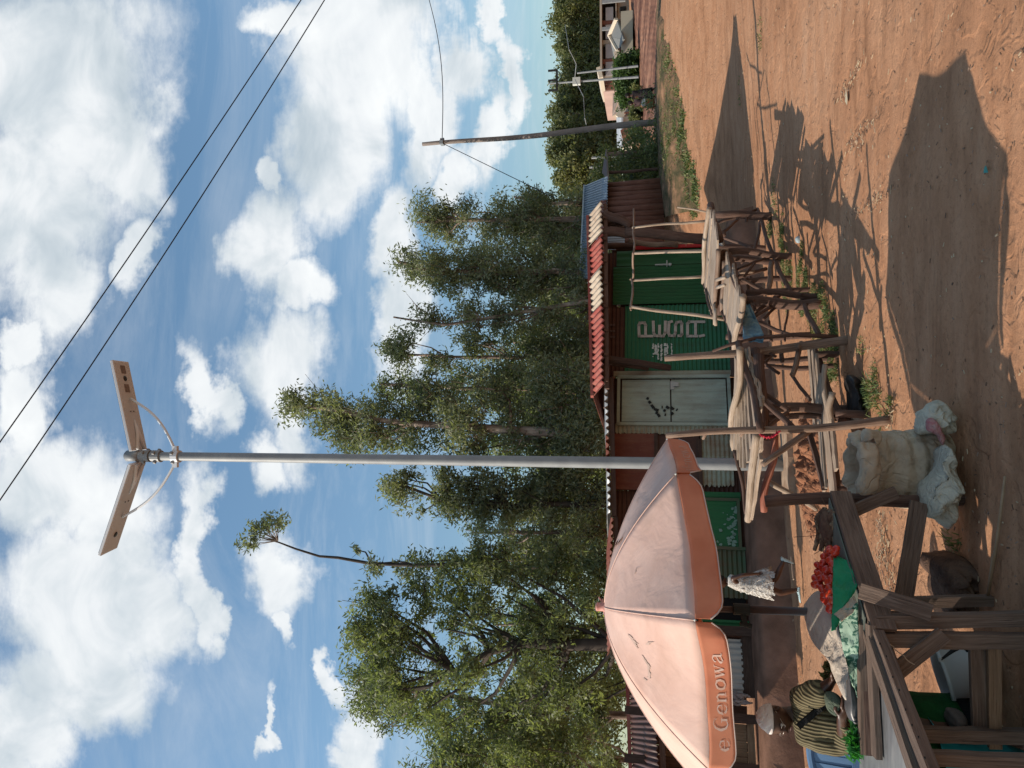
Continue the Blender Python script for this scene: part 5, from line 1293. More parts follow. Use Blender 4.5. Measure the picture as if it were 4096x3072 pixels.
def fabric(name, c, c2, s=60, rough=.8, wr=.5, sc=9):
    def fn(t, bs):
        g = geo(t); n = t.noise(g, sc, 5, .6, .5); w = t.noise(g, s * 3, 2)
        rg = t.math('ABSOLUTE', t.math('SUBTRACT', t.noise(g, sc * .8, 4, .5, 1.6), .5))
        rg = t.ramp(rg, [(0.0, 0.0), (0.10, 1.0)])
        bump(t, bs, t.math('ADD', t.math('MULTIPLY', rg, .55), t.math('ADD', n, t.math('MULTIPLY', w, .2))), wr * 1.2, .02)
        return t.mix(t.ramp(n, [(.35, 0.), (.65, 1.)]), c, c2)
    return mat(name, fn, rough, spec=.15)
# blue plastic sheet hanging on the middle stall
def drape(name, rows, mt, Dfun, label=None, cat=None, parent=None, fold=.03, freq=30, thick=.004, group=None, fine=5):
    """cloth through rows of photo points (each row same count)"""
    nr = len(rows); nc = len(rows[0]); mb = MB(); R = (nr - 1) * fine + 1; C_ = (nc - 1) * fine + 1
    def samp(u, v):
        i = min(int(u), nr - 2); j = min(int(v), nc - 2); a = u - i; b = v - j
        P0, P1, P2, P3 = [Vector(rows[i + x][j + y]) for x, y in ((0, 0), (0, 1), (1, 0), (1, 1))]
        return (P0 * (1-b) + P1 * b) * (1-a) + (P2 * (1-b) + P3 * b) * a
    for r in range(R):
        for c in range(C_):
            u = r / fine; v = c / fine; p = samp(u, v); d = Dfun(p.x, p.y)
            k = u / (nr - 1)
            P_ = Pd(p.x, p.y, d + fold * sin(v * freq * .3 + 1.5 * mnoise.noise(Vector((u, v, 3)))) * (.3 + .7 * k) + .4 * fold * mnoise.noise(Vector((u * 3, v * 3, 1))))
            P_ += Vector((1, 0, 1)) * fold * .5 * mnoise.noise(Vector((u * 2, v * 2, 9)))
            mb.v.append(P_)
    for r in range(R - 1):
        for c in range(C_ - 1):
            a = r * C_ + c; mb.face((a, a+1, a+C_+1, a+C_), [(c/fine, r/fine), ((c+1)/fine, r/fine), ((c+1)/fine, (r+1)/fine), (c/fine, (r+1)/fine)])
    o = mb.build(name, mt, parent, smooth=True, solid=thick, origin=mb.v[0])
    if label: tag(o, label, cat, group)
    return o
M_blue = fabric('blue plastic sheet', (.08, .17, .25), (.20, .33, .38), wr=.6)
drape('plastic_sheet', [[qa(735,1105), qa(745,1300), qa(752,1500), qa(760,1570)], [qa(790,1130), qa(840,1330), qa(860,1500), qa(855,1570)], [qa(830,1150), qa(930,1370), qa(985,1490), qa(975,1575)]], M_blue, lambda x, y: Dy(y, -.05 + (x - 2970) * -.0012), 'blue plastic sheet hanging off the end of the middle stall', 'plastic sheet', fold=.04)
o = cushion([qa(490,440), qa(540,450), qa(550,490), qa(530,510), qa(495,500), qa(480,470)], 12.0, .12, 'bundle', fabric('grey rag', (.35, .34, .31), (.22, .21, .2)), seed=2); tag(o, 'small grey rag bundle on the farthest stick stall', 'bundle')
# rubbish and black plastic in the shade under the near stall
for i, (ol, lb) in enumerate((([(3388,1500),(3400,1560),(3395,1640),(3415,1690),(3450,1680),(3452,1600),(3440,1520)], 'black crumpled plastic lying in the shade between the near stall posts'),)):
    D0 = Pg(3440, 1600).y; o = cushion(ol, D0, .3, 'plastic_bag', plain('black plastic', (.012, .011, .011), (.03, .028, .028), 12, .45), wr=.05, freq=9, seed=i); tag(o, lb, 'plastic bag')
p = Pg(3195, 958); o = cushion([(3180,955),(3190,945),(3205,948),(3212,960),(3200,972),(3186,970)], p.y, .1, 'plastic_scrap', plain('pale blue plastic', (.3, .38, .42)), wr=.02); tag(o, 'pale blue plastic scrap on the shaded earth by the farthest stall', 'litter')
p = Pg(3962, 690); mb = MB(); mb.poly([p + Vector(v) for v in ((0, 0, .012), (.045, .01, .02), (.04, .05, .012), (.01, .04, .02))]); o = mb.build('plastic_scrap', plain('teal plastic', (.05, .26, .22)), solid=.002, origin=p); tag(o, 'tiny teal plastic scrap beside the parasol shadow', 'litter')
p = Pg(3390, 400); mb = MB(); mb.poly([p + Vector(v) for v in ((-.06, -.03, .012), (.0, -.05, .012), (.12, .0, .014), (.0, .04, .012))]); o = mb.build('paper_scrap', plain('pale leaf', (.5, .42, .28)), solid=.002, origin=p); tag(o, 'pale pointed scrap lying on the sunlit earth', 'litter')
mb = MB(); a = Pg(4030, 1906); b = Pg(3992, 2215); c = Pg(3958, 2389); mb.tube([a + Zv*.012, a.lerp(b, .5) + Zv*.012, b + Zv*.014, b + Vector((-.01, .01, .015)), c + Zv*.01], [.007, .009, .009, .013, .009], 8)
o = mb.build('cane', plain('pale cane', (.35, .24, .15), (.26, .17, .1), 9), smooth=True, origin=b); tag(o, 'pale jointed cane lying on the shaded earth by the sacks', 'cane')
mb = MB(); A = Pg(3145, 2150) ; mb.beam(Pg(3170, 2225) + Zv * .02, Pg(3180, 2318) + Zv * .02, .03, .015, Zv, jit=.004, seg=3); o = mb.build('wood_chip', M_plank, origin=Pg(3175, 2270)); tag(o, 'pale wood splinter behind the girl\'s rear shoe', 'wood chip')

# ------------------------------------------------------------------ sack and plastic bags
M_sack = fabric('dirty woven sack', (.47, .385, .285), (.35, .28, .20), wr=.55, sc=6)
M_wbag = fabric('white plastic bag', (.54, .51, .41), (.42, .39, .31), wr=.6, sc=11)
M_pink = fabric('pink print', (.40, .13, .14), (.45, .30, .28), sc=20)
def sack():
    q = lambda x, y: (3400 + .4219 * x, 1500 + .4219 * y)
    c = Pg(3800, 1880); D = c.y
    T = thing('sack', 'large dirty beige woven sack with a rolled top standing on the earth beside the table', 'sack', c)
    top = Pd(3432, 1880, D).z; hw = abs(Pd(3600, 1722, D).x - Pd(3600, 2032, D).x) / 2
    mb = MB(); nz, na = 46, 72
    for k in range(nz + 1):
        f = k / nz; z = f * top
        w = hw * (1.0 + .04 * sin(f * 5 + .8) - .10 * max(0, f - .75) * 4 * (f - .75) * 4 * .3 - .12 * max(0, .1 - f) * 8)
        for j in range(na):
            a = 2 * pi * j / na; ca, sa = cos(a), sin(a)
            sx = abs(ca) ** .75 * (1 if ca > 0 else -1); sy = abs(sa) ** .75 * (1 if sa > 0 else -1)
            P_ = Vector((c.x + sx * w, c.y + .05 + sy * w * .66, z))
            # sideways creases sag across the front
            cr = .009 * sin(f * 26 + 2.5 * mnoise.noise(Vector((ca * 1.3, sa * 1.3, f * 2)))) * (.35 + .65 * max(0, -sa)) * (1 if .25 < f < .85 else .3)
            nn = .022 * mnoise.noise(Vector((ca * 1.4, sa * 1.4, f * 2.4))) + .010 * mnoise.noise(Vector((ca * 3, sa * 3, f * 14))) - .016 * max(0, 1 - abs(mnoise.noise(Vector((ca * 2, sa * 2, f * 7)))) * 7)
            slump = .05 * f * f
            P_ += Vector((ca, sa, 0)) * (cr + nn) + Vector((slump * 0, 0, -.02 * mnoise.noise(Vector((ca, sa, 3))) * f - .012 * sin(3*a) * f))
            mb.v.append(P_)
    for k in range(nz):
        for j in range(na):
            j2 = (j+1) % na; mb.face((k*na+j, k*na+j2, (k+1)*na+j2, (k+1)*na+j))
    # rolled open top: turn over and go inside
    b0 = nz * na; b = len(mb.v)
    for r, (s, dz) in enumerate(((.97, .03), (.86, .035), (.78, -.01), (.74, -.10), (.2, -.13))):
        for j in range(na):
            p0 = mb.v[b0 + j]; cc = Vector((c.x, c.y + .05, p0.z)); p = cc + (p0 - cc) * s; p.z += dz + .012 * sin(j * .9); mb.v.append(p)
        a_ = b0 if r == 0 else b + (r - 1) * na; c_ = b + r * na
        for j in range(na): j2 = (j+1) % na; mb.face((a_ + j, a_ + j2, c_ + j2, c_ + j))
    mb.face([b + 4 * na + j for j in range(na)])
    mb.build('body', M_sack, T, smooth=True)
    cushion([q(70,660), q(150,640), q(250,660), q(275,790), q(300,900), q(270,1000), q(255,1110), q(110,1140), q(60,1060), q(100,900)], D - .30, .14, 'folded_rim', M_sack, T, wr=.03, seed=5)
    cushion([q(130,515), q(220,520), q(300,560), q(290,640), q(240,680), q(215,600), q(160,600), q(110,640)], D - .15, .12, 'folded_rim', M_sack, T, wr=.03, seed=6)
    o = cushion([q(640,560), q(640,440), q(700,310), q(790,245), q(870,250), q(960,370), q(990,470), q(985,540), q(900,565), q(770,555)], D - .12, .26, 'plastic_bag', M_wbag, wr=.07, freq=11, rings=14, seed=8); tag(o, 'white plastic bag slumped against the right side of the sack', 'plastic bag')
    pb = cushion([q(720,430), q(770,405), q(820,440), q(870,540), q(905,600), q(880,670), q(860,600), q(800,560), q(725,520)], D - .26, .07, 'pink_print', M_pink, o, seed=9); 
    o = cushion([q(905,660), q(960,780), q(985,950), q(990,1090), q(985,1250), q(950,1420), q(900,1440), q(800,1370), q(700,1330), q(690,1200), q(700,1090), q(800,900), q(850,760), q(870,680)], D - .26, .34, 'plastic_bag', M_wbag, wr=.07, freq=10, rings=14, seed=11); tag(o, 'pale green-white plastic bag wrapped round the foot of the sack', 'plastic bag')
    cushion([q(810,1380), q(880,1375), q(960,1300), q(985,1280), q(970,1380), q(930,1455), q(885,1440)], D - .18, .10, 'pink_print', fabric('pale pink print', (.6, .38, .32), (.62, .55, .42), sc=25), o, seed=12)
sack()
o = cushion([(3742,2250),(3735,2330),(3760,2420),(3800,2470),(3860,2460),(3895,2380),(3890,2290),(3860,2230),(3800,2225)], Pg(3880, 2340).y + .1, .5, 'bundle', fabric('dark brown cloth', (.13, .08, .055), (.06, .035, .025)), wr=.16, freq=8, rings=14, seed=3); tag(o, 'dark brown bundle on the ground in the shade under the table', 'bundle')

# ------------------------------------------------------------------ market table
def table():
    random.seed(200)
    a1, a2, a3 = Pz(3325, 1992, .80), Pz(3470, 2470, .80), Pz(3440, 3010, .80); a4 = a1 + (a3 - a2)
    T = thing('market_table', 'dark nailed-board market table carrying the tomatoes, standing on tall square legs', 'market table', (a2.x, a2.y, 0))
    def bd(nm, p, q_, w, h, up=Zv, mt=M_table, jit=.003, seg=6): mb = MB(); mb.beam(p, q_, w, h, up, jit=jit, seg=seg); return mb.build(nm, mt, T)
    d12 = (a2 - a1).normalized(); d14 = (a4 - a1).normalized(); out = -d14
    bd('apron_board', a1 - d12 * .02 - Zv * .055 + out * .02, a2 + d12 * .1 - Zv * .055 + out * .02, .028, .12)
    mb = MB(); mb.quad(a1 + Zv * .012, a2 + Zv * .012, a3 + Zv * .012, a4 + Zv * .012); mb.build('top_sheet', plain('grey-green sheet', (.16, .19, .16), (.11, .12, .10), 5, .6), T, solid=.006)
    for k in range(6):
        p = a1.lerp(a4, (k + .5) / 6) - Zv * .012; q_ = a2.lerp(a3, (k + .5) / 6) - Zv * .012; bd('top_board', p, q_, (a4 - a1).length / 6 * .93, .02)
    bd('cross_board', Pz(3447, 2492, .815), Pz(3452, 3012, .815), .06, .035); bd('cross_board', Pz(3482, 2498, .80), Pz(3508, 3030, .80), .09, .03); bd('cross_board', Pz(3466, 2498, .79), Pz(3480, 3020, .79), .03, .05, mt=M_dark)
    bd('edge_board', Pz(3487, 2560, .80), Pz(3672, 3110, .80), .055, .04); bd('edge_board', Pz(3512, 2540, .775), Pz(3735, 3110, .775), .07, .05)
    bd('edge_board', Pz(3480, 2480, .76), Pz(3700, 3110, .74), .03, .12)
    mb = MB(); pp = [Pz(3455, 2510, .775), Pz(3440, 3050, .775), Vector((-3.6, 4.5, .775)), Vector((-3.6, 2.6, .775)), Pz(3735, 3110, .775)]; mb.poly(pp)  # real sheet top, stretched far out of view to shade the foreground
    mb.build('metal_top', mat('worn grey sheet metal', lambda t, b: (bump(t, b, t.noise(geo(t), 3, 3), .3, .03), t.ramp(t.noise(t.mapping(geo(t), (1.5, 6, 1)), 1.6, 5), [(.35, (.14, .14, .14)), (.5, (.23, .235, .24)), (.65, (.34, .34, .33))]))[1], .45, metal=.3), T, solid=.004)
    def leg(x, y0, y1, D, w=.075, dz=0, nm='leg', lean=0):
        A = Pd(x, y0, D); bx = Pd(4090, y1, D).x; mb = MB(); mb.beam((A.x + (bx - A.x) * .9, D, -.05), A, w, .055, Vector((0, -1, 0)), jit=.003, seg=8); return mb.build(nm, M_table, T)
    dN = a2.y
    leg(3500, 2486, 2462, dN - .02, .068); leg(3515, 2556, 2556, dN - .06, .074)
    # far right post that rises above the table
    B = Pg(3842, 1994); A = Pd(3062, 2006, B.y); mb = MB(); mb.stick(B - Zv * .05, A, .042, .038, .02, 14, 9); mb.build('leg', M_dark, T, smooth=True)
    leg(3490, 2415, 2400, a1.y - .25, .06); leg(3600, 2935, 2935, a3.y - .15, .066); leg(3640, 3026, 3030, a3.y - .65, .052)
    def br(nm, a, Da, b, Db, w, h=.03): bd(nm, Pd(*a, Da), Pd(*b, Db), w, h, Vector((0, -1, 0)) if abs(a[0] - b[0]) > 150 else Zv)
    mb = MB(); mb.beam(Pd(3368, 2065, a1.y - .07), Pd(3585, 1968, a1.y - .05), .025, .075, (Vector((1, 0, 0))), jit=.003, seg=4); mb.build('brace', M_table, T)
    mb = MB(); mb.beam(Pd(3440, 2362, dN + .02), Pd(3728, 2452, dN - .08), .025, .085, Vector((1, 0, 0)), jit=.003, seg=4); mb.build('brace', M_table, T)
    mb = MB(); mb.beam(Pd(3562, 2706, dN - .1), Pd(3775, 2535, dN - .12), .025, .08, Vector((1, 0, 0)), jit=.003, seg=4); mb.build('brace', M_table, T)
    bd('rung', Pd(3676, 2010, a1.y + .02), Pd(3612, 2410, a1.y - .25), .025, .10)
    bd('rung', Pd(3912, 2560, dN), Pd(3925, 2950, a3.y - .1), .03, .085); bd('rung', Pd(3975, 2560, dN - .05), Pd(3978, 2990, a3.y - .12), .03, .06, mt=M_tan)
    mb = MB()
    random.seed(8)
    for k in range(9):
        f = k / 8; c = Pz(3520 + 205 * f, 2570 + 520 * f, .803); mb.lathe(c + Vector((random.uniform(-.012, .012), 0, 0)), [(0, .004), (.006, .003), (.006, -.002)], 6)
    mb.build('nail', M_dk, T)
    mb = MB(); pts = [Pd(3556 + 14*k + 5*sin(k*2), 2575 + 12*k, dN - .16) for k in range(8)]; mb.tube(pts, .003, 4); mb.build('string', plain('pale string', (.4, .33, .25)), T)
    return a1, a2, a3, a4, dN
TA = table()
def goods():
    q = lambda x, y: (3200 + .2411 * x, 2100 + .2411 * y); q1 = lambda x, y: (3096 + .6028 * x, 2072 + .6028 * y)
    a1, a2, a3, a4, dN = TA
    # tomatoes
    M_tom = mat('ripe tomato skin', lambda t, b: t.ramp(t.noise(geo(t), 14, 3), [(.35, (.42, .018, .012)), (.6, (.55, .05, .02)), (.75, (.60, .10, .03))]), .25, spec=.5)
    random.seed(5); spots = [(580,455,50),(500,430,46),(600,395,44),(405,525,48),(400,625,56),(510,590,54),(300,672,50),(455,745,60),(375,700,50),(345,812,50),(292,778,42),(440,865,56),(275,888,60),(305,960,52),(248,992,48),(490,955,58),(500,1025,50),(385,1062,56),(415,1172,54),(505,1165,56),(455,1105,48),(405,1225,50),(465,1275,56),(512,1345,54),(500,1402,52),(535,885,50),(545,1240,54),(330,1020,46),(540,745,48),(540,1110,50),(360,880,50),(545,650,50)]
    base = None; lab = ['tomato at the right tip of the pile, beside the brown fibre bundle', 'tomato just above the right tip one', 'tomato half hidden behind the right tip one', 'small tomato behind the fibre bundle end', 'large tomato high on the right part of the pile', 'tomato touching the green sheet top, right side', 'tomato on the top right outline of the pile', 'big oval tomato in the middle of the pile, resting on the green sheet', 'tomato tucked below the top right outline one', 'tomato under the highest pair', 'small dark tomato on the top outline right of the highest', 'broad tomato in the middle below the highest pair', 'highest tomato of the pile, larger of the pair', 'tomato right under the highest pair', 'tomato at the very top edge of the pile', 'long tomato leaning on the green sheet in the middle', 'tomato below the long leaning one', 'wide tomato left of the pile middle', 'tomato on the left outline of the pile', 'round tomato against the green sheet, left of the middle', 'tomato wedged between the left outline ones', 'tomato on the lower left outline beside the pole', 'tomato low on the left next to the parasol pole', 'second tomato from the left end of the pile', 'leftmost tomato of the pile', 'tomato half behind the green sheet in the middle', 'tomato half behind the green sheet, left part', 'small tomato just left of the highest pair', 'tomato half behind the green sheet, right part', 'tomato half behind the green sheet, between the long and the round ones', 'tomato in the hollow under the top pair', 'tomato half behind the green sheet near its right corner']
    def tom(c, r, rot, lb):
        mb = MB(); nu, nv = 18, 12; ax = Vector(rot).normalized(); o_ = ax.orthogonal().normalized(); p_ = ax.cross(o_)
        prof = []
        for k in range(nv + 1):
            th = pi * k / nv; rr = r * sin(th) * 1.06; z = r * .84 * cos(th) - (.10 * r * exp(-(th / .35) ** 2)); prof.append((max(rr, .0004), z))
        b = 0
        for (rr, z) in prof:
            for j in range(nu):
                a = 2*pi*j/nu; rb = rr * (1 + .03 * cos(5 * a)); mb.v.append(c + ax * z + (o_ * cos(a) + p_ * sin(a)) * rb)
        for k in range(nv):
            for j in range(nu): j2 = (j+1) % nu; mb.face((k*nu+j, k*nu+j2, (k+1)*nu+j2, (k+1)*nu+j))
        o = mb.build('tomato', M_tom, smooth=True, origin=c); tag(o, lb, 'tomato', 'tomatoes piled on the green sheet'); return o
    for i, (x, y, r) in enumerate(spots):
        px, py = q(x, y); D = 4.92 - (px - 3250) * .0036 - (py - 2185) * .0006
        c = Pd(px, py, D); tom(c, r * .2411 * D / FPX * 1.3, (random.gauss(0, 1), -1 + random.gauss(0, .4), random.gauss(.3, .6)), lab[i])
    # hidden filling tomatoes carry the pile
    for i in range(16):
        y = 2205 + 15 * i; px = 3318 + (i % 3) * 8; D = 4.78 - (y - 2185) * .0006 + (i % 2) * .07; c = Pd(px, y, D); c.z = max(.85, c.z - .01); tom(c, .036, (0, 0, 1), 'tomato in the bottom layer, mostly buried under the others')
    # fibre bundle
    T = thing('fibre_bundle', 'twisted brown bundle of dried banana fibre at the far right table corner', 'fibre bundle', Pd(3320, 2110, 4.95))
    M_fib = plain('dry brown fibre', (.17, .10, .065), (.09, .05, .035), 20, .9); M_fib2 = plain('pale dry fibre', (.30, .22, .14), (.20, .14, .09), 20, .9)
    random.seed(14); mb = MB(); mb2 = MB()
    for k in range(60):
        y0 = random.uniform(2030, 2100); y1 = random.uniform(2120, 2205); f = random.uniform(0, 1); pts = []
        for j in range(7):
            t = j / 6; y = y0 + (y1 - y0) * t; top = 3262 + 10 * cos((y - 2120) / 30) + max(0, (2075 - y)) * .9; x = top + f * (3340 - top) * .95 + random.uniform(-3, 3); pts.append(Pd(x, y, 5.02 - f * .16 + random.uniform(-.03, .03)))
        (mb if k % 4 else mb2).tube(pts, random.uniform(.005, .014), 6)
    for k in range(30):
        p = Pd(random.uniform(3270, 3335), random.uniform(2040, 2195), 4.95); mb.tube([p, p + Vector((random.gauss(0, .05), random.gauss(0, .03), random.gauss(.01, .04)))], .002, 3)
    mb.build('fibres', M_fib, T, smooth=True); mb2.build('pale_fibres', M_fib2, T, smooth=True)
    cushion([(3285,2040),(3275,2090),(3285,2150),(3310,2195),(3338,2185),(3340,2120),(3330,2050)], 4.97, .2, 'core', M_fib, T, wr=.03, freq=14)
    # green sheet in front
    M_gsheet = fabric('bright green plastic', (.010, .17, .075), (.016, .23, .10), rough=.5, wr=.25, sc=6)
    Dg = lambda x, y: float(np.interp(y, [2215, 2560], [4.60, 4.08])) - (x - 3330) * .0006
    drape('plastic_sheet', [[q(555,545), q(548,800), q(540,1000), q(545,1250), q(530,1500), q(520,1760)], [q(660,530), q(700,800), q(700,1000), q(690,1200), q(640,1420), q(580,1740)], [q(800,600), q(880,800), q(880,950), q(840,1150), q(720,1350), q(600,1700)], [q(870,660), q(1000,760), q(990,910), q(900,1130), q(740,1320), q(620,1660)]],
          M_gsheet, Dg, 'bright green plastic sheet propped in front of the tomatoes', 'plastic sheet', fold=.012, freq=14)
    # printed green sack and flap
    def pr(t, bs):
        g = geo(t); n = t.noise(g, 22, 5, .7, 1.2); w = t.noise(g, 5, 3)
        f = t.ramp(t.math('ADD', t.math('MULTIPLY', n, .6), t.math('MULTIPLY', w, .4)), [(.50, 0.), (.54, 1.)])
        bump(t, bs, n, .4, .01); return t.mix(f, (.012, .085, .055), (.30, .42, .32))
    M_pr = mat('printed green sack', pr, .7)
    Dp = lambda x, y: float(np.interp(y, [2430, 2760, 2960], [4.22, 4.30, 4.34])) - (x - 3370) * .0006
    drape('printed_sack', [[q1(430,640), q1(440,760), q1(455,860), q1(490,1000), q1(520,1110)], [q1(500,600), q1(500,740), q1(510,860), q1(525,1000), q1(535,1130)], [q1(558,560), q1(560,720), q1(562,860), q1(562,1000), q1(562,1210)]], M_pr, Dp, 'dark green sack with worn white print lying along the table edge', 'sack', fold=.02, freq=8)
    drape('sack_flap', [[q(560,1480), q(700,1380), q(900,1170)], [q(640,1540), q(800,1450), q(935,1260)], [q(690,1600), q(850,1480), q(950,1330)]], M_sack, lambda x, y: Dg(x, y) - .015, 'grey folded sack corner tucked under the green sheet', 'sack', fold=.01)
    # pale cloth heap behind
    M_cl = fabric('pale cotton cloth', (.55, .48, .40), (.46, .40, .33), wr=.35)
    o = cushion([q1(300,485), q1(215,560), q1(200,640), q1(225,740), q1(260,830), q1(340,920), q1(385,990), q1(410,1080), q1(470,1205), q1(480,1150), q1(470,1000), q1(445,850), q1(440,780), q1(390,640), q1(340,560)], 4.95, .34, 'cloth_heap', M_cl, wr=.06, freq=7, rings=16, Df=lambda x, y: 5.02 - (y - 2361) * .0008 - (x - 3230) * .0036, seed=21)
    tag(o, 'pale cotton cloth thrown over a heap behind the tomatoes, half in sun', 'cloth')
    o = cushion([q1(445,850), q1(470,830), q1(490,1000), q1(540,1130), q1(560,1250), q1(560,1395), q1(500,1340), q1(470,1250), q1(480,1100), q1(450,950)], 4.32, .14, 'plastic_bag', plain('dark grey plastic', (.06, .06, .065), (.11, .11, .115), 12, .35), wr=.02, freq=10, seed=31, Df=lambda x, y: 4.42 + (y - 2600) * -.0002)
    tag(o, 'dark grey plastic bag lying along the back of the table edge', 'plastic bag')
    # kale / greens near the woman
    rng = np.random.default_rng(5); C = [tuple(Pd(3325 + rng.uniform(-12, 10), 2690 + rng.uniform(-40, 15), 4.72)) for _ in range(5)]
    T = thing('herb_bunch', 'small wilted bunch of greens under the seated woman\'s hand', 'vegetables', Pd(3340, 2690, 4.7)); leaves_mesh('leaves', C, [.04] * 5, 60, .05, .025, M_leafY, T, rng)
    mb = MB(); mb.stick(Pd(3285, 2698, 4.75), Pd(3318, 2702, 4.7), .012, .006, 0, 3, 6); mb.build('stalk', M_red, T)
    C = [tuple(Pd(3432 + rng.uniform(-10, 25), 2995 + rng.uniform(-45, 25), 4.25)) for _ in range(7)]
    T = thing('herb_bunch', 'bright green leafy bunch at the left end of the table by the blue chair', 'vegetables', Pd(3450, 2990, 4.2)); leaves_mesh('leaves', C, [.045] * 7, 60, .07, .02, leafmat('fresh greens', ((.02, .11, .02), (.03, .18, .035), (.06, .27, .06))), T, rng)
goods()
def buckets():
    M_wp = plain('white bucket plastic', (.48, .52, .52), (.42, .46, .46), 4, .4)
    c = Pg(3975, 2700); c.z = 0
    T = thing('bucket', 'white tapered plastic bucket with a black handle standing under the table', 'bucket', c)
    rim = Pd(3762, 2708, c.y); ax = (rim - (c + Zv * .01)).normalized(); ax = Vector((-.24, .10, 1)).normalized()
    H_ = .26; b = rim - ax * H_
    mb = MB(); mb.lathe(b, [(.0, 0), (.115, 0), (.12, .005), (.145, .10), (.150, .11), (.172, .235), (.19, .24), (.192, .26), (.182, .262), (.168, .24), (.14, .10), (.11, .02), (0, .02)], 40, ax); mb.build('body', M_wp, T, smooth=True)
    mb = MB(); pts = [Pd(3560 + .4051 * x, 2400 + .4051 * y, c.y - .22) for x, y in ((505,590), (560,545), (620,500), (680,465), (730,470), (760,490), (765,510))]; mb.tube(pts, [.006, .008, .011, .013, .012, .01, .008], 8); mb.build('handle', M_black, T, smooth=True)
    mb = MB(); mb.box(pts[0], (.02, .01, .03)); mb.build('handle_lug', M_wp, T)
    M_tq = plain('turquoise plastic', (.02, .30, .34), (.02, .22, .26), 4, .4)
    c = Vector((Pd(3850, 3090, 4.35).x, 4.35, 0)); T = thing('basin', 'large turquoise plastic basin behind the left table legs', 'basin', c)
    mb = MB(); zt = Pd(3712, 3000, 4.35).z; mb.lathe(c, [(0, .01), (.20, .01), (.24, zt * .6), (.245, zt * .62), (.26, zt - .02), (.285, zt), (.275, zt - .005), (.25, zt - .02), (.19, .03), (0, .03)], 44); mb.build('body', M_tq, T, smooth=True)
    o = cushion([(3725,2872),(3712,2895),(3715,2925),(3740,2945),(3790,2940),(3810,2900),(3775,2875)], 4.45, .2, 'plastic_can', plain('bright cyan plastic', (.02, .45, .52), (.02, .36, .42), 5, .35), wr=.004); tag(o, 'bright cyan plastic can lying beside the bucket', 'can')
    o = cushion([(3790,2860),(3800,2840),(3850,2850),(3862,2890),(3850,2910),(3800,2905),(3785,2880)], 4.3, .18, 'pot', plain('sooty grey pot', (.10, .09, .085), (.05, .045, .04), 9, .6), wr=.006); tag(o, 'small sooty grey pot under the table', 'pot')
buckets()
def chair():
    M_ch = plain('blue chair plastic', (.10, .19, .33), (.08, .16, .28), 4, .35, .5)
    q = lambda x, y: (2900 + .3448 * x, 2500 + .3448 * y)
    D = 4.95
    B = Pd(3470, 3050, D); T = thing('chair', 'blue plastic armchair behind the table, cut by the picture edge', 'chair', (B.x, D, 0))
    # backrest: fan of slats between top rim and seat
    cx = B.x - .12; 
    mb = MB(); n = 14
    def bp(u, v): # u -1..1 across, v 0..1 up
        w = .23 + .03 * v; return Vector((cx + u * w * 1.0, D + .28 - .06 * u * u + .12 * v, .44 + v * (.42 - .06 * u * u)))
    mb.tube([bp(-1 + 2 * k / n, 1) for k in range(n + 1)], .026, 8); mb.tube([bp(-1, k / 6) for k in range(7)], .024, 8); mb.tube([bp(1, k / 6) for k in range(7)], .024, 8)
    for u in (-.72, -.48, -.24, 0, .24, .48, .72): mb.beam(bp(u, 0), bp(u, 1), .07, .012, Vector((0, -1, .2)), seg=4)
    mb.beam(bp(-1, .42), bp(1, .42), .012, .06, Zv); mb.build('backrest', M_ch, T, smooth=False)
    mb = MB(); mb.box((cx, D + .02, .43), (.48, .46, .03)); mb.build('seat', M_ch, T, bevel=.01)
    for s in (-1, 1):
        mb = MB(); x = cx + s * .27
        mb.tube([bp(s, .62), Vector((x, D + .15, .70)), Vector((x, D - .05, .69)), Vector((x, D - .18, .64)), Vector((x, D - .22, .54)), Vector((x, D - .23, .3)), Vector((x, D - .26, 0))], [.02, .026, .028, .027, .025, .022, .02], 10); mb.build('arm', M_ch, T, smooth=True)
        mb = MB(); mb.tube([Vector((x, D + .25, .44)), Vector((x, D + .33, 0))], [.025, .02], 8); mb.build('leg', M_ch, T, smooth=True)
chair()
p = Pg(3132, 2640)
mb = MB(); random.seed(6); a = Pg(3115, 2575); b = Pg(3128, 2660)
mb.poly([a + Zv*.02, p + Vector((-.05, 0, .03)), b + Zv*.02, b + Vector((0, .12, .12)), p + Vector((0, .15, .2)), a + Vector((0, .12, .08))]); o = mb.build('paper_scrap', plain('blue-grey card', (.18, .24, .33)), solid=.005, origin=p); tag(o, 'crumpled blue-grey card lying at the edge of the shade', 'litter')
mb = MB(); mb.poly([a.lerp(b, .3) + Vector((0, -.03, .01)), a.lerp(b, .6) + Vector((0, -.06, .06)), b + Vector((0, -.03, .02)), a.lerp(b, .6) + Vector((0, -.01, .01))]); o = mb.build('paper_scrap', plain('white paper', (.7, .68, .65)), solid=.004, origin=p); tag(o, 'small bright white paper in front of the blue-grey card', 'litter')

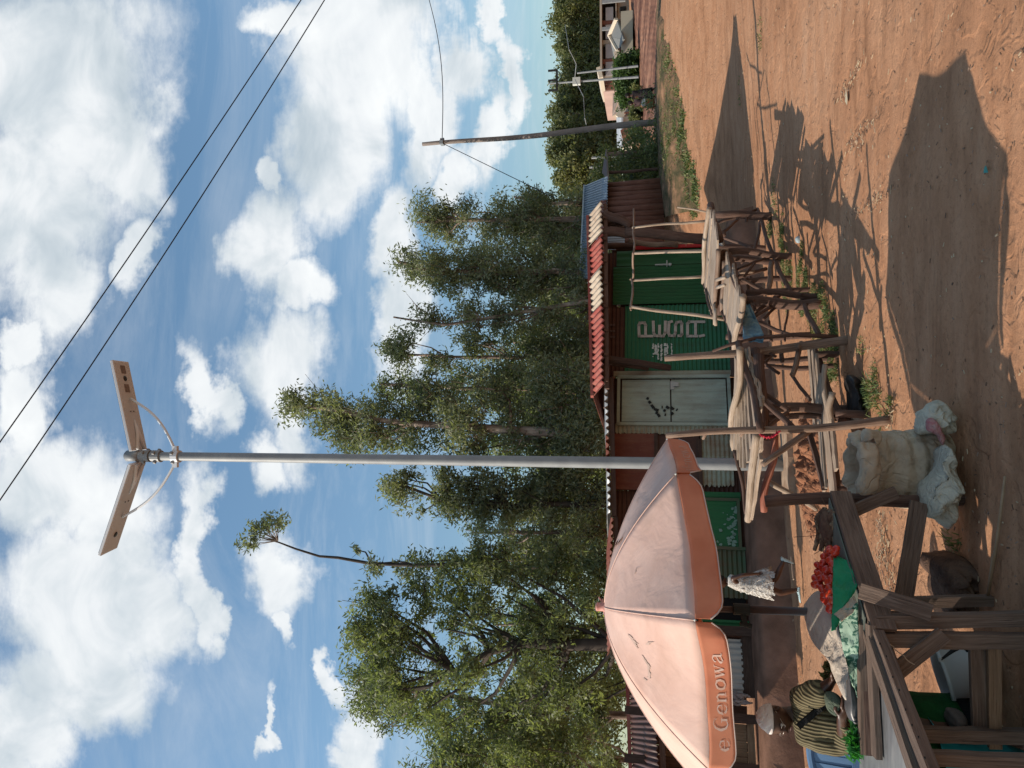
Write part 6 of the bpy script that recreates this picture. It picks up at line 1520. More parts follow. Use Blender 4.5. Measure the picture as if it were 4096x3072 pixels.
# ------------------------------------------------------------------ parasol
def parasol():
    Xc, Yc, R, phi, zc, tx, ty = -1.46, 4.955, 1.10, .228, 1.699, .094, .024
    apex = Vector((Xc - .03, Yc, 2.225))
    T = thing('parasol', 'large faded pale peach parasol with an orange valance standing behind the table', 'parasol', (Xc, Yc, 0))
    def peach(t, bs):
        g = geo(t); n = t.noise(g, 2.2, 4, .6, .4); f = t.noise(t.mapping(g, (1, 1, 6)), 18, 4, .6)
        bump(t, bs, t.math('ADD', t.noise(t.mapping(g, (2.2, 2.2, .8)), 3.0, 3, .5, .8), t.math('MULTIPLY', f, .12)), .22, .03); st = t.noise(g, 1.3, 6, .7, .8)
        return t.mix(t.ramp(st, [(.50, 0.), (.72, .45)]), t.ramp(n, [(.3, (.55, .35, .28)), (.5, (.63, .42, .345)), (.65, (.67, .465, .385))]), (.40, .27, .20))
    def tr(name, fn, w=.32, tint=(1, .8, .7)):
        m = bpy.data.materials.new(name); m.use_nodes = True; t = NT(m.node_tree); bs = t.n['Principled BSDF']; bs.inputs['Roughness'].default_value = .85; bs.inputs['Specular IOR Level'].default_value = .1
        c = fn(t, bs); t.val(bs.inputs['Base Color'], c); tl = t.add('ShaderNodeBsdfTranslucent'); c2 = t.mix(1.0, c, tint, 'MULTIPLY'); t.l.new(c2, tl.inputs[0])
        mx = t.add('ShaderNodeMixShader'); mx.inputs[0].default_value = w; t.l.new(bs.outputs[0], mx.inputs[1]); t.l.new(tl.outputs[0], mx.inputs[2]); t.l.new(mx.outputs[0], t.n['Material Output'].inputs[0]); return m
    M_p = tr('faded peach canvas', peach, .03)
    M_v = tr('faded orange valance', lambda t, bs: t.ramp(t.noise(geo(t), 3, 4, .6), [(.3, (.56, .20, .115)), (.65, (.70, .30, .18))]), .25, (1, .7, .6))
    def rim(a): return Vector((Xc + R * cos(a), Yc + R * sin(a), zc + tx * R * cos(a) + ty * R * sin(a)))
    A = [phi + k * pi / 4 - pi / 2 for k in range(8)]
    def cpt(k, u, v):
        """panel k, u across 0..1, v from apex 0 to rim 1"""
        e0, e1 = rim(A[k]), rim(A[(k+1) % 8]); 
        def ribp(e):
            p = apex.lerp(e, v); drop = (apex.z - e.z); z = apex.z - drop * (v ** 1.75) * 1.0
            return Vector((p.x, p.y, z))
        a, b = ribp(e0), ribp(e1); p = a.lerp(b, u)
        sag = sin(pi * u) ** 1 * v * v * 1.3
        mid = Vector((apex.x, apex.y, p.z)); p = p + (mid - p) * .035 * sag; p.z -= .03 * sag * (1 - .4 * v)
        if v > .9:
            pass
        p.z += .006 * mnoise.noise(Vector((p.x * 5, p.y * 5, 2))) * v * (0 if u in (0, 1) else 1)
        return p
    mb = MB(); nu, nv = 14, 18
    for k in range(8):
        b = len(mb.v)
        for i in range(nv + 1):
            v = .03 + .97 * i / nv
            for j in range(nu + 1): mb.v.append(cpt(k, j / nu, v))
        for i in range(nv):
            for j in range(nu): a = b + i*(nu+1) + j; mb.face((a, a+1, a+nu+2, a+nu+1), [(j/nu, i/nv), ((j+1)/nu, i/nv), ((j+1)/nu, (i+1)/nv), (j/nu, (i+1)/nv)])
    o = mb.build('canopy', M_p, T, smooth=True, solid=.003)
    CAN = o
    # seams / rib bulges
    mb = MB()
    for k in range(8):
        mb.tube([cpt(k, 0, .03 + .97 * i / 16) + Vector((0, 0, .002)) for i in range(17)], .004, 5)
    mb.build('seam', M_p, CAN, smooth=True)
    # valance strips: each panel its own, rounded corners
    def vpt(k, u, h, flare=.12):
        p = cpt(k, u, 1.0); outw = Vector((p.x - Xc, p.y - Yc, 0)).normalized()
        w = .010 * sin(u * 9 + k * 2) * h / .2 + .008 * mnoise.noise(Vector((u * 4 + k, h * 10, 1)))
        kk = k % 8
        inward = -.05 if kk == 7 and u > .93 else 0
        return p + outw * (.012 + w + h * -.02) - Vector((0, 0, h)) + outw * inward * (h / .2)
    HV = [.134, .132, .13, .13, .13, .13, .132, .135]
    for k in range(8):
        mb = MB(); nu, nv = 26, 8; H0 = HV[k]
        for j in range(nu + 1):
            u = .012 + .976 * j / nu; ed = min(u, 1 - u) * 8
            h = H0 * (1 - .55 * max(0, 1 - ed) ** 2.2) * (1 + .05 * sin(u * 5 + k * 1.3))
            for i in range(nv + 1): mb.v.append(vpt(k, u, h * i / nv))
        for j in range(nu):
            for i in range(nv): a = j*(nv+1) + i; mb.face((a, a+nv+1, a+nv+2, a+1))
        mb.build('valance', M_v, T, smooth=True, solid=.003)
        mb = MB(); pts = [vpt(k, .012 + .976 * j / nu, HV[k] * (1 - .55 * max(0, 1 - min(.012 + .976 * j / nu, 1 - (.012 + .976 * j / nu)) * 8) ** 2.2) * (1 + .05 * sin((.012 + .976 * j / nu) * 5 + k * 1.3)) + .002) for j in range(nu + 1)]
        mb.tube(pts, .004, 5); mb.build('valance_hem', plain('pale hem tape', (.55, .45, .40)), T, smooth=True)
    # lettering on the valance: thick-and-thin strokes with small serifs, worn
    G = {
     'e': ([[(.12,.33,.03),(.85,.33,.03)], [(.85,.33,.05),(.80,.55,.10),(.50,.66,.04),(.20,.52,.13),(.12,.30,.17),(.22,.10,.13),(.50,.0,.05),(.72,.03,.05),(.88,.16,.03)]], .95),
     'G': ([[(1.0,.78,.03),(.85,.93,.05),(.55,1.0,.05),(.25,.85,.12),(.10,.5,.18),(.25,.15,.12),(.55,.0,.05),(.85,.08,.06),(.92,.2,.1)], [(1.0,1.0,.03),(1.0,.72,.03)], [(.92,.02,.16),(.92,.42,.16)], [(.68,.42,.035),(1.12,.42,.035)]], 1.25),
     'n': ([[(.22,.0,.15),(.22,.62,.15)], [(.25,.48,.04),(.5,.64,.08),(.75,.5,.12),(.78,.0,.15)], [(.05,.02,.035),(.4,.02,.035)], [(.6,.02,.035),(.95,.02,.035)], [(.05,.62,.035),(.22,.62,.035)]], 1.05),
     'o': ([[(.5,.0,.05),(.18,.12,.13),(.1,.33,.17),(.18,.54,.13),(.5,.66,.05),(.82,.54,.13),(.9,.33,.17),(.82,.12,.13),(.5,.0,.05)]], 1.0),
     'w': ([[(.12,.62,.14),(.38,.02,.12)], [(.38,.02,.04),(.6,.6,.04)], [(.55,.62,.14),(.82,.02,.12)], [(.82,.02,.04),(1.05,.6,.04)], [(-.02,.63,.035),(.3,.63,.035)], [(.42,.63,.035),(.72,.63,.035)], [(.95,.63,.035),(1.18,.63,.035)]], 1.2),
     'a': ([[(.15,.48,.09),(.25,.6,.06),(.5,.66,.05),(.7,.55,.12),(.72,.12,.15),(.85,.0,.06),(.98,.05,.03)], [(.7,.38,.04),(.3,.28,.08),(.12,.14,.14),(.3,.0,.08),(.6,.06,.05),(.7,.14,.05)]], 1.0)}
    def write(k, text, u0, u1, h0, h1, mt, worn, rev=False):
        mb = MB(); tot = sum(G[c][1] + .08 if c != ' ' else .55 for c in text); x = 0
        random.seed(k + 3)
        for c in text:
            if c == ' ': x += .55; continue
            st, w = G[c]
            for s in st:
                # densify
                pp = []
                for a, b in zip(s[:-1], s[1:]):
                    for i in range(5): t = i / 5; pp.append([a[z] + (b[z] - a[z]) * t for z in range(3)])
                pp.append(list(s[-1]))
                L, Rr = [], []
                for i, p in enumerate(pp):
                    a = pp[max(i-1, 0)]; b = pp[min(i+1, len(pp)-1)]; dx, dy = b[0]-a[0], b[1]-a[1]; l = sqrt(dx*dx + dy*dy) or 1; nx_, ny_ = -dy/l, dx/l
                    L.append((p[0] + nx_ * p[2] * .62, p[1] + ny_ * p[2] * .62)); Rr.append((p[0] - nx_ * p[2] * .62, p[1] - ny_ * p[2] * .62))
                def mp(p):
                    u = u0 + (u1 - u0) * (x + p[0]) / tot; h = h1 + (h0 - h1) * p[1]; q_ = vpt(k, u, h); o_ = Vector((q_.x - Xc, q_.y - Yc, 0)).normalized(); return q_ + o_ * .0045
                for i in range(len(pp) - 1):
                    if len(s) > 2 and random.random() < worn: continue
                    mb.quad(mp(L[i]), mp(L[i+1]), mp(Rr[i+1]), mp(Rr[i]))
            x += w + .08
        return mb.build('lettering', mt, T)
    ml = plain('worn white print', (.60, .46, .40), (.50, .30, .22), 14)
    o = write(7, 'e Genowa', .13, .80, .026, .100, ml, .05); o['label'] = 'worn white letters e Genowa on the front valance'
    ml2 = plain('faded print', (.58, .33, .24), (.52, .24, .15), 14)
    o = write(1, 'e Genowa', .10, .86, .034, .100, ml2, .18); o['label'] = 'faded letters e Genowa on the right valance'
    # worn printed arcs on the front panel
    mb = MB()
    def arc(k, pts, w):
        for a, b in zip(pts[:-1], pts[1:]):
            for i in range(4):
                t0, t1 = i / 4, (i + 1) / 4; 
                if random.random() < .12: continue
                p = (a[0] + (b[0]-a[0])*t0, a[1] + (b[1]-a[1])*t0); q_ = (a[0] + (b[0]-a[0])*t1, a[1] + (b[1]-a[1])*t1); wl = w * random.uniform(.5, 1.2)
                mb.quad(cpt(k, p[0], p[1]) + Zv*.006, cpt(k, q_[0], q_[1]) + Zv*.006, cpt(k, q_[0] + wl*.3, q_[1] + wl) + Zv*.006, cpt(k, p[0] + wl*.3, p[1] + wl) + Zv*.006)
    random.seed(2)
    arc(7, [(.22,.62),(.30,.66),(.42,.66),(.52,.60),(.62,.53),(.66,.50)], .022); arc(7, [(.66,.50),(.63,.53),(.60,.57)], .03); arc(7, [(.66,.66),(.70,.68),(.73,.72)], .025)
    arc(1, [(.50,.50),(.55,.46),(.60,.44)], .018); arc(1, [(.72,.66),(.78,.68)], .012); arc(0, [(.45,.60),(.52,.62),(.50,.66)], .010)
    mb.build('print_mark', plain('worn grey-brown print', (.38, .27, .21), (.55, .38, .31), 30), CAN)
    # patches on the far right slope
    for (u, v) in ((.85, .38), (.62, .42), (.45, .46)):
        mb = MB(); c = cpt(1, u, v) + Zv * .005; e1 = (cpt(1, u + .05, v) - c).normalized(); e2 = (cpt(1, u, v + .05) - c).normalized(); mb.poly([c + e1 * .03 * cos(i*pi/4) + e2 * .03 * sin(i*pi/4) + Zv*.003 for i in range(8)]); mb.build('patch', plain('grey patch', (.33, .29, .29)), CAN)
    mb = MB(); top = apex + Zv * .0
    mb.lathe(apex, [(.0, -.03), (.055, -.02), (.05, .0), (.028, .01), (.028, .045), (.03, .05), (.02, .06), (0, .062)], 16)
    mb.beam(apex + Vector((-.05, 0, .0)), apex + Vector((.05, 0, .015)), .03, .01, Zv); mb.beam(apex + Vector((.02, 0, .01)), apex + Vector((.065, 0, .04)), .02, .006, Zv)
    mb.build('finial', plain('pale pink cap', (.55, .25, .20), (.48, .22, .18)), T, smooth=True)
    for k in range(8):
        mb = MB(); mb.tube([cpt(k, 0, .03 + .97 * i / 10) - Zv * .014 for i in range(11)], .006, 6); mb.build('rib', M_black, T, smooth=True)
        mb = MB(); mb.tube([Vector((Xc, Yc, 1.62)).lerp(cpt(k, 0, .5), t) - Zv * .02 * (t) for t in (0.04, .5, 1)], .005, 6); mb.build('strut', M_black, T, smooth=True)
        mb = MB(); e = cpt(k, 0, 1.0); mb.lathe(e, [(0, -.008), (.008, 0), (0, .01)], 8); mb.build('rib_tip', M_scuff, T)
    # the pole, two steel tubes and a clamp
    M_pp = plain('brown painted pole', (.055, .035, .03), (.08, .05, .042), 8, .45, .5)
    mb = MB(); mb.tube([(Xc - .03, Yc, 2.21), (Xc, Yc, 1.30)], .019, 12); mb.build('upper_pole', M_pp, T, smooth=True)
    mb = MB(); mb.tube([(Xc, Yc, 1.36), (Xc + .02, Yc - .01, 0.0)], .026, 12); mb.build('lower_pole', M_pp, T, smooth=True)
    mb = MB(); mb.tube([(Xc, Yc, 1.40), (Xc, Yc, 1.30)], .036, 12); mb.beam((Xc - .01, Yc, 1.34), (Xc - .085, Yc - .02, 1.33), .03, .03, Zv); mb.tube([(Xc - .085, Yc - .02, 1.36), (Xc - .10, Yc - .02, 1.29)], .016, 8); mb.build('clamp', M_black, T)
    mb = MB(); mb.lathe((Xc, Yc, 1.62), [(.02, -.04), (.04, -.03), (.04, .03), (.02, .04)], 14); mb.build('runner', M_black, T)
parasol()
# ------------------------------------------------------------------ people
M_skin = mat('dark brown skin', lambda t, b: (bump(t, b, t.noise(geo(t), 60, 3), .1, .003), t.ramp(t.noise(geo(t), 9, 3), [(.35, (.045, .018, .010)), (.65, (.075, .032, .018))]))[1], .42, spec=.45)
M_eye = plain('eye white', (.55, .5, .45), rough=.3); M_iris = plain('dark iris', (.01, .006, .004), rough=.2); M_lip = plain('lips', (.09, .03, .024), rough=.4); M_hair = plain('black hair', (.008, .007, .006), (.015, .012, .01), 40, .9)
def skin(name, joints, edges, radii, mt, parent=None, levels=2, root=0):
    me = bpy.data.meshes.new(name); o0 = Vector(parent['_org']) if parent is not None else Vector((0, 0, 0))
    me.from_pydata([tuple(Vector(j) - o0) for j in joints], edges, [])
    ob = bpy.data.objects.new(name, me); COL.objects.link(ob)
    md = ob.modifiers.new('skin', 'SKIN'); md.use_smooth_shade = True; md.branch_smoothing = .3
    sv = me.skin_vertices[0].data if me.skin_vertices else None
    if sv is None:
        me.attributes; bpy.context.view_layer.objects.active = ob; bpy.ops.object.select_all(action='DESELECT') if bpy.context.object else None
        me.skin_vertices
    for i, v in enumerate(me.skin_vertices[0].data):
        r = radii[i]; v.radius = (r, r) if not isinstance(r, tuple) else r; v.use_root = (i == root)
    sd = ob.modifiers.new('sub', 'SUBSURF'); sd.levels = levels; sd.render_levels = levels
    me.materials.append(mt)
    dg = bpy.context.evaluated_depsgraph_get(); me2 = bpy.data.meshes.new_from_object(ob.evaluated_get(dg)); 
    ob.modifiers.clear(); ob.data = me2; me2.name = name
    if not me2.materials: me2.materials.append(mt)
    me2.polygons.foreach_set('use_smooth', [True] * len(me2.polygons))
    if parent is not None: ob.parent = parent
    ob['_org'] = tuple(o0); return ob
def chain(J, E_, Rr, start, pts, rads):
    """append a limb starting at joint index start"""
    prev = start
    for p, r in zip(pts, rads):
        J.append(Vector(p)); Rr.append(r); E_.append((prev, len(J) - 1)); prev = len(J) - 1
    return prev
def hand(J, E_, Rr, wrist_i, wrist, fwd, side, up, s=1.0, curl=.4):
    """palm and five fingers; fwd = pointing direction, side = towards the thumb"""
    fwd = Vector(fwd).normalized(); side = (Vector(side) - fwd * fwd.dot(Vector(side))).normalized(); nrm = fwd.cross(side).normalized() * up
    pi1 = chain(J, E_, Rr, wrist_i, [wrist + fwd * .045 * s], [(.030 * s, .016 * s)])
    knuckle = wrist + fwd * .085 * s
    for k, (off, L) in enumerate(((.030, .070), (.010, .078), (-.010, .072), (-.029, .056))):
        b = knuckle + side * off * s; d = fwd; pts = []; rr = []
        for j in range(3):
            d = (d - nrm * curl * (.5 + .4 * j)).normalized(); b2 = (pts[-1] if pts else b) + d * L * s * (.45, .32, .23)[j]; pts.append(b2); rr.append(.0085 * s * (1, .92, .78)[j])
        chain(J, E_, Rr, pi1, [b] + pts, [.0105 * s] + rr)
    tb = wrist + fwd * .03 * s + side * .030 * s; d = (fwd * .6 + side * .7 - nrm * .25).normalized()
    chain(J, E_, Rr, pi1, [tb, tb + d * .033 * s, tb + d * .033 * s + (fwd - nrm * .3).normalized() * .026 * s], [.012 * s, .0105 * s, .009 * s])
def head_mesh(c, fwd, up, s, T, mt=M_skin, name='head'):
    """sculpted head: skull, jaw, brow, nose, lips, ears"""
    fwd = Vector(fwd).normalized(); up = (Vector(up) - fwd * fwd.dot(Vector(up))).normalized(); rt = fwd.cross(up)
    mb = MB(); nu, nv = 40, 32
    def shape(th, ph):
        # th from top 0..pi, ph around, 0 = face
        y = cos(th); r = sin(th); fx = cos(ph) * r; sx = sin(ph) * r
        X_ = sx * .078; Z_ = y * .115; F_ = fx * .098
        if F_ < 0: F_ *= 1.02
        if Z_ < 0:                                   # narrow to the jaw, chin forward
            k = (-Z_ / .115); X_ *= 1 - .34 * k * k; F_ = F_ * (1 - .25 * k) + .012 * k * (1 if fx > 0 else -1.2)
        a = abs(sx); fr = max(0, fx)
        def g(z0, w, x0, wx): return exp(-((Z_ - z0) / w) ** 2 - ((X_ - x0) / wx) ** 2)
        if fx > 0:
            F_ += .024 * g(-.020, .014, 0, .013) + .012 * g(-.002, .022, 0, .009)      # nose
            F_ += .007 * g(.026, .012, 0, .05)                                          # brow
            F_ -= .013 * (g(.008, .011, .032, .016) + g(.008, .011, -.032, .016))       # sockets
            F_ += .011 * g(-.052, .009, 0, .022) - .006 * g(-.058, .003, 0, .024) + .009 * g(-.066, .008, 0, .019)  # lips
            F_ += .008 * g(-.098, .016, 0, .022)
            F_ += .006 * (g(-.015, .018, .045, .016) + g(-.015, .018, -.045, .016))     # cheeks
        return c + (rt * X_ + up * Z_ + fwd * F_) * s
    for i in range(nv + 1):
        for j in range(nu): mb.v.append(shape(pi * max(.004, min(.996, i / nv)), 2 * pi * j / nu))
    for i in range(nv):
        for j in range(nu): j2 = (j+1) % nu; mb.face((i*nu+j, i*nu+j2, (i+1)*nu+j2, (i+1)*nu+j))
    mb.face(range(nu)); mb.face(range(nv*nu, nv*nu+nu))
    for sd in (-1, 1):   # ears
        e = c + (rt * .078 * sd + up * -.005 - fwd * .008) * s
        b = len(mb.v); n = 12
        for rr, off in ((.5, .002), (1.0, .010), (.75, .014), (.35, .006)):
            for j in range(n):
                a = 2*pi*j/n; mb.v.append(e + (up * sin(a) * .031 * rr + fwd * (cos(a) * .017 * rr - .006) + rt * sd * off) * s)
        for i in range(3):
            for j in range(n): j2 = (j+1) % n; mb.face((b+i*n+j, b+i*n+j2, b+(i+1)*n+j2, b+(i+1)*n+j))
        mb.face([b+3*n+j for j in range(n)])
    return mb, rt, fwd, up
def face_bits(c, rt, fwd, up, s, T):
    for sd in (-1, 1):
        e = c + (rt * .032 * sd + up * .008 + fwd * .078) * s
        mb = MB(); mb.lathe(e, [(0, -.011), (.0085, -.006), (.011, 0), (.0085, .0065), (0, .0105)], 12, fwd); 
        o = mb.build('eye', M_eye, T, smooth=True); mb = MB(); mb.lathe(e + fwd * .0085 * s, [(.0052, 0), (.003, .0022), (0, .003)], 10, fwd); mb.build('iris', M_iris, o, smooth=True)
        mb = MB(); mb.tube([e + (rt * -.014 * sd + up * .019 + fwd * .006) * s, e + (up * .024 + fwd * .009) * s, e + (rt * .017 * sd + up * .018 + fwd * -.002) * s], .0028 * s, 6); mb.build('eyebrow', M_hair, T)
    mb = MB(); mb.tube([c + (rt * x + up * (-.0585 + .0015 * cos(x * 100)) + fwd * (.096 - 9 * x * x)) * s for x in (-.022, -.012, 0, .012, .022)], .0035 * s, 6); mb.build('mouth', M_lip, T, smooth=True)

def woman():
    D = 4.72
    q = lambda x, y: (2900 + .3448 * x, 2500 + .3448 * y)
    pel = Vector((Pd(3500, 2905, D + .02).x, D + .05, .50))
    T = thing('person', 'seated woman in white headwrap, glasses and striped olive shawl behind the market table', 'person', (pel.x, pel.y, 0))
    hc = Pd(*q(585, 1095), D - .02); 
    fwd = Vector((-.38, -.86, -.42)); up = Vector((.05, -.12, 1))
    HS = .88; hb, rt, fw, u_ = head_mesh(hc, fwd, up, HS, T)
    # body: pelvis-spine-neck, limbs
    neck = Pd(*q(800, 1035), D + .02); ch = Pd(*q(1050, 1090), D + .04); wa = Pd(*q(1480, 1120), D + .05)
    J = [pel]; R = [(.15, .12)]; E_ = []
    i1 = chain(J, E_, R, 0, [wa.lerp(pel, .4), ch.lerp(wa, .5), ch], [(.135, .11), (.14, .10), (.15, .10)])
    i2 = chain(J, E_, R, i1, [neck.lerp(ch, .45), neck, hc - u_ * .075 - fw * .015, hc - fw * .01], [(.09, .07), .052, .05, .06])
    # camera-side (her left = photo right) arm reaching forward right
    shR = Pd(*q(880, 880), D - .02); elR = Pd(*q(1130, 760), D - .18); wrR = Pd(*q(1235, 655), D - .20)
    k = chain(J, E_, R, i1, [shR, shR.lerp(elR, .5), elR, elR.lerp(wrR, .5), wrR], [.062, .052, .044, .038, .027])
    hand(J, E_, R, k, wrR, (wrR - elR), Vector((0, -.5, .6)), 1, .95, .55)
    shL = Pd(*q(960, 1290), D - .02); elL = Pd(*q(1380, 1330), D - .06); wrL = Pd(*q(1350, 1080), D - .28)
    k = chain(J, E_, R, i1, [shL, shL.lerp(elL, .5), elL, elL.lerp(wrL, .5), wrL], [.062, .052, .044, .036, .027])
    hand(J, E_, R, k, wrL, Vector((.8, -.3, -.2)), Vector((0, -.2, .8)), 1, .95, .5)
    for sx in (-1, 1):
        hip = pel + Vector((sx * .10, -.02, -.02)); kn = pel + Vector((sx * .13 + .05, -.42, .03)); an = Vector((kn.x, kn.y - .02, .09)); toe = an + Vector((.02, -.16, -.05))
        chain(J, E_, R, 0, [hip, hip.lerp(kn, .5), kn, kn.lerp(an, .45), an, toe], [.095, .085, .06, .052, .035, .03])
    skin('body', J, E_, R, M_skin, T, 2)
    hb.build('head', M_skin, T, smooth=True)
    face_bits(hc, rt, fw, u_, HS, T)
    # headwrap
    mb = MB(); n, m_ = 36, 14; tilt = (u_ * .90 - fw * .42).normalized(); o1 = rt; o2 = tilt.cross(rt)
    for i in range(m_ + 1):
        th = (i / m_) * 1.30
        for j in range(n):
            a = 2*pi*j/n; r = sin(th); rr = 1 + .035 * sin(th * 16 + cos(a) * 3) 
            mb.v.append(hc + (- tilt * .004 + (o1 * cos(a) * r * .089 + o2 * sin(a) * r * .112) * rr + tilt * cos(th) * .130) * HS * 1.0)
    for i in range(m_):
        for j in range(n): j2 = (j+1) % n; mb.face((i*n+j, i*n+j2, (i+1)*n+j2, (i+1)*n+j))
    mb.build('headwrap', fabric('white headwrap', (.74, .68, .64), (.62, .56, .53), wr=.3), T, smooth=True, solid=.006)
    # glasses
    mb = MB()
    for sd in (-1, 1):
        e = hc + (rt * .031 * sd + u_ * .006 + fw * .094) * HS
        mb.tube([e + (rt * cos(a) * .018 + u_ * sin(a) * .012) for a in [2*pi*j/14 for j in range(15)]], .0016, 5)
        mb.tube([e + rt * sd * .018, hc + (rt * .080 * sd + u_ * .012) * HS], .0016, 5)
    mb.tube([hc + rt * -.011 + fw * .085 + u_ * .006, hc + rt * .011 + fw * .085 + u_ * .006], .0016, 5)
    mb.build('glasses', plain('thin metal frame', (.5, .48, .45), rough=.3, metal=.8), T)
    # striped shawl / jacket as a body-following shell
    def stripe(t, bs):
        g = geo(t); n = t.noise(g, 3, 3, .6)
        w = t.add('ShaderNodeTexWave'); w.wave_type = 'BANDS'; w.bands_direction = 'X'; t.val(w.inputs['Vector'], t.mapping(g, (1, .6, .12), rot=(0, 0, .2))); w.inputs['Scale'].default_value = 15; w.inputs['Distortion'].default_value = 3.5; w.inputs['Detail'].default_value = 2; w.inputs['Detail Scale'].default_value = .6
        bump(t, bs, t.math('ADD', w.outputs['Fac'], n), .5, .012)
        return t.mix(t.ramp(w.outputs['Fac'], [(.15, 0.), (.7, 1.)]), (.05, .038, .018), t.mix(t.noise(g, 6, 4), (.10, .08, .04), (.22, .19, .105)))
    M_sh = mat('striped olive cloth', stripe, .85)
    Dfn = lambda x, y: D - .04 + abs(y - 2880) * .0006
    J = []; R = []; E_ = []
    J.append(pel + Zv * .02); R.append((.205, .16))
    j1 = chain(J, E_, R, 0, [wa.lerp(pel, .4), Pd(*q(1330, 1130), D + .04), ch, Pd(*q(900, 1060), D + .04)], [(.195, .15), (.185, .14), (.155, .12), (.075, .065)])
    top = j1 - 1
    chain(J, E_, R, top, [shR, Pd(*q(960, 830), D - .08), elR, Pd(*q(1180, 740), D - .19)], [.085, .085, .070, .052])
    chain(J, E_, R, top, [shL, Pd(*q(1180, 1350), D - .04), elL, Pd(*q(1430, 1230), D - .16)], [.095, .105, .085, .06])
    o = skin('shawl', J, E_, R, M_sh, T, 3)
    for v in o.data.vertices:
        p = v.co; nn = mnoise.noise(Vector((p.x * 7, p.y * 7, p.z * 3.5))); v.co = p + v.normal * (.022 * nn + .008 * mnoise.noise(p * 24))
    # dark strip standing for a diagonal shadow on the shawl, pale patch of apron
    mb = MB(); pts = [Pd(*q(*z), D - .19) for z in ((850, 1180), (960, 1080), (1060, 1020), (1170, 960))]; mb.beam(pts[0], pts[-1] + Vector((0, .04, 0)), .012, .035, Vector((1, 0, 0)), seg=6, jit=.004); mb.build('shadow_strip', fabric('dark strap', (.01, .01, .012), (.02, .02, .02)), T)
    cushion([q(1175, 800), q(1160, 900), q(1200, 1000), q(1300, 1060), q(1340, 960), q(1350, 860), q(1280, 790)], D - .27, .10, 'apron', fabric('grey-green apron', (.11, .13, .09), (.06, .08, .06)), T, wr=.035, seed=4)
    mb = MB(); pts = [Pd(*q(*z), D - .24) for z in ((1330, 860), (1350, 960), (1355, 1100), (1370, 1180), (1460, 1300))]; mb.tube(pts, .02, 8); mb.build('cuff', M_sh, T, smooth=True)
    # green skirt over the knees, black hem
    kc = pel + Vector((.05, -.36, .0))
    M_sk = fabric('dark green skirt', (.008, .075, .018), (.004, .045, .012), wr=.3)
    mb = MB(); n = 40; rows = ((.50, .20, .14, .05), (.545, .22, .25, -.15), (.52, .235, .30, -.22), (.42, .245, .27, -.26), (.30, .25, .25, -.26), (.26, .25, .25, -.26))
    for (z, rx, ry, oy) in rows:
        for j in range(n):
            a = 2*pi*j/n; w = 1 + .05 * sin(a * 7) * (.55 - z + .1); mb.v.append(Vector((pel.x + .04 + rx * cos(a) * w, pel.y + oy + ry * sin(a) * w, z)))
    for i in range(len(rows) - 1):
        for j in range(n): j2 = (j+1) % n; mb.face((i*n+j, i*n+j2, (i+1)*n+j2, (i+1)*n+j))
    mb.face(range(n)); S = mb.build('skirt', M_sk, T, smooth=True, solid=.006)
    mb = MB()
    for (z, rx, ry, oy) in ((.262, .253, .253, -.26), (.18, .255, .255, -.26)):
        for j in range(n): a = 2*pi*j/n; w = 1 + .05 * sin(a * 7) * .4; mb.v.append(Vector((pel.x + .04 + rx * cos(a) * w, pel.y + oy + ry * sin(a) * w, z)))
    for j in range(n): j2 = (j+1) % n; mb.face((j, j2, n + j2, n + j))
    mb.build('hem', fabric('black hem', (.006, .006, .007), (.01, .01, .01)), S, smooth=True, solid=.006)
woman()

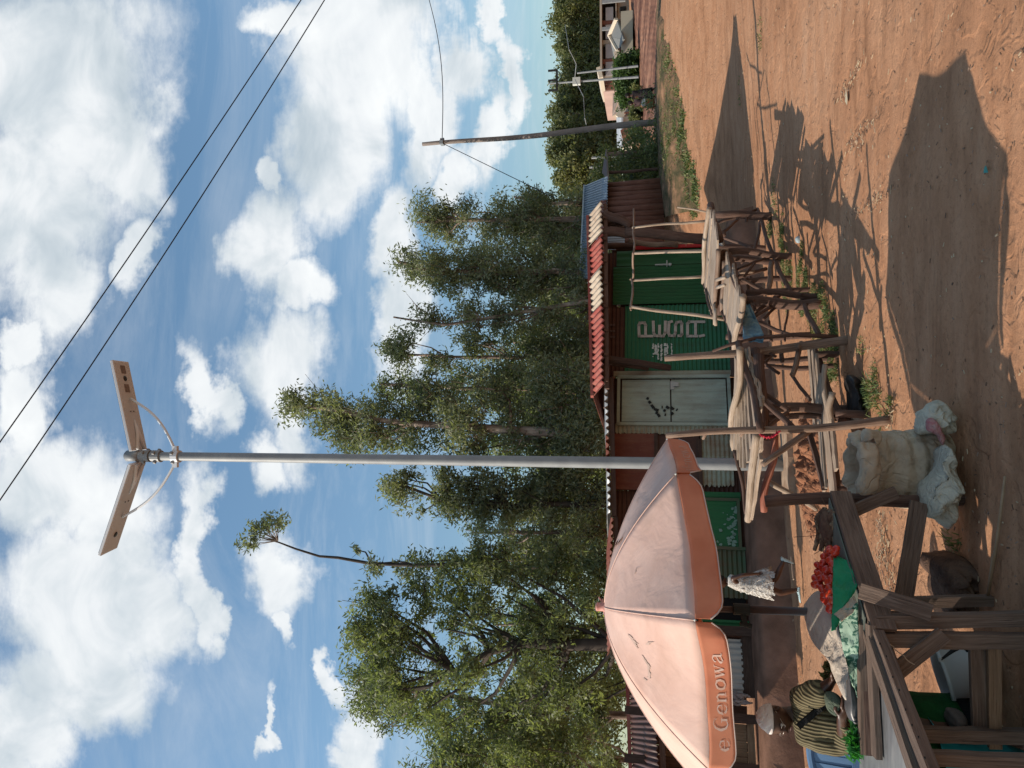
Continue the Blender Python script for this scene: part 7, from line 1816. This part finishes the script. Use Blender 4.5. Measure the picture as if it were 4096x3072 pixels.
def girl():
    q = lambda x, y: (2800 + .22604 * x, 2200 + .22604 * y)
    g0 = Pg(3203, 2385); D = g0.y
    T = thing('person', 'small girl in a frilly white dress and pale slip-on shoes walking left past the shops', 'person', (g0.x, D, 0))
    P_ = lambda x, y, d=0: Pd(*q(x, y), D + d)
    hc = P_(365, 560, .02); s = .80
    fw0 = Vector((-1, -.12, -.05)); hb, rt, fw, u_ = head_mesh(hc, fw0, Zv, s, T)
    pel = P_(1130, 600); ch = P_(680, 590); nk = P_(510, 555, .01)
    J = [pel]; R = [(.085, .07)]; E_ = []
    i1 = chain(J, E_, R, 0, [P_(900, 590), ch], [(.075, .06), (.085, .06)])
    chain(J, E_, R, i1, [P_(590, 565), nk, hc - u_ * .05 + Vector((.01, 0, 0)), hc], [(.055, .045), .03, .032, .04])
    sh = P_(570, 500, -.09); el = P_(760, 440, -.12); wr = P_(985, 420, -.10)
    k = chain(J, E_, R, i1, [sh, sh.lerp(el, .5), el, el.lerp(wr, .5), wr], [.036, .030, .026, .022, .017]); hand(J, E_, R, k, wr, (wr - el), Vector((-1, 0, 0)), 1, .62, .35)
    sh = P_(575, 600, .09); el = P_(790, 560, .12); wr = P_(1000, 600, .12)
    k = chain(J, E_, R, i1, [sh, sh.lerp(el, .5), el, el.lerp(wr, .5), wr], [.034, .028, .025, .021, .017]); hand(J, E_, R, k, wr, (wr - el), Vector((-1, 0, 0)), -1, .62, .35)
    # legs: rear one pushing off, front one planted
    kn, an, toe = P_(1330, 520, .04), P_(1490, 175, .04), P_(1640, 240, .04)
    chain(J, E_, R, 0, [P_(1200, 590, .04), kn, kn.lerp(an, .4), an, P_(1480, 130, .04)], [.060, .045, .042, .024, .02])
    kn, an = P_(1420, 760, -.04), P_(1740, 700, -.04)
    chain(J, E_, R, 0, [P_(1220, 690, -.04), kn, kn.lerp(an, .4), an, P_(1780, 700, -.04)], [.060, .046, .042, .024, .02])
    skin('body', J, E_, R, M_skin, T, 2)
    hb.build('head', M_skin, T, smooth=True); face_bits(hc, rt, fw, u_, s, T)
    mb = MB(); n, m_ = 26, 10
    for i in range(m_ + 1):
        th = (i / m_) * 1.75
        for j in range(n):
            a = 2*pi*j/n; r = sin(th); b = u_ * .9 - fw * .35; b = b.normalized(); o2 = b.cross(rt); mb.v.append(hc + (rt * cos(a) * r * .082 + o2 * sin(a) * r * .108 + b * cos(th) * .125) * s * (1 + random.uniform(-.012, .012)))
    for i in range(m_):
        for j in range(n): j2 = (j+1) % n; mb.face((i*n+j, i*n+j2, (i+1)*n+j2, (i+1)*n+j))
    mb.build('hair', M_hair, T, smooth=True)
    # dress: fitted top, flared ruffled skirt
    M_dr = fabric('white frilly dress', (.66, .62, .56), (.52, .48, .43), wr=.8, sc=16)
    rows = [(490, 560, .055, .05), (540, 545, .085, .07), (640, 585, .095, .075), (760, 600, .100, .085), (880, 600, .125, .11), (1000, 590, .155, .14), (1120, 585, .178, .165), (1225, 590, .200, .185)]
    mb = MB(); n = 64
    for i, (x, y, rx, ry) in enumerate(rows):
        c = P_(x, y); 
        for j in range(n):
            a = 2*pi*j/n; fl = max(0, i - 2) / 5
            w = 1 + .07 * fl * sin(a * 9 + i * .7) + .05 * fl * sin(a * 17 + i * 2)
            mb.v.append(c + Vector((cos(a) * rx * w, sin(a) * ry * w, (.018 * sin(a * 12) * fl if i == len(rows) - 1 else 0))))
    for i in range(len(rows) - 1):
        for j in range(n): j2 = (j+1) % n; mb.face((i*n+j, i*n+j2, (i+1)*n+j2, (i+1)*n+j))
    DR = mb.build('dress', M_dr, T, smooth=True, solid=.004)
    rng = np.random.default_rng(9); mb = MB()
    for k in range(330):      # little hanging frills
        f = rng.uniform(.32, 1.0) * 7; i = min(int(f), 6); t = f - i; x = rows[i][0] + (rows[i+1][0]-rows[i][0])*t; y = rows[i][1]; rx = rows[i][2] + (rows[i+1][2]-rows[i][2])*t; ry = rows[i][3] + (rows[i+1][3]-rows[i][3])*t
        a = rng.uniform(0, 2*pi); c = P_(x, y) + Vector((cos(a)*rx, sin(a)*ry, 0)); o_ = Vector((cos(a), sin(a), 0)); tg = Vector((-sin(a), cos(a), 0))
        L = rng.uniform(.035, .07); w = rng.uniform(.010, .02)
        mb.quad(c - tg * w, c + tg * w, c + tg * w * .7 + o_ * .022 - Zv * L, c - tg * w * 1.1 + o_ * .03 - Zv * L * .9)
    mb.build('frill', M_dr, DR)
    M_so = plain('pale blue shoe rubber', (.42, .55, .56), (.36, .48, .50), 8, .5)
    def shoe(a, toe_, up_):
        d = (toe_ - a); L = d.length; d = d.normalized(); up_ = (up_ - d * d.dot(up_)).normalized(); sd = d.cross(up_)
        mb = MB(); n = 18; rows = ((-.18, .6, .42), (-.1, .85, .55), (.1, .95, .62), (.4, 1.0, .42), (.7, 1.05, .33), (.92, .9, .27), (1.06, .5, .2))
        for (t, w, h) in rows:
            for j in range(n):
                an_ = 2*pi*j/n; y = sin(an_); mb.v.append(a + d * t * L + sd * cos(an_) * w * .036 + up_ * ((y * .5 + .5) * h * .085 - .012))
        for i in range(len(rows) - 1):
            for j in range(n): j2 = (j+1) % n; mb.face((i*n+j, i*n+j2, (i+1)*n+j2, (i+1)*n+j))
        mb.face(range(n)); mb.face(range((len(rows)-1)*n, len(rows)*n)); S = mb.build('shoe', M_so, T, smooth=True)
        mb = MB()
        for i in range(3):
            for sgn in (-1, 1): mb.lathe(a + d * L * (.45 + .15 * i) + sd * sgn * .030 + up_ * .025, [(0, -.002), (.006, 0), (0, .003)], 6, sd)
        mb.lathe(a + d * L * .1 + sd * -.037 + up_ * .03, [(0, -.003), (.008, 0), (0, .004)], 8, sd); mb.lathe(a + d * L * .1 + sd * .037 + up_ * .03, [(0, -.003), (.008, 0), (0, .004)], 8, sd)
        mb.build('hole', M_black, S)
    a = P_(1770, 700, -.04); shoe(Vector((a.x, a.y, .022)), Vector((a.x - .16, a.y, .018)), Zv)
    shoe(P_(1470, 145, .04), P_(1650, 235, .04), Vector((-.8, 0, .35)))
girl()

def walkers():
    M_c1 = fabric('dark clothes', (.018, .014, .016), (.03, .024, .026)); M_c2 = fabric('brown top', (.11, .07, .07), (.07, .045, .05)); M_y = fabric('tan skirt', (.30, .16, .08), (.22, .12, .06)); M_w = fabric('white bag', (.6, .58, .54), (.45, .43, .4)); M_o = fabric('orange bag', (.6, .16, .07), (.5, .13, .05))
    q = lambda x, y: (2200 + .3014 * x, .3014 * y)
    def fig(label, D, head, neck, hip, feet, hands, top_m, bot_m, bag):
        P_ = lambda p, d=0: Pd(*q(*p), D + d)
        g = P_(feet[0]); T = thing('person', label, 'person', (g.x, D, min(P_(f).z for f in feet)))
        hc = P_(head); nk = P_(neck); hp = P_(hip); ch = nk.lerp(hp, .3)
        J = [hp]; R = [(.15, .11)]; E_ = []
        i1 = chain(J, E_, R, 0, [hp.lerp(ch, .5), ch], [(.13, .10), (.16, .11)]); chain(J, E_, R, i1, [nk, hc - Zv * .08, hc], [.055, .05, .06])
        for k, hd in enumerate(hands):
            w = P_(hd, -.1 + .2 * k); s_ = ch + Vector((-.12 + .24 * k, -.05, .06)); e = s_.lerp(w, .5) + Vector((.02, .06, -.04)); kk = chain(J, E_, R, i1, [s_, e, w], [.055, .045, .03]); hand(J, E_, R, kk, w, w - e, Vector((0, -1, 0)), 1, .95, .6)
        for k, f in enumerate(feet):
            a = P_(f, -.1 + .2 * k) + Zv * .08; h = hp + Vector((-.08 + .16 * k, 0, -.05)); kn = h.lerp(a, .5) + Vector((-.05, -.05, 0)); chain(J, E_, R, 0, [h, kn, kn.lerp(a, .4), a, a + Vector((-.14, -.02, -.05))], [.09, .065, .058, .036, .03])
        skin('body', J, E_, R, M_skin, T, 2)
        hb, rt, fw, u_ = head_mesh(hc, (-1, -.3, -.1), Zv, .98, T); hb.build('head', M_skin, T, smooth=True); face_bits(hc, rt, fw, u_, .98, T)
        mb = MB(); mb.lathe(hc - fw * .015 + Zv * .01, [(.082, -.06), (.102, -.02), (.105, .04), (.08, .095), (0, .125)], 18); mb.build('hair', M_hair, T, smooth=True)
        J = [hp + Zv * .02]; R = [(.185, .15)]; E_ = []; i1 = chain(J, E_, R, 0, [hp.lerp(ch, .5), ch, nk - Zv * .05], [(.165, .13), (.185, .135), (.08, .07)])
        for k, hd in enumerate(hands):
            w = P_(hd, -.1 + .2 * k); s_ = ch + Vector((-.12 + .24 * k, -.05, .06)); e = s_.lerp(w, .5) + Vector((.02, .06, -.04)); chain(J, E_, R, i1 - 1, [s_, s_.lerp(e, .9)], [.08, .065])
        skin('top', J, E_, R, top_m, T, 2)
        mb = MB(); n = 24; fz = g.z
        rows = ((hp.z + .12, .16), (hp.z, .19), (hp.z - .25, .22), (hp.z - .48, .25))
        for (z, r) in rows:
            for j in range(n): a = 2*pi*j/n; mb.v.append(Vector((hp.x + r * cos(a) * (1 + .05 * sin(5*a)), hp.y + r * .75 * sin(a), z)))
        for i in range(len(rows)-1):
            for j in range(n): j2 = (j+1) % n; mb.face((i*n+j, i*n+j2, (i+1)*n+j2, (i+1)*n+j))
        mb.build('skirt', bot_m, T, smooth=True, solid=.01)
    fig('dark-clothed walker on the right of the pair, arm stretched towards the field', 32, (1035, 1268), (1085, 1270), (1210, 1245), ((1425, 1160), (1438, 1290)), ((1215, 1180), (1235, 1215)), M_c1, M_c1, None)
    fig('walker in a brown top and tan wrap on the left of the pair', 33, (1075, 1370), (1115, 1365), (1240, 1370), ((1400, 1330), (1410, 1385)), ((1230, 1330), (1200, 1395)), M_c2, M_y, None)
    o = cushion([q(1225,1330), q(1215,1400), q(1270,1410), q(1280,1360), q(1265,1310)], 31.6, .25, 'carrier_bag', M_w, wr=.02); tag(o, 'white carrier bag held by the left walker', 'bag')
    o = cushion([q(1290,1320), q(1280,1355), q(1310,1370), q(1325,1340), q(1310,1315)], 31.6, .2, 'carrier_bag', M_o, wr=.02); tag(o, 'orange carrier bag held low by the walkers', 'bag')
walkers()
print('LEAVES', TOTAL[0])
# helper bookkeeping is not part of the scene
for o in bpy.data.objects:
    if '_org' in o: del o['_org']
